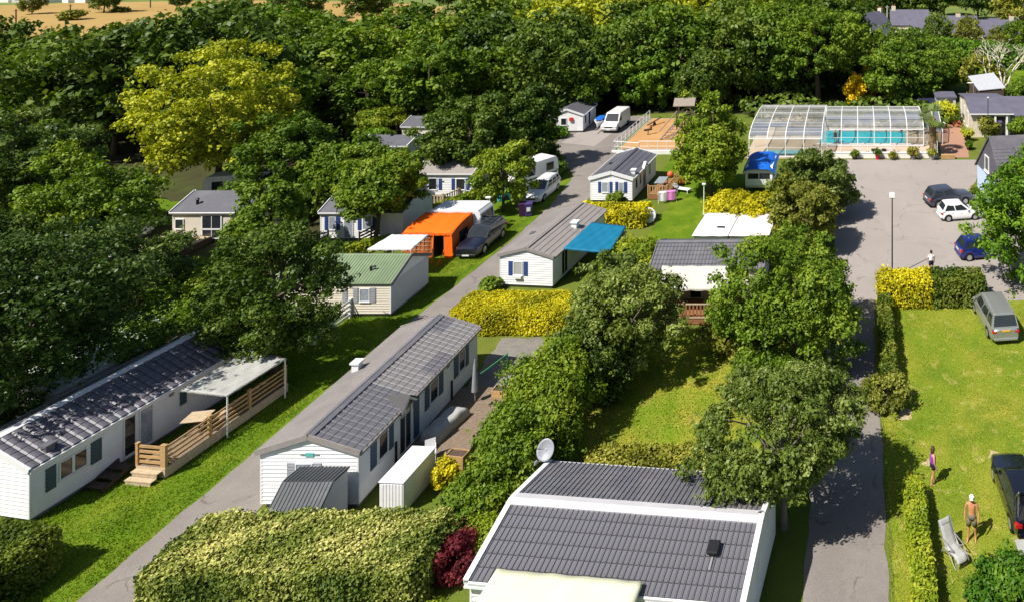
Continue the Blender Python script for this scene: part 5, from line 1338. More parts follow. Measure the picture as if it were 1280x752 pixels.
# satellite dish on its mast at the corner of the dark roof
t = thing('satellite_dish', 'grey satellite dish on a mast at the dark tiled roof\'s corner', 'satellite dish', (-13.0, 30.45, 0), rad(-22))
MB().tube([(0, 0, -.05), (0, 0, 2.72)], .035, 8).obj('mast', ALU, t)
dish = MB().grid(lambda a, b: (a * .37 * math.cos(2 * math.pi * b), .11 * a * a, a * .41 * math.sin(2 * math.pi * b)), 5, 24)
dm_ = dish.obj('reflector', mat('dish_grey', (.27, .28, .31), .4, .4, .05), t, smooth=True)
dm_.modifiers.new('thickness', 'SOLIDIFY').thickness = .02
dm_.matrix_basis = Matrix.Translation((0, -.12, 2.95)) @ Matrix.Rotation(rad(200), 4, 'Z') @ Matrix.Rotation(rad(28), 4, 'X')
MB().bar((0, -.15, 2.6), (0, -.65, 2.75), .03, .03).box(-.04, .04, -.75, -.62, 2.72, 2.84).obj('feed_arm', GREYP, t)

# terrace things behind the long home
t = thing('covered_table', 'terrace table under a dusty white cover behind the long home', 'table', (-20.3, 35.6, 0), rad(-10))
MB().grid(lambda a, b: (-.55 + 1.1 * b + .0, -1.15 + 2.3 * a, .78 - .62 * max(abs(2 * a - 1), abs(2 * b - 1)) ** 9 + .03 * math.sin(a * 21) * math.sin(b * 9)), 24, 16).obj('cover', TARPG, t, smooth=True)
t.children[-1].modifiers.new('thickness', 'SOLIDIFY').thickness = .02
for sx in (-.4, .4):
    for sy in (-.9, .9): MB().box(sx - .03, sx + .03, sy - .03, sy + .03, 0, .7).obj('leg', WOODDARK, t)
t = thing('terrace_boards', 'weathered terrace boards beside the long home', 'deck', (-21.25, 32.9, 0), 0)
deck_floor(t, 2.9, 6.0, .22, DECKB, 'x')
t = thing('folded_parasol', 'folded grey parasol standing on the terrace', 'parasol', (-19.9, 37.6, .2), 0)
MB().tube([(0, 0, 0), (0, 0, 2.2)], .025, 8).obj('pole', ALU, t)
MB().lathe([(.03, .55), (.16, .6), (.13, 1.2), (.09, 1.8), (.03, 2.25)], 10).obj('canopy', mat('grey_cloth', (.24, .25, .27), .8), t)
t = thing('rotary_dryer', 'green-armed clothes dryer post beside the terrace', 'clothes dryer', (-18.6, 38.4, 0), rad(20))
MB().tube([(0, 0, 0), (0, 0, 2.3)], .035, 8).obj('post', mat('green_paint', (.04, .2, .08), .5), t); MB().bar((0, 0, 2.25), (-1.2, -.5, 1.75), .05, .05).obj('arm', MATS['green_paint'], t)
for i, (x, y, lab) in enumerate(((-19.2, 37.9, 'orange timber planter box at the foot of the clothes dryer'), (-18.95, 33.2, 'orange timber planter box beside the white storage box'))):
    t = thing('planter_box', lab, 'planter', (x, y, 0), rad(-8), 'timber planters')
    for z in (.05, .25, .45): MB().box(0, .9, 0, .03, z, z + .18).box(0, .9, .47, .5, z, z + .18).box(0, .03, .03, .47, z, z + .18).box(.87, .9, .03, .47, z, z + .18).obj('plank', WOOD, t)
    MB().box(.03, .87, .03, .47, .1, .58).obj('soil', WOODDARK, t)
t = thing('garden_chair', 'white plastic garden chair beside the storage box', 'chair', (-19.75, 33.4, .2), rad(30))
MB().grid(lambda a, b: (-.24 + .48 * b, -.2 + .42 * a, .42 + .03 * (2 * b - 1) ** 2), 4, 4).grid(lambda a, b: (-.22 + .44 * b, .22 + .1 * a, .42 + .45 * a), 4, 4).obj('seat', WHITE2, t)
t.children[-1].modifiers.new('thickness', 'SOLIDIFY').thickness = .02
for sx in (-.22, .22):
    MB().tube([(sx, -.2, 0), (sx, -.18, .42)], .018, 6).obj('leg', WHITE2, t); MB().tube([(sx, .28, 0), (sx, .22, .42)], .018, 6).obj('leg', WHITE2, t)
    MB().tube([(sx, -.2, .42), (sx, -.2, .62), (sx, .26, .64)], .016, 6).obj('armrest', WHITE2, t)

t = thing('covered_barbecue', 'garden table set under a brown-pink cover in front of the blue shuttered home', 'table', (-41.2, 55.2, 0), rad(5))
MB().grid(lambda a, b: (-1.0 + 2.0 * a, -.6 + 1.2 * b, .85 + .25 * math.sin(math.pi * a) ** .5 * math.sin(math.pi * b) - .7 * max(abs(2 * a - 1), abs(2 * b - 1)) ** 8 + .05 * math.sin(a * 13)), 20, 14).obj('cover', PINKC, t, smooth=True)
t.children[-1].modifiers.new('thickness', 'SOLIDIFY').thickness = .02
for sx in (-.7, .7):
    for sy in (-.4, .4): MB().box(sx - .04, sx + .04, sy - .04, sy + .04, 0, .8).obj('leg', WOOD, t)
t = thing('timber_bench', 'honey timber bench below the brown-pink covered table', 'bench', (-41.6, 53.9, 0), rad(2))
for i in range(3): MB().box(-1.1, 1.1, i * .15, i * .15 + .13, .44, .48).obj('seat_plank', WOOD, t)
for sx in (-.9, 0, .9): MB().box(sx - .05, sx + .05, .02, .4, 0, .44).obj('leg', WOOD, t)
t = thing('drying_rack', 'laundry rack with a pink and a white towel near the timber deck', 'laundry rack', (-17.3, 66.0, 0), rad(20))
MB().tube([(-.8, -.25, 0), (-.8, .2, .95)], .015, 6).tube([(-.8, .25, 0), (-.8, -.2, .95)], .015, 6).tube([(.8, -.25, 0), (.8, .2, .95)], .015, 6).tube([(.8, .25, 0), (.8, -.2, .95)], .015, 6).tube([(-.8, .2, .95), (.8, .2, .95)], .012, 6).tube([(-.8, -.2, .95), (.8, -.2, .95)], .012, 6).obj('frame', WHITE2, t)
for nm, x0, x1, m in (('towel', -.75, -.1, TARPW), ('towel', -.05, .7, mat('pink_towel', (.62, .2, .5), .85))):
    MB().grid(lambda a, b, x0=x0, x1=x1: (x0 + (x1 - x0) * b, -.24 + .04 * math.sin(b * 8) - .06 * (1 - a), .25 + .73 * a), 5, 6).grid(lambda a, b, x0=x0, x1=x1: (x0 + (x1 - x0) * b, -.24 + .46 * a, .98 + .01 * math.sin(a * 9)), 4, 4).obj(nm, m, t, smooth=True)
t = thing('round_table', 'white round garden table tipped on its edge behind the golden hedge', 'table', (-17.7, 61.3, 0), rad(20))
tb = MB().lathe([(.0, .0), (.62, .0), (.65, .02), (.62, .05), (.0, .06)], 20).obj('top', WHITE2, t); tb.matrix_basis = Matrix.Translation((0, 0, .62)) @ Matrix.Rotation(rad(68), 4, 'X')
MB().bar((0, .1, .6), (0, .75, .1), .05, .05).obj('leg', WHITE2, t)
for i, (px, py, lab) in enumerate(((852, 240, 'white sun lounger on the grass beside the conical tree'),)):
    x, y = G(px, py); t = thing('sun_lounger', lab, 'sun lounger', (x, y, 0), rad(70))
    MB().box(-.3, .3, -.9, .4, .3, .36).obj('bed', WHITE2, t, bevel=.02); MB().bar((0, .4, .34), (0, .95, .7), .6, .05).obj('backrest', WHITE2, t)
    for sx in (-.25, .25):
        for sy in (-.8, .3): MB().box(sx - .03, sx + .03, sy - .03, sy + .03, 0, .3).obj('leg', WHITE2, t)
REDB = mat('orange_red_plastic', (.75, .12, .05), .4)
for px, py, r, lab in ((838, 222, .32, 'round orange-red ball on the grass behind the timber deck'), (855, 231, .3, 'orange-red toy car seat on the grass near the conical tree')):
    x, y = G(px, py); t = thing('toy', lab, 'toy', (x, y, 0), .4)
    if r == .32: MB().lathe([(.001, 0)] + [(r * math.sin(a), r - r * math.cos(a)) for a in np.linspace(.2, 2.95, 10)] + [(.001, 2 * r)], 16).obj('ball', REDB, t, smooth=True)
    else:
        MB().box(-.45, .45, -.25, .25, .15, .4).box(-.4, -.1, -.25, .25, .4, .75).obj('body', REDB, t, bevel=.05, seg=2)
        for sx in (-.3, .3): MB().tube([(sx, -.3, .14), (sx, .3, .14)], .14, 12).obj('wheel', BLACK, t)
t = thing('small_tent', 'small teal tent between the estate car and the trees', 'tent', (-32.6, 67.0, 0), rad(30))
MB().prism([(-.7, 0), (.7, 0), (0, 1.0)], 'y', -.8, .8).obj('fly_sheet', mat('teal_cloth', (.02, .22, .24), .7), t); MB().prism([(-.3, .02), (.3, .02), (0, .7)], 'y', -.815, -.803).obj('door_panel', BLACK, t)
t = thing('notice_board', 'dark purple recycling board on posts by the lane', 'sign', (-27.4, 61.9, 0), 0); bpy.data.objects.remove(t)
for i, (px, lab, m) in enumerate(((653, 'dark plum wheelie bin, left of the pair by the lane', mat('plum_bin', (.05, .015, .06), .5)), (661, 'dark violet wheelie bin with a white sticker, right of the pair by the lane', mat('violet_bin', (.06, .04, .16), .5)))):
    x, y = G(px, 270); t = thing('wheelie_bin', lab, 'bin', (x, y, 0), rad(20), 'wheelie bins by the lane')
    MB().hexa([(-.24, -.26, .06), (.24, -.26, .06), (.24, .26, .06), (-.24, .26, .06), (-.3, -.34, 1.1), (.3, -.34, 1.1), (.3, .36, 1.1), (-.3, .36, 1.1)]).obj('body', m, t)
    MB().box(-.31, .31, -.36, .38, 1.102, 1.15).obj('lid', m, t, bevel=.02)
    for sx in (-.22, .22): MB().tube([(sx - .03, .3, .1), (sx + .03, .3, .1)], .1, 10).obj('wheel', BLACK, t)
    if i: MB().box(-.15, .15, -.34, -.325, .5, .85).obj('sticker', WHITE2, t)

# lamp posts and poles
def lamp(label, x, y, h, m=BLACK, head=(.42, .3, .5), arm=0, name='lamp_post'):
    t = thing(name, label, 'lamp post', (x, y, 0), 0)
    MB().tube([(0, 0, -.05), (0, 0, .5), (0, 0, .52), (0, 0, h)], [.085, .085, .055, .04], 10).obj('pole', m, t)
    MB().box(-.12, .12, -.12, .12, 0, .03).obj('base_plate', m, t)
    a, b, c = head
    if arm: MB().tube([(0, 0, h), (-arm * .3, 0, h + .08), (-arm, 0, h + .1)], .03, 6).obj('arm', m, t)
    MB().hexa([(-a / 2 - arm, -c / 2, h + .02), (a / 2 - arm, -c / 2, h + .02), (a / 2 - arm, c / 2, h + .02), (-a / 2 - arm, c / 2, h + .02), (-a * .42 - arm, -c * .4, h + b), (a * .42 - arm, -c * .4, h + b), (a * .42 - arm, c * .4, h + b), (-a * .42 - arm, c * .4, h + b)]).obj('lantern', mat('lamp_white', (.74, .71, .66), .5), t, bevel=.03)
    MB().box(-a * .4 - arm, a * .4 - arm, -c * .38, c * .38, h - .02, h + .018).obj('diffuser', LENS, t)
    return t
lamp('tall black lamp post with a white box lantern at the car park hedge', 2.6, 51.7, 5.7)
x, y = G(612, 285); lamp('short white lamp post beside the caravan of the orange tent', x, y, 2.5, WHITE2, (.5, .12, .25), .1)
x, y = G(880, 268); lamp('thin white lamp post behind the flat trailer covers', x, y, 2.6, WHITE2, (.35, .12, .25), 0)
x, y = G(1217, 143); lamp('grey street lamp with a short arm behind the reception building', x, y, 4.2, GREYP, (.8, .12, .3), .45)
x, y = G(1235, 178); lamp('slim dark lamp post in front of the reception doorway', x, y, 5.2, BLACK, (.2, .12, .2), 0)
x, y = G(717, 150); lamp('thin grey post at the edge of the dark wood by the junction', x, y, 3.2, GREYP, (.25, .1, .25), 0)
for i, (px, by, h, lab) in enumerate(((20, 44, 6.5, 'timber pole at the near edge of the wheat field, leftmost'), (88, 24, 4.5, 'timber pole in the middle of the wheat field'), (188, 8, 5, 'timber pole on the far edge of the wheat field'), (528, 20, 5.5, 'timber pole where the wheat field meets the hedgerow'))):
    x, y = G(px, by + 2); t = thing('utility_pole', lab, 'pole', (x, y, 0), 0, 'poles across the wheat field')
    MB().tube([(0, 0, -.2), (0, 0, h)], [.17, .12], 7).obj('pole', WOODDARK, t); MB().box(-.5, .5, -.06, .06, h - .4, h - .28).obj('crossarm', WOODDARK, t)
x, y = G(1109, 40); t = thing('utility_pole', 'pale concrete pole beside the far slate houses', 'pole', (x, y, 0), 0); MB().tube([(0, 0, -.2), (0, 0, 6.5)], [.2, .14], 7).obj('pole', CONCRETE, t); MB().box(-.5, .5, -.06, .06, 6.1, 6.2).obj('crossarm', CONCRETE, t)
# ------------------------------------------------------------------ pool, its telescopic cover, reception
WATERM = mat('pool_water', (.03, .58, .70), .08, .6, .1, 1.5, bump=.25, bscale=2.5)
o = MB().prism([(-4.3, 84.6), (5.7, 84.4), (6.1, 89.2), (-4.3, 89.6)], 'z', .015, .028).obj('pool_water', WATERM); o['kind'] = 'structure'
o = MB().prism([(-10.6, 80.0), (-4.9, 79.9), (-4.7, 81.6), (-10.4, 81.8)], 'z', .015, .028).obj('paddling_pool_water', mat('paddling_water', (.20, .48, .55), .1, .6, .08, 1.5)); o['kind'] = 'structure'
for (x0, x1, y0, y1) in ((-4.6, 6.4, 89.65, 90.0), (-4.6, 6.4, 84.0, 84.35)):
    t = MB().box(x0, x1, y0, y1, .016, .06).obj('pool_coping', WHITE2); t['kind'] = 'structure'
POLY = glass_mat('milky_polycarbonate', (.80, .82, .82), .7, .12, .26, (.42, .41, .38))
CLEAR = glass_mat('clear_glazing', (.95, .97, .97), .9, .03, .03)
def enclosure(name, label, x0, x1, n, y0, yc, hv, hc, steps, clear_to=2):
    t = thing(name, label, 'pool enclosure', (0, 0, 0), 0, 'sections of the sliding pool cover')
    K = 6                                         # curve points per half
    def prof(half):
        pts = [(y0, .12), (y0, hv * .52), (y0 + .02, hv)]
        for i in range(1, K + 1):
            a = math.pi / 2 * i / K
            pts.append((yc - (yc - y0) * math.cos(a) ** .9, hv + (hc - hv) * math.sin(a) ** .95))
        return pts if half == 0 else [(2 * yc - p[0], p[1]) for p in pts]
    P0, P1 = prof(0), prof(1)
    for i in range(n + 1):
        x = x0 + (x1 - x0) * i / n; mb = MB()
        line = [(x, a, b) for a, b in P0] + [(x, a, b) for a, b in P1[-2::-1]]
        for a, b in zip(line[:-1], line[1:]): mb.bar(a, b, .11, .09, (1, 0, 0))
        mb.obj('arch_rib', WHITE2, t)
    for i in range(n):
        a0, a1 = x0 + (x1 - x0) * i / n + .06, x0 + (x1 - x0) * (i + 1) / n - .06
        for (s0, s1, m) in ((0, 1, CLEAR), (1, 2, CLEAR), (2, 4, POLY), (4, 6, POLY), (6, 8, POLY)):
            for Pp in (P0, P1):
                mb = MB()
                for j in range(s0, s1): mb.add([(a0, *Pp[j]), (a1, *Pp[j]), (a1, *Pp[j + 1]), (a0, *Pp[j + 1])], [(0, 1, 2, 3)])
                mb.obj('pane', m, t)
    for Pp in (P0, P1):
        for j, (wd) in ((0, .2), (1, .05), (2, .13), (4, .035), (6, .035)):
            MB().bar((x0, *Pp[j]), (x1, *Pp[j]), wd, .1 if j in (0, 2) else .035).obj('purlin', WHITE2, t)
        mb = MB()
        for j in range(2, len(Pp) - 1):
            for f in (.33, .66):
                a = (Pp[j][0] + (Pp[j + 1][0] - Pp[j][0]) * f, Pp[j][1] + (Pp[j + 1][1] - Pp[j][1]) * f); mb.bar((x0, *a), (x1, *a), .018, .018)
        mb.obj('sheet_joints', WHITE2, t, 'stuff')
    MB().bar((x0, yc, hc), (x1, yc, hc), .09, .06).obj('ridge_bar', WHITE2, t)
    for xx in (x0, x1):
        for q in (.25, .5, .75):
            yy = y0 + (2 * yc - 2 * y0) * q; zz = hc * .96 if q == .5 else (hv + (hc - hv) * .8)
            MB().bar((xx, yy, .1), (xx, yy, zz), .06, .06).obj('end_mullion', WHITE2, t)
    return t
enclosure('pool_enclosure', 'taller left-hand section of the arched pool cover with white ribs', -11.75, -3.75, 4, 79.1, 86.0, 2.05, 3.15, 4)
enclosure('pool_enclosure', 'lower right-hand section of the arched pool cover over the turquoise water', -3.6, 7.8, 6, 83.2, 87.6, 1.95, 3.1, 4)
t = thing('pool_end_section', 'narrow grey end section of the pool cover behind the palm', 'pool enclosure', (0, 0, 0))
for i in range(3):
    x = 8.3 + i * .9
    MB().bar((x, 84.0, .05), (x, 84.0, 1.5), .07, .07).bar((x, 84.0, 1.5), (x, 88.5, 2.9), .07, .07).bar((x, 88.5, 2.9), (x, 93, 1.5), .07, .07).obj('frame_rib', WHITE2, t)
for i in range(2):
    x = 8.34 + i * .9
    MB().add([(x, 84, .1), (x + .82, 84, .1), (x + .82, 84, 1.5), (x, 84, 1.5)], [(0, 1, 2, 3)]).obj('pane', CLEAR, t)
    MB().add([(x, 84, 1.5), (x + .82, 84, 1.5), (x + .82, 88.5, 2.9), (x, 88.5, 2.9)], [(0, 1, 2, 3)]).obj('pane', POLY, t)
# low white wall with planters
t = thing('terrace_wall', 'low white wall between the pool terrace and the car park', 'wall', (0, 0, 0))
MB().box(-3.3, 8.9, 78.9, 79.15, 0, .55).obj('wall_body', RENDERW, t); MB().box(-3.35, 8.95, 78.86, 79.19, .552, .6).obj('coping', WHITE2, t)
for i in range(9): MB().box(-3.2 + i * 1.48, -3.14 + i * 1.48, 78.98, 79.04, .6, 1.5).obj('rail_post', WHITE2, t)
for i in range(3): MB().bar((-3.2 + i * 1.48, 79.01, 1.48), (-1.72 + i * 1.48, 79.01, 1.48), .05, .05).obj('rail', WHITE2, t)
def pot_plant(label, x, y, pr, ph, potm, leafm, R, H, seed, flower=None, name='planter'):
    pr, ph, R, H = pr * .85, ph * .85, R * .8, H * .8
    t = thing(name, label, 'potted plant', (x, y, 0), 0, 'planters along the terrace')
    MB().lathe([(pr * .7, 0), (pr, ph), (pr * 1.1, ph + .02), (pr * 1.1, ph + .08), (pr * .85, ph + .08)], 14).obj('pot', potm, t)
    rng = np.random.default_rng(seed)
    P, Nn, tn, c = crown_arrays(R, H, .2, rng, 'bush', 1.6, 14, 900, (.35, .5)); P[:, 2] += ph
    link('foliage', quad_mesh('foliage', leaf_quads(P, Nn, .24, .13, rng), tn, leafm), None, t)
    if flower:
        k = rng.permutation(len(P))[:40]; link('flowers', quad_mesh('flowers', leaf_quads(P[k] + Nn[k] * .06, Nn[k], .16, .14, rng), tn[k], flower), None, t)
REDPOT = mat('red_pot', (.5, .015, .05), .4)
REDFL = leaf_mat('orange_flower', (.5, .06, .01), (.7, .12, .02), (.8, .25, .04), hue=0)
PINKFL = leaf_mat('pink_flower', (.5, .08, .15), (.6, .15, .2), (.7, .3, .3), hue=0)
pot_plant('dark pot with a green shrub, leftmost on the terrace wall', -.15, 78.4, .34, .5, BLACK, OAKG, .42, .6, 1)
pot_plant('bright red pot with a dark plant in front of the terrace wall', 2.35, 78.4, .32, .6, REDPOT, OAKD, .4, .6, 2)
pot_plant('pot of yellowish flowers in the middle of the terrace wall', 3.9, 78.4, .32, .4, GREYP, OLIVE, .5, .55, 3, BLOOM)
pot_plant('tall pale oleander in a pot before the terrace wall', 6.2, 78.4, .34, .45, GREYP, OLIVE, .65, 1.1, 4, PINKFL)
pot_plant('leafy pot at the foot of the palm', 8.3, 78.45, .42, .55, CONCRETE, OLIVE, .6, .8, 5)
pot_plant('grey tub with orange flowers beside the pale blue wall', 10.95, 66.6, .5, .6, CONCRETE, OAKG, .6, .5, 6, REDFL)
pot_plant('dark square tub with a yellow shrub beside the reception path', 13.2, 85.4, .5, .6, BLACK, YELG, .75, 1.3, 7)
pot_plant('dark tub with a low plant at the mouth of the brick path', 12.9, 82.0, .45, .6, BLACK, OAKG, .5, .5, 8)
pot_plant('green tub with bright shrub against the reception steps', 15.6, 83.6, .5, .5, WOODDARK, MAPLE, .6, .6, 9)
for i, (x, lab) in enumerate(((0.25, 'pink sun chair on the pool terrace, left one of the two'), (3.75, 'pink sun chair on the pool terrace, right one of the two'))):
    deck_chair('sun_chair', lab, x, 80.4, 100, mat('pink_canvas', (.62, .3, .28), .8), WHITE2, 'pink sun chairs')
for i, (x, lab) in enumerate(((1.95, 'dark barrel stool on the pool terrace, left one'), (3.1, 'dark barrel stool on the pool terrace, right one'))):
    t = thing('stool', lab, 'stool', (x, 79.9, 0), 0, 'dark stools'); MB().lathe([(.22, 0), (.26, .3), (.22, .6)], 12).obj('base', WOODDARK, t); MB().lathe([(.28, .602), (.28, .66)], 12).obj('seat', BLACK, t)
t = thing('timber_bench', 'honey timber planter bench at the end of the terrace wall', 'bench', (10.05, 78.6, 0), 0)
for i in range(3): MB().box(-.75, .75, -.25 + i * .17, -.1 + i * .17, .42, .46).obj('seat_plank', WOOD, t)
for z in (.05, .18, .3): MB().box(-.75, .75, -.22, -.19, z, z + .11).obj('front_plank', WOOD, t)
for sx in (-.7, .64): MB().box(sx, sx + .06, -.18, .2, 0, .418).obj('leg', WOOD, t)
t = thing('entrance_screen', 'white lattice screen with a notice beside the brick path', 'screen', (0, 0, 0))
for i in range(5): MB().box(8.95, 9.0, 79.4 + i * 1.1, 79.48 + i * 1.1, 0, 1.7).obj('post', WHITE2, t)
for z in (.3, 1.0, 1.65): MB().bar((8.975, 79.4, z), (8.975, 83.9, z), .05, .06).obj('rail', WHITE2, t)
MB().add([(8.97, 79.5, .1), (8.97, 83.8, .1), (8.97, 83.8, 1.6), (8.97, 79.5, 1.6)], [(0, 1, 2, 3)]).obj('pane', CLEAR, t)
t = thing('inflatable_pool', 'round blue and white basin beside the brick path', 'basin', (10.3, 92.0, 0)); MB().lathe([(.3, 0), (1.1, .05), (1.25, .35), (1.15, .42), (1.05, .3)], 20).obj('rim', WHITE2, t); MB().lathe([(.01, .28), (1.04, .29), (1.0, .3), (.01, .3)], 20).obj('water', mat('basin_water', (.05, .35, .6), .1, .6), t)

# palm
t = thing('palm_tree', 'palm with a shaggy trunk at the corner of the pool terrace', 'palm', (8.5, 79.9, 0))
rng = np.random.default_rng(4)
tb = MB(); tb.tube([(0, 0, -.1), (.03, 0, .8), (.0, .02, 2.0), (.02, 0, 3.3), (0, 0, 4.1)], [.4, .36, .38, .44, .36], 10)
for k in range(160):
    z = rng.uniform(.3, 3.9); a = rng.uniform(0, 6.28); tb.bar((.3 * math.cos(a), .3 * math.sin(a), z), (.46 * math.cos(a), .46 * math.sin(a), z + .14), .09, .03)
tb.obj('trunk', mat('palm_trunk', (.22, .15, .08), .9, .1, .3, 8), t)
fv = []
for sx in (-1, 1):
    for i in range(16):
        a = rad(-75 + 150 * i / 15) ; 
fan = MB()
fan.bar((0, 0, 0), (.62, 0, .05), .03, .02)
for i in range(12):
    a = rad(-80 + 160 * i / 11); r = .78
    b = Vector((.62, 0, .05)); d = Vector((math.cos(a), math.sin(a), .12 - .25 * abs(math.sin(a)))); e = b + d * r + Vector((0, 0, -.12)); sd_ = Vector((-math.sin(a), math.cos(a), 0)) * .032; m1 = b + d * r * .55
    fan.add([b, m1 + sd_, e, m1 - sd_], [(0, 1, 2, 3)])
fme = fan.mesh('frond', mat('palm_frond', (.11, .15, .03), .5, .35, .25, 3))
for k in range(40):
    f = link('frond', fme, None, t); el = rad(-50 + 130 * ((k * .618) % 1)); az = k * 2.399
    f.matrix_basis = Matrix.Translation((0, 0, 4.15)) @ Matrix.Scale(1.3, 4) @ Matrix.Rotation(az, 4, 'Z') @ Matrix.Rotation(-el, 4, 'Y') @ Matrix.Rotation(rng.uniform(-.4, .4), 4, 'X')

# reception building
R_ = thing('reception_building', 'cream reception building with slate roof and ivy by the doorway', 'building', (13.9, 86.9, 0), 0)
def opening(owner, face, u, w, z0, z1, W, D, m=PANE, name='window', frame=WHITE2, t=.09):
    f = MB(); pos = {'left': lambda a, z, d: (-d, D - a, z), 'front': lambda a, z, d: (a, -d, z), 'right': lambda a, z, d: (W + d, a, z)}[face]
    def bx(mb, a0, a1, c0, c1, d0, d1): mb.hexa([pos(a, z, d) for z in (c0, c1) for a, d in ((a0, d1), (a1, d1), (a1, d0), (a0, d0))])
    for (a0, a1, c0, c1) in ((u - t, u, z0 - t, z1 + t), (u + w, u + w + t, z0 - t, z1 + t), (u, u + w, z1, z1 + t), (u, u + w, z0 - t, z0)): bx(f, a0, a1, c0, c1, 0, .06)
    bx(f, u - t - .05, u + w + t + .05, z0 - t - .06, z0 - t, 0, .12)
    bx(f, u + w / 2 - .025, u + w / 2 + .025, z0, z1, .004, .045)
    o = f.obj(name, frame, owner); p = MB(); bx(p, u, u + w, z0, z1, 0, .03); p.obj('pane', m, o)
    return o
MB().prism([(0, 0), (0, 2.9), (4.5, 3.7), (9.5, 3.0), (9.5, 0)], 'x', 0, 4.7).obj('wall', RENDER, R_)
MB().hexa([(-.2, -.4, 2.86), (5.0, -.4, 2.86), (5.0, 4.5, 3.74), (-.2, 4.5, 3.74), (-.2, -.4, 2.98), (5.0, -.4, 2.98), (5.0, 4.5, 3.86), (-.2, 4.5, 3.86)]).obj('roof', FARSLATE, R_)
MB().hexa([(-.2, 4.52, 3.74), (5.0, 4.52, 3.74), (5.0, 9.8, 3.0), (-.2, 9.8, 3.0), (-.2, 4.52, 3.86), (5.0, 4.52, 3.86), (5.0, 9.8, 3.12), (-.2, 9.8, 3.12)]).obj('roof', FARSLATE, R_)
MB().box(-.25, 5.05, -.5, -.41, 2.82, 2.94).obj('gutter', WHITE2, R_)
for a, w_ in ((1.2, .6), (4.0, .6), (6.6, .7)): opening(R_, 'left', a, w_, .7, 2.5, 4.7, 9.5, PANE, frame=RENDERW)
MB().box(2.75, 4.4, -.02, -.002, .1, 2.5).obj('doorway', BLACK, R_)
for a in (2.75, 4.15): MB().box(a, a + .22, -.35, -.021, .0, 2.75).obj('door_pillar', RENDERW, R_)
MB().box(3.1, 3.7, -.06, -.022, .1, 2.1).obj('door', mat('violet_curtain', (.16, .12, .3), .6), R_)
MB().box(2.7, 4.5, -1.2, -.4, 0, .16).obj('door_step', CONCRETE, R_)
W2 = thing('reception_annex', 'lower annex with grey-blue roof right of the reception doorway', 'building', (18.7, 88.5, 0), 0)
MB().box(.02, 7, 0, 5, 0, 2.2).obj('wall', RENDERW, W2); MB().hexa([(0, -.3, 2.15), (7.2, -.3, 2.15), (7.2, 5.2, 3.3), (0, 5.2, 3.3), (0, -.3, 2.27), (7.2, -.3, 2.27), (7.2, 5.2, 3.42), (0, 5.2, 3.42)]).obj('roof', FARSLATE, W2)
W3 = thing('service_hut', 'small white hut with flat roof and dark door behind the palm', 'building', (10.9, 97.5, 0), 0)
MB().box(0, 2.6, 0, 3, 0, 2.3).obj('wall', mat('lilac_render', (.55, .54, .62), .8), W3); MB().box(-.15, 2.75, -.2, 3.2, 2.302, 2.5).obj('roof', FARSLATE, W3); MB().box(1.5, 2.2, -.04, -.002, .3, 2.0).obj('door', WOODDARK, W3)
W4 = thing('screen_fence', 'dark blue-grey board fence beside the white hut', 'fence', (8.4, 98.9, 0), 0)
for i in range(9): MB().box(i * .27, i * .27 + .25, 0, .04, 0, 1.9 + .05 * (i % 2)).obj('board', mat('blue_grey_boards', (.035, .04, .1), .7), W4)
W5 = thing('metal_shed', 'open shed with a pale sloping metal roof behind the reception', 'shed', (16.6, 97.5, 0), rad(8))
MB().box(.1, 3.6, .1, 4.5, 0, 3.2).obj('wall', WOODDARK, W5); MB().hexa([(0, 0, 3.25), (3.8, 0, 3.5), (3.8, 5, 4.6), (0, 5, 4.2), (0, 0, 3.33), (3.8, 0, 3.58), (3.8, 5, 4.68), (0, 5, 4.28)]).obj('roof', mat('galvanised_sheet', (.42, .43, .46), .4, .5, .1), W5)
W6 = thing('brick_steps', 'brown timber steps climbing beside the reception wall', 'steps', (12.5, 91.5, 0), rad(5))
for i in range(8): MB().box(.0, 1.0, i * .34, i * .34 + .33, 0, .14 + i * .11).obj('step', TERRA, W6)
# slate house at the car park
q = rad(8.1)
Hs = thing('slate_house', 'tall slate-hung gable house with pale blue ground floor by the parked cars', 'building', (12.65, 61.0, 0), q)
HD, HE, HR, HW = 7.7, 2.7, 6.3, 12.0
MB().box(0, HW, 0, HD, 0, HE - .02).obj('ground_floor_wall', BLUEWALL, Hs)
MB().prism([(-.05, HE), (HD + .05, HE), (HD / 2, HR - .15)], 'x', -.04, HW).obj('slate_gable', SLATE, Hs)
import itertools
cosr = HD / 2; rl = math.hypot(cosr, HR - HE); sv = Vector((0, cosr / rl, (HR - HE) / rl)); sn_ = Vector((0, -(HR - HE) / rl, cosr / rl))
for (y0, sy) in ((0, 1), (HD, -1)):
    v_ = Vector((0, sv.y * sy, sv.z)); n_ = Vector((0, sn_.y * sy, sn_.z)); O_ = Vector((-.2, y0, HE)) - v_ * .35
    MB().slab(O_, (1, 0, 0), v_, n_, 0, HW + .3, 0, rl + .35, 0, .1).obj('roof', SLATE, Hs); rfo = Hs.children[-1]
    if sy == 1:
        mb = MB()
        for r in range(14): mb.slab(O_, (1, 0, 0), v_, n_, 0, HW + .3, r * .33, r * .33 + .3, .101, .125)
        mb.obj('slate_courses', SLATE, rfo, 'stuff')
        sk = MB().slab(O_, (1, 0, 0), v_, n_, 2.9, 3.9, 2.0, 3.4, .126, .2).obj('skylight', WHITE2, Hs); MB().slab(O_, (1, 0, 0), v_, n_, 3.02, 3.78, 2.12, 3.28, .201, .215).obj('pane', PANE, sk)
mb = MB()
for r in range(11):
    z = HE + .02 + r * .3; k = (z + .28 - HE) / (HR - HE) * HD / 2
    if HD - 2 * k > .3: mb.box(-.075, -.041, k, HD - k, z, z + .27)
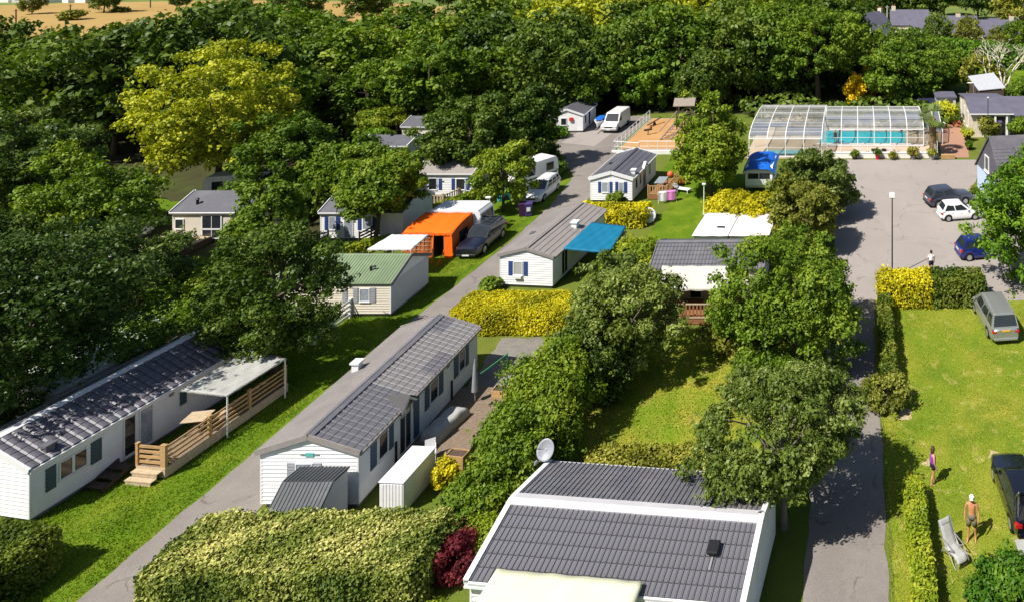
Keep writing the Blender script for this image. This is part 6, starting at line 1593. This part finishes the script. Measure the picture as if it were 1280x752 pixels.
mb.obj('slate_courses', SLATE, [c for c in Hs.children if c.name.startswith('slate_gable')][0], 'stuff')
f = MB()
for (y0, y1, z0, z1) in ((4.0, 4.1, 3.0, 4.4), (5.0, 5.1, 3.0, 4.4), (4.1, 5.0, 4.3, 4.4), (4.1, 5.0, 3.0, 3.1)): f.box(-.15, -.076, y0, y1, z0, z1)
f.box(-.24, -.076, 3.95, 5.15, 2.92, 2.998)
wf = f.obj('window', WHITE2, Hs); MB().box(-.11, -.077, 4.1, 5.0, 3.1, 4.3).obj('pane', PANE, wf)
for i in range(9): MB().box(-.03, -.002, .1 + i * .85, .16 + i * .85, .1, HE - .1).obj('wall_batten', BLUEWALL, Hs)

# ------------------------------------------------------------------ playground
o = MB().box(-26.9, -19.6, 81.0, 94.5, .0, .30).obj('playground_base', CONCRETE); o['kind'] = 'structure'
o = MB().box(-26.7, -19.8, 81.2, 94.3, .302, .32).obj('playground_sand', SANDM); o['kind'] = 'structure'
t = thing('playground_fence', 'white tubular fence round the orange playground', 'fence', (0, 0, 0))
def tubefence(t, p, q, n, h, z=0.0, m=WHITE2):
    p, q = Vector((*p, z)), Vector((*q, z))
    for i in range(n + 1):
        b = p.lerp(q, i / n); MB().tube([b, b + Vector((0, 0, h))], .045, 6).obj('post', m, t)
    for i in range(n):
        a, b = p.lerp(q, i / n), p.lerp(q, (i + 1) / n)
        for zz, r in ((h - .02, .04), (h * .5, .025), (.12, .03)): MB().tube([a + Vector((0, 0, zz)), b + Vector((0, 0, zz))], r, 6).obj('rail', m, t)
        d = (b - a) * .04; g_ = [a + d + Vector((0, 0, .15)), b - d + Vector((0, 0, .15)), b - d + Vector((0, 0, h * .93)), a + d + Vector((0, 0, h * .93))]
tubefence(t, (-27.2, 95), (-27.3, 81.0), 10, 1.15, .1); tubefence(t, (-27.3, 81.0), (-24.2, 80.3), 3, 1.15, .1); tubefence(t, (-24.2, 80.3), (-20.0, 80.3), 4, 1.15, .3)
t = thing('fence_wall', 'low concrete kerb wall under the playground fence', 'wall', (0, 0, 0)); MB().bar((-24.3, 80.3, .15), (-19.8, 80.3, .15), .25, .5).obj('kerb', RENDERW, t); MB().bar((-27.45, 81.0, .1), (-24.2, 80.3, .1), .2, .25).obj('kerb', RENDERW, t)
x, y = G(810, 172); t = thing('spring_rider', 'dark spring rider toy in the playground', 'play equipment', (x, y, .32), rad(40))
MB().tube([(.1 * math.cos(a * 6.28), .1 * math.sin(a * 6.28), a * .12) for a in np.linspace(0, 4, 30)], .02, 5).obj('spring', BLACK, t)
MB().box(-.5, .5, -.12, .12, .5, .72).box(.3, .5, -.1, .1, .72, 1.1).obj('body', WOODDARK, t, bevel=.04); MB().tube([(.38, -.3, .95), (.38, .3, .95)], .03, 6).obj('handle', REDB, t)
x, y = G(818, 160); t = thing('seesaw', 'small dark seesaw in the playground sand', 'play equipment', (x, y, .32), rad(65))
MB().bar((-1.3, 0, .3), (1.3, 0, .7), .2, .08).obj('plank', WOODDARK, t); MB().prism([(-.25, 0), (.25, 0), (0, .5)], 'y', -.12, .12).obj('pivot', WOODDARK, t)
for sx in (-1.0, 1.0): MB().tube([(sx, -.25, .75 + sx * .12), (sx, .25, .75 + sx * .12)], .025, 6).obj('handle', BLACK, t)
t = thing('play_tower', 'grey timber play tower with a ramp at the end of the playground', 'play equipment', (-22.2, 89.2, .32), rad(6))
for sx in (0, 1.8):
    for sy in (0, 1.8): MB().box(sx - .07, sx + .07, sy - .07, sy + .07, 0, 3.0).obj('post', WOODDARK, t)
MB().box(-.1, 1.9, -.1, 1.9, 1.3, 1.42).obj('platform', WOODDARK, t)
MB().hexa([(-.4, -.4, 2.9), (2.2, -.4, 2.9), (2.2, .9, 3.6), (-.4, .9, 3.6), (-.4, -.4, 2.98), (2.2, -.4, 2.98), (2.2, .9, 3.68), (-.4, .9, 3.68)]).hexa([(-.4, .902, 3.6), (2.2, .902, 3.6), (2.2, 2.2, 2.9), (-.4, 2.2, 2.9), (-.4, .902, 3.68), (2.2, .902, 3.68), (2.2, 2.2, 2.98), (-.4, 2.2, 2.98)]).obj('roof', mat('grey_timber', (.26, .22, .18), .85, .2, .2, 5), t)
for sx in (.2, 1.4): MB().bar((sx - 1.5, -4.5, .05), (sx, 0, 1.35), .1, .12).obj('ramp_beam', MATS['grey_timber'], t)
for i in range(8): f = i / 7; MB().bar((-1.35 + 1.5 * f, -4.4 + 4.3 * f, .15 + 1.25 * f), (-.1 + 1.5 * f, -4.4 + 4.3 * f, .15 + 1.25 * f), .1, .06).obj('ramp_tread', MATS['grey_timber'], t)
for sx in (.0, 1.2): MB().bar((sx - 1.4, -4.5, 1.0), (sx + .1, 0, 2.3), .08, .08).obj('handrail', MATS['grey_timber'], t)

# ------------------------------------------------------------------ far houses
def far_house(label, px, py, W, D, he, hr, yaw, wall, roof, axis='x', chim=(), wins=3):
    x, y = G(px, py); t = thing('far_house', label, 'house', (x, y, 0), rad(yaw))
    if axis == 'x':
        MB().prism([(0, -.3), (D, -.3), (D, he), (D / 2, hr), (0, he)], 'x', 0, W).obj('wall', wall, t)
        h2 = D / 2
        for y0, sy in ((0, 1), (D, -1)):
            a = Vector((0, sy * h2, hr - he)); l = a.length; a.normalize(); n_ = Vector((0, -a.z * sy * 1, abs(a.y)))
            MB().slab(Vector((-.2, y0, he)) - a * .3, (1, 0, 0), a, n_, 0, W + .4, 0, l + .3, .01, .14).obj('roof', roof, t)
        for i in range(wins):
            c = W * (i + .5) / wins; w_ = MB().box(c - .5, c + .5, -.05, -.002, .9, 2.0).obj('window', WHITE2, t); MB().box(c - .42, c + .42, -.07, -.051, .98, 1.92).obj('pane', PANE, w_)
    else:
        MB().prism([(0, -.3), (W, -.3), (W, he), (W / 2, hr), (0, he)], 'y', 0, D).obj('wall', wall, t)
        h2 = W / 2
        for x0, sx in ((0, 1), (W, -1)):
            a = Vector((sx * h2, 0, hr - he)); l = a.length; a.normalize(); n_ = Vector((-a.z * sx, 0, abs(a.x)))
            MB().slab(Vector((x0, -.05, he)) - a * .3, (0, 1, 0), a, n_, 0, D + .1, 0, l + .3, .01, .14).obj('roof', roof, t)
    for (cx, cy, ch) in chim: 
        c_ = MB().box(cx - .5, cx + .5, cy - .35, cy + .35, hr - .9, hr + ch).obj('chimney', RENDER, t)
        for k in (-.25, .25): MB().tube([(cx + k, cy, hr + ch), (cx + k, cy, hr + ch + .35)], .12, 6).obj('chimney_pot', TERRA, c_)
    return t
far_house('stone cottage with grey roof at the top edge, left of the slim conifer', 1006, 44, 5.5, 6, 3, 6.5, 0, CONCRETE, FARSLATE, 'x', ((.6, 3, .8),))
far_house('low cottage behind the slim conifer at the top edge', 1042, 40, 6, 6, 2.5, 4.5, 0, RENDER, FARSLATE, 'x')
far_house('cottage with cream gable end and chimney above the dark trees', 1061, 52, 6.0, 9, 3, 6.3, -35, RENDERW, FARSLATE, 'y', ((3, .5, .7), (3, 8.4, .7)))
far_house('long slate-roofed house with a chimney, behind the tallest far trees', 1114, 46, 9, 6, 2.8, 6.0, 0, RENDER, FARSLATE, 'x', ((.7, 3, .9),))
far_house('lower slate extension beside the long slate-roofed house', 1140, 48, 5.5, 5, 2.4, 4.4, 0, RENDERW, FARSLATE, 'x')
far_house('slate-roofed house with cream wall in the middle of the far row', 1177, 58, 8, 6, 2.8, 6.2, 0, RENDER, FARSLATE, 'x', ((4, 3, .5),))
far_house('slate-roofed house with ochre wall at the right of the far row', 1216, 62, 10, 6, 2.8, 5.8, 2, RENDER, FARSLATE, 'x', ((9, 3, .8),))
far_house('grey roofed house half hidden among the trees at the top middle', 804, 20, 8, 6, 3, 6.5, 20, RENDERW, FARSLATE, 'x')
t = thing('long_shed', 'long low shed with a pale flat roof by the far hedge', 'shed', (*G(1232, 75), 0), 0); MB().box(.1, 8, .1, 3, 0, 2.2).obj('wall', RENDERW, t); MB().box(0, 8.2, -.1, 3.4, 2.202, 2.4).obj('roof', mat('pale_roof_sheet', (.6, .62, .66), .5), t)
t = thing('long_shed', 'pale barn roof at the top right corner among trees', 'shed', (*G(1240, 40), 0), 0); MB().box(.1, 9, .1, 5, 0, 2.5).obj('wall', RENDERW, t); MB().box(-.1, 9.2, -.1, 5.4, 2.502, 2.8).obj('roof', FARSLATE, t)
for i, px in enumerate((8, 34, 52, 70, 96, 112)):
    nth = ['leftmost', 'second', 'third', 'fourth', 'fifth', 'rightmost'][i]
    x, y = G(px, 3); t = thing('far_house', '%s of the tiny white farm buildings along the top left corner' % nth, 'house', (x, y, 0), i * .3, 'white farm buildings in the far field')
    MB().prism([(-2, 0), (2, 0), (2, 2.2), (0, 3.6), (-2, 2.2)], 'x', -3, 3).obj('wall', RENDERW, t); MB().prism([(-2.2, 2.1), (2.2, 2.1), (0, 3.75)], 'x', -3.1, 3.1).obj('roof', FARSLATE, t)
# ------------------------------------------------------------------ hedges and shrubs
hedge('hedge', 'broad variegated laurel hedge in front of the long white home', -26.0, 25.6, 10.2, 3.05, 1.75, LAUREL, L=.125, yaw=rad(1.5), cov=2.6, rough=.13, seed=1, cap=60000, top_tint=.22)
hedge('hedge', 'dark clipped hedge left of the lane, in front of the decked home', -36.6, 25.2, 5.6, 3.4, 1.8, DHEDGE, L=.12, yaw=rad(-6), cov=2.4, rough=.12, seed=2)
hedge('hedge', 'bright golden hedge between the long home and the blue-canopied home', -25.1, 44.1, 7.9, 2.6, 1.55, GOLD, L=.125, cov=2.4, rough=.10, seed=3)
hedge('hedge', 'golden hedge between the blue-canopied home and the charcoal roofed home', -24.2, 60.0, 6.6, 2.6, 1.3, GOLD, L=.24, cov=2.0, rough=.16, seed=4)
hedge('hedge', 'golden hedge with leafy top at the edge of the car park', 1.5, 47.2, 3.6, 1.9, 1.85, GOLD, L=.16, cov=2.2, rough=.22, seed=5)
hedge('hedge', 'green hedge running from the golden hedge to the bright tree', 5.0, 47.3, 3.6, 1.9, 1.85, DHEDGE, L=.2, cov=2.2, rough=.22, seed=6)
hedge('hedge', 'narrow green hedge between the garden lane and the big lawn, far stretch', 1.45, 38.5, .75, 8.6, 1.3, DHEDGE, L=.16, cov=2.2, rough=.10, seed=7)
hedge('hedge', 'narrow clipped yellow-green hedge beside the man and woman', 2.1, 23.5, .8, 8.2, 1.05, FHEDGE, L=.13, cov=2.6, rough=.08, seed=8)
hedge('hedge', 'low dry hedge along the back of the dark tiled roof', -12.4, 32.2, 6.6, 1.5, .85, OLIVE, L=.17, cov=2.2, rough=.12, seed=9)
hedge('hedge', 'long bright hedge below the far slate houses', 14.2, 141, 24, 4, 3.8, MAPLE, L=.6, yaw=rad(-38), cov=1.8, rough=.5, seed=10)
hedge('hedge', 'low yellow-green hedge strip in front of the blue shuttered home', -39.6, 54.0, 4.6, .8, .8, FHEDGE, L=.22, yaw=rad(38), cov=2, rough=.1, seed=11)
hedge('hedge', 'bright trimmed hedge top beside the trellised fence', -37.6, 61.6, 1.1, 8, 1.0, FHEDGE, L=.25, yaw=rad(-24), cov=2, rough=.1, seed=12)
hedge('hedge', 'green hedge strip between the flat cabins and the grey tiled roof', -12.8, 52.9, 6.4, .8, 1.0, DHEDGE, L=.2, cov=2, rough=.1, seed=13)

def bush(label, x, y, h, R, m, L, seed, name='shrub', cov=1.8, ncl=26, cap=14000, group=None, bark=None, aspect=.6):
    return tree(name, label, x, y, h, R, m, L=L, shape='bush', cov=cov, clear=.02, seed=seed, nclump=ncl, cap=cap, cat='shrub', tr=.05, nlimb=7, clump=(.3, .48), group=group, bark=bark, aspect=aspect)
bush('plum-red shrub at the right end of the variegated hedge', -15.4, 27.6, 1.6, .75, PLUM, .15, 31)
bush('yellow-green bank of shrub beside the wide dark roof', -14.4, 28.6, 1.0, 1.2, FHEDGE, .15, 32)
bush('low yellow-green ground shrub in front of the plum-red shrub', -14.7, 25.2, .9, .9, FHEDGE, .14, 45)
bush('yellow conical shrub beside the orange planter and storage box', -18.3, 32.0, 1.3, .45, GOLD, .13, 33)
# the big light shrubs behind the terrace
bush('large loose light green shrub beside the terrace, nearest the dish', -14.9, 32.6, 3.4, 1.9, OAKL, .17, 34, ncl=44, cap=24000, bark=BARKW)
bush('tall light green shrub with bare stems in the middle of the terrace border', -15.0, 35.4, 4.4, 1.9, OAKL, .17, 35, ncl=44, cap=24000, bark=BARKW)
bush('grey-green shrub at the far end of the terrace border', -14.1, 38.2, 4.2, 1.9, GREYG, .19, 36, ncl=40, cap=20000)
bush('grassy pale shrub at the near end of the terrace border', -16.2, 31.0, 1.5, 1.2, OAKL, .16, 46, ncl=30)
bush('rounded olive shrub right of the cream awning veranda', -7.0, 42.6, 1.9, 1.7, OLIVE, .2, 37, ncl=34)
bush('dark green shrub at the foot of the veranda', -5.2, 44.4, 2.6, 1.8, OAKG, .2, 38, ncl=34)
bush('wide yellow-green shrub behind the grey tiled roof, left part', -16.6, 52.0, 2.0, 2.2, FHEDGE, .24, 39)
bush('golden shrub right of the blue-covered caravan, left one', -10.6, 62.6, 2.0, 2.2, GOLD, .26, 40)
bush('golden shrub right of the blue-covered caravan, right one', -7.6, 61.6, 2.2, 2.0, GOLD, .26, 41)
bush('small grassy shrub in front of the charcoal roofed home', -21.6, 64.4, 1.3, .8, FHEDGE, .22, 42)
bush('pale shrub at the front of the blue-canopied home', -25.2, 49.6, .9, .6, OAKL, .18, 43)
bush('round green shrub at the bend of the lane', -31.0, 73.0, 1.7, 1.3, OAKG, .26, 44)
bush('dark green shrub at the edge of the junction', -32.9, 76.5, 1.9, 1.5, OAKD, .28, 47)
bush('low green plants before the small white cabin', -36.3, 86.6, 1.2, 1.2, MAPLE, .3, 48)
bush('bright clump of shrubs between the two hillside cabins', -54.8, 81.8, 2.2, 1.6, MAPLE, .32, 49)
bush('bright shrub left of the cream hipped cabin', -57.4, 86.0, 3.6, 2.4, FHEDGE, .34, 50)
bush('olive undergrowth left of the decked home, deep in shade', -38.2, 41.0, 3.4, 3.0, OAKG, .22, 51, ncl=44, cap=20000)
bush('dark laurel shrub under the massive dark tree at the left edge', -41.6, 33.6, 3.0, 2.5, OAKD, .19, 63, ncl=44, cap=16000)
bush('ivy shrub climbing the reception wall', 16.0, 86.4, 2.5, 1.1, OLIVE, .3, 52)
bush('leafy shrub at the right of the reception doorway', 20.0, 86.2, 2.3, 1.4, OAKL, .32, 53)
bush('yellow-green banana-leaved shrub in front of the service hut', 11.3, 93.6, 2.6, 1.6, YELG, .4, 54)
bush('yellow flowering shrub seen above the pool cover, larger one', -.1, 103.0, 4.4, 1.2, BLOOM, .34, 55)
bush('yellow flowering tip rising from the trees behind the pool', 2.4, 106, 7.4, 1.0, BLOOM, .34, 56)
bush('dry shrub tuft at the foot of the far narrow hedge', 1.6, 37.6, 1.5, 1.0, OLIVE, .16, 57)
bush('lone round shrub standing in the wheat field', *G(92, 25), 2.4, 2.5, OLIVE, .8, 59)
bush('tiny dark shrub in the middle of the wheat field', *G(150, 15), 1.2, 1.6, OLIVE, .8, 60)
# fresh leafy sprays over the lower right corner
bush('bright leafy shrub in the lower right corner, left mass', 5.3, 25.5, 2.1, 1.3, MAPLE, .17, 61, ncl=40, cap=18000)
bush('bright leafy shrub in the lower right corner, right mass', 7.4, 25.6, 2.5, 1.5, MAPLE, .17, 62, ncl=40, cap=18000)

# ------------------------------------------------------------------ trees one can point to
tree('tree', 'grey-green tree between the golden hedge and the small scorched lawn', -13.4, 40.2, 6.2, 2.9, GREYG, L=.2, clear=.06, seed=1, nclump=80, cap=34000, cov=1.9)
tree('tree', 'lower grey-green tree left of the cream awning home', -14.8, 45.2, 4.6, 2.2, GREYG, L=.22, clear=.05, seed=2, nclump=60, cov=1.8)
tree('tree', 'large dense green tree right of the cream awning home', -3.5, 41.2, 7.5, 3.9, OAKG, L=.21, clear=.05, seed=3, nclump=110, cap=46000, cov=1.9, clump=(.18, .3))
tree('tree', 'airy grey-green tree overhanging the corner of the dark tiled roof', -3.0, 29.9, 6.5, 3.7, GREYG, L=.17, clear=.17, seed=4, nclump=120, cap=46000, cov=1.35, clump=(.12, .24), nlimb=18, bark=BARKG)
tree('tree', 'rounded green tree behind the olive tree, beside the car park', -3.6, 62.6, 5.6, 3.6, GREYG, L=.28, clear=.04, seed=5, nclump=80, cov=1.8)
tree('tree', 'olive-yellow feathery tree beside the car park', -3.8, 56.0, 5.6, 3.2, OLIVE, L=.24, clear=.04, seed=6, nclump=80, cov=1.8, cap=32000)
tree('tree', 'tall bright conical tree left of the pool cover', -13.6, 67.6, 10.3, 4.1, OAKL, L=.32, shape='cone', clear=.05, seed=7, nclump=110, cov=2.0, cap=30000)
tree('tree', 'bright green rounded tree beside the parked blue hatchback', 12.7, 51.3, 8.8, 4.6, MAPLE, L=.25, clear=.05, seed=8, nclump=120, cap=48000, cov=2.2)
tree('tree', 'small light green tree beside the silver-white estate car', -31.3, 63.9, 5.7, 2.3, OAKL, L=.28, clear=.08, seed=9, nclump=60, cov=1.8)
tree('tree', 'dark tree left of the pair above the estate car', -38.2, 71.5, 8.8, 4.2, OAKD, L=.34, clear=.1, seed=10, nclump=80, cov=1.7)
tree('tree', 'dark tree right of the pair above the estate car', -34.2, 74.5, 8.2, 3.4, OAKD, L=.34, clear=.1, seed=11, nclump=80, cov=1.7)
tree('tree', 'bright spreading tree in front of the blue shuttered home', -38.0, 57.0, 7.7, 3.6, OAKL, L=.27, clear=.3, seed=12, nclump=80, cov=1.7)
tree('tree', 'lighter green tree left of the blue shuttered home', -44.9, 62.5, 6.4, 3.0, OAKL, L=.3, clear=.12, seed=13, nclump=80, cov=1.7)
tree('tree', 'dark rounded tree between the decked home and the white ranch fence', -32.8, 40.5, 8.0, 3.3, OAKD, L=.2, clear=.1, seed=14, nclump=110, cap=44000, cov=1.9)
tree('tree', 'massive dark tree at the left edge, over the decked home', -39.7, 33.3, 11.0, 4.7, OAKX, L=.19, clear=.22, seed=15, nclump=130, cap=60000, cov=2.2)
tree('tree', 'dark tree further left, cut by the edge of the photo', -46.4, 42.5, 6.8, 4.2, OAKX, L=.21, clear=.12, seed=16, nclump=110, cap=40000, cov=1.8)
tree('tree', 'light-tipped tree left of the beige home', -54.4, 50.5, 8.6, 4.0, OAKG, L=.25, clear=.1, seed=17, nclump=100, cap=34000, cov=1.8)
tree('tree', 'small green tree right of the beige home with French doors', -43.8, 53.6, 6.0, 2.4, OAKG, L=.25, clear=.06, seed=18, nclump=70, cov=1.8)
tree('tree', 'mid green tree between the beige home and the yellow-green tree', -50.2, 64.5, 8.4, 4.4, OAKG, L=.3, clear=.1, seed=19, nclump=90, cov=1.8, cap=28000)
tree('tree', 'great yellow-green tree, brightest crown of the left-hand wood', -59.0, 66.5, 12.9, 7.6, YELG, L=.34, clear=.12, seed=20, nclump=150, cap=46000, cov=1.9, clump=(.14, .24))
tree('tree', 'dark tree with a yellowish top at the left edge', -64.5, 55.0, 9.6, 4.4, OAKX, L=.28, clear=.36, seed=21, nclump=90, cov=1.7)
tree('tree', 'shaggy shrubby tree in front of the beige deck', -42.2, 45.8, 3.6, 2.7, OAKL, L=.22, clear=.05, seed=22, nclump=70, cov=1.8)
tree('tree', 'tall dark oak with a visible trunk behind the pool cover', -5.6, 106, 13.6, 6.6, OAKG, L=.46, clear=.34, seed=24, nclump=110, cov=1.5, tr=.42)
tree('tree', 'rounded green tree behind the middle of the pool cover', 6.4, 103.0, 8.4, 5.8, OAKG, L=.46, clear=.04, seed=25, nclump=100, cov=1.7)
tree('tree', 'dense dark green tree behind the right end of the pool cover', 8.2, 113, 8.6, 5.4, OAKD, L=.5, clear=.06, seed=26, nclump=100, cov=1.6)
tree('tree', 'mid green tree left of the grassy paddock', 13.0, 112, 7.0, 4.4, OAKG, L=.5, clear=.05, seed=27, nclump=90, cov=1.6)
tree('tree', 'slim bright conifer among the far cottages', *G(1032, 52), 9.5, 1.9, MAPLE, L=.6, shape='cone', clear=.03, seed=28, nclump=60, cov=2.2)
tree('tree', 'low leafy tree behind the metal shed', 24.5, 101, 4.5, 3.6, OAKG, L=.44, clear=.04, seed=29, nclump=60, cov=1.6)
tree('tree', 'grey-green tree in front of the dead tree', 19.5, 108, 6.0, 3.6, OLIVE, L=.46, clear=.04, seed=30, nclump=60, cov=1.6)
tree('tree', 'narrow dark tree between the playground and the wood', -21.5, 98.5, 9.5, 3.8, OAKD, L=.42, clear=.06, seed=71, nclump=80, cov=1.6)
tree('tree', 'bright fresh tree behind the white van', -29.4, 101.5, 8.2, 4.0, MAPLE, L=.42, clear=.08, seed=72, nclump=80, cov=1.6)
tree('tree', 'green tree over the left edge beside the white roof gap', -72.5, 61.5, 8.0, 4.6, OAKG, L=.32, clear=.1, seed=73, nclump=80, cov=1.6)
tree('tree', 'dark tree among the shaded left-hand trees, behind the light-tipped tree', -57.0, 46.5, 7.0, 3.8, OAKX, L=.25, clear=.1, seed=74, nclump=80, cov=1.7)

# dead tree
t = thing('dead_tree', 'bleached leafless tree standing before the far bright hedge', 'tree', (*G(1252, 128), 0), 0)
rng = np.random.default_rng(9); mb = MB(); limbs = []
def grow(p, d, L, r, k, acc):
    q = p + d * L; m = p.lerp(q, .5) + Vector(rng.normal(size=3)) * L * .08
    acc.tube([p, m, q], [r, r * .85, r * .68], 6)
    if k <= 0: return
    for i in range(2 + (rng.random() < .5)):
        nd = (d + Vector((rng.normal() * .62, rng.normal() * .5, rng.normal() * .35 + .12))).normalized(); grow(q, nd, L * rng.uniform(.62, .88), r * .62, k - 1, acc)
mb.tube([(0, 0, -.1), (.1, 0, 2.2)], [.3, .24], 8); mb.obj('trunk', BARKW, t)
for d in ((-.75, .1, .7), (-.15, .2, 1.0), (.5, -.1, .9), (.15, -.2, 1.0)):
    b = MB(); grow(Vector((.1, 0, 2.0)), Vector(d).normalized(), 2.5, .17, 4, b); b.obj('branch', BARKW, t, smooth=True)

# ------------------------------------------------------------------ the wood behind: each tree its own, crowns shared between look-alikes
PROTO = {}
def proto(key, R, H, L, shape, seed, m, ncl=90, cap=9500, clump=(.17, .29)):
    rng = np.random.default_rng(seed)
    P, Nn, tint, ctr = crown_arrays(R, H, L, rng, shape, 1.6, ncl, cap, clump)
    P[:, 2] += 1.8
    PROTO[key] = (quad_mesh('crown', leaf_quads(P, Nn, L, L * .66, rng), tint, m), trunk_mb(H + 1.8, .24, ctr, 1.8, rng, 6).mesh('trunk', BARK, True))
for i in range(3): proto('dark%d' % i, 5.2, 10.2, .56, 'round', 100 + i, OAKD)
for i in range(3): proto('green%d' % i, 5.2, 10.2, .56, 'round', 110 + i, OAKG)
for i in range(2): proto('light%d' % i, 5.0, 9.6, .56, 'round', 120 + i, OAKL)
proto('yellow0', 5.0, 9.8, .56, 'round', 130, YELG); proto('olive0', 5.0, 9.6, .56, 'round', 131, OLIVE)
KINDW = {'d': ('dark%d', 3, 'dark green'), 'g': ('green%d', 3, 'mid green'), 'l': ('light%d', 2, 'light green'), 'y': ('yellow%d', 1, 'yellow-green'), 'o': ('olive%d', 1, 'olive green')}
ORD = ['first', 'second', 'third', 'fourth', 'fifth', 'sixth', 'seventh', 'eighth', 'ninth', 'tenth', 'eleventh', 'twelfth', 'thirteenth', 'fourteenth', 'fifteenth', 'sixteenth', 'seventeenth', 'eighteenth', 'nineteenth', 'twentieth']
def wood_tree(kind, x, y, s, label, group, sz=1.0):
    k, n, cn = KINDW[kind]
    me, tm = PROTO[k % random.randrange(n)]
    t = thing('tree', label, 'tree', (x, y, 0), random.uniform(0, 6.28), group)
    t.scale = (s, s, s * sz)
    link('crown', me, None, t); link('trunk', tm, None, t)
ROWS = [
    # depth, first x, step, size, kinds from the left, where the row stands
    (80, -90, 8.2, 1.06, 'dddg', 'front row of the left-hand wood'),
    (95, -64, 7.6, .95, 'gdgd', 'row of trees behind the cream hipped cabin'),
    (90, -110, 8.2, .88, 'dgddgdgg', 'second row of the left-hand wood'),
    (101.5, -58, 7.8, 1.0, 'gddd', 'row of trees behind the small white cabin'),
    (98, -104, 8.2, .85, 'gdddgdgdg', 'third row of the left wood'),
    (107, -27, 8.0, 1.0, 'gdg', 'row of trees behind the playground'),
    (108, -92, 8.0, .98, 'dgdgdgdg', 'fourth row of the wood, below the wheat field'),
    (114, -28, 8.4, 1.05, 'gdgd', 'row of trees behind the conical tree'),
    (118, -70, 8.0, 1.02, 'gdgydgl', 'middle row of the wood, right of the wheat field'),
    (122, -14, 8.2, .72, 'ggdg', 'row of trees behind the tall oak'),
    (128, -66, 8.2, 1.08, 'gdgygdl', 'upper row of the wood, under the top edge'),
    (134, -30, 8.2, 1.05, 'ygl', 'upper row of trees left of the far cottages'),
    (139, -50, 8.4, 1.12, 'glydyg', 'rearmost row of the wood at the top edge'),
    (147, -24, 8.0, .95, 'lgd', 'rearmost row before the far cottages'),
]
SHADE = {}
for (yy, x0, stp, sc, kinds, where) in ROWS:
    cnt = {}
    tot = {k: kinds.count(k) for k in kinds}
    for i, k in enumerate(kinds):
        cnt[k] = cnt.get(k, 0) + 1
        cn = KINDW[k][2]
        lab = '%s %s tree, %s' % (ORD[cnt[k] - 1], cn, where) if tot[k] > 1 else 'only %s tree in the %s' % (cn, where)
        wood_tree(k, x0 + i * stp + random.uniform(-1.6, 1.6), yy + random.uniform(-2, 2), sc * random.uniform(.78, 1.18), lab, 'trees of the wood', random.uniform(.92, 1.08))
# hedgerow trees beyond the wheat, and trees around the far houses
hr = [(40, 14, .5, 'o'), (130, 12, .75, 'd'), (225, 9, .5, 'd'), (300, 8, .55, 'd'), (350, 14, .5, 'd'), (385, 22, .8, 'd'), (455, 24, .95, 'd'), (470, 20, .6, 'g'), (560, 8, .8, 'd'), (600, 10, .9, 'g')]
for i, (px, py, s, k) in enumerate(hr):
    x, y = G(px, py + 4); wood_tree(k, x, y, s, '%s hedgerow tree from the left along the wheat field' % ORD[i], 'hedgerow trees')
nx = [(258, 'd', 1.0), (282, 'g', 1.04), (306, 'd', 1.06), (330, 'd', .98), (354, 'g', 1.02), (378, 'd', .92)]
for i, (px, k, s) in enumerate(nx):
    yy = 119 + (i % 3) * 2.2; wood_tree(k, (px - VX) * yy / FPX, yy, s, '%s %s tree from the left in the tall clump before the wheat field' % (ORD[i], KINDW[k][2]), 'tall clump before the wheat field')
fr = [(985, 40, .7, 'd'), (1018, 16, .7, 'd'), (1050, 20, .6, 'g'), (1088, 18, .9, 'g'), (1098, 24, .8, 'd'), (1130, 22, 1.0, 'd'), (1172, 62, .5, 'd'), (1155, 20, 1.05, 'd'), (1180, 16, 1.1, 'g'), (1210, 64, .5, 'o'), (1222, 22, 1.2, 'd'), (1250, 24, 1.2, 'd'), (1275, 26, 1.2, 'g'), (1246, 64, .36, 'o'), (1270, 64, .5, 'g'), (1278, 48, 1.0, 'o'), (1100, 84, .55, 'l')]
for i, (px, py, s, k) in enumerate(fr):
    x, y = G(px, py + 6); wood_tree(k, x, y, s, '%s tree from the left among the far slate houses, %s' % (ORD[i], KINDW[k][2]), 'trees around the far houses', 1.25 if py > 50 else 1.0)
# far-off wood closing the view
def mass(name, label, x0, x1, y0, y1, h, n, m, L, seed):
    rng = np.random.default_rng(seed)
    cx, cy = rng.uniform(x0, x1, n), rng.uniform(y0, y1, n); R = rng.uniform(3.2, 6, n); hh = h * rng.uniform(.75, 1.2, n)
    per = 420; idx = np.repeat(np.arange(n), per); d = sphere_dirs(n * per, rng); d[:, 2] = np.abs(d[:, 2]) * np.where(rng.random(n * per) < .75, 1, -.6)
    lump = 1 + .2 * np.sin(d[:, 0] * 7 + idx) * np.sin(d[:, 2] * 6 + idx * 2)
    P = np.c_[cx, cy, hh * .55][idx] + d * (lump * rng.uniform(.8, 1, n * per))[:, None] * np.c_[R, R, hh * .48][idx]
    N = unit(d * .7 + np.array([0, 0, .4]) + rng.normal(size=d.shape) * .5)
    o = link(name, quad_mesh(name, leaf_quads(P, N, L, L * .7, rng), .4 * rng.random(n)[idx] + .6 * rng.random(n * per), m))
    return props(o, label, 'wood', None, 'stuff')
mass('far_wood', 'distant dark wood along the top right edge', 20, 120, 236, 290, 12, 110, OAKD, 1.1, 1)
mass('far_wood', 'distant woodland strip at the top middle edge', -110, 18, 228, 262, 9, 70, OAKD, 1.1, 2)
mass('far_wood', 'distant hedgerow beyond the wheat field at the top left', -400, -120, 266, 276, 4, 34, OAKD, 1.1, 3)
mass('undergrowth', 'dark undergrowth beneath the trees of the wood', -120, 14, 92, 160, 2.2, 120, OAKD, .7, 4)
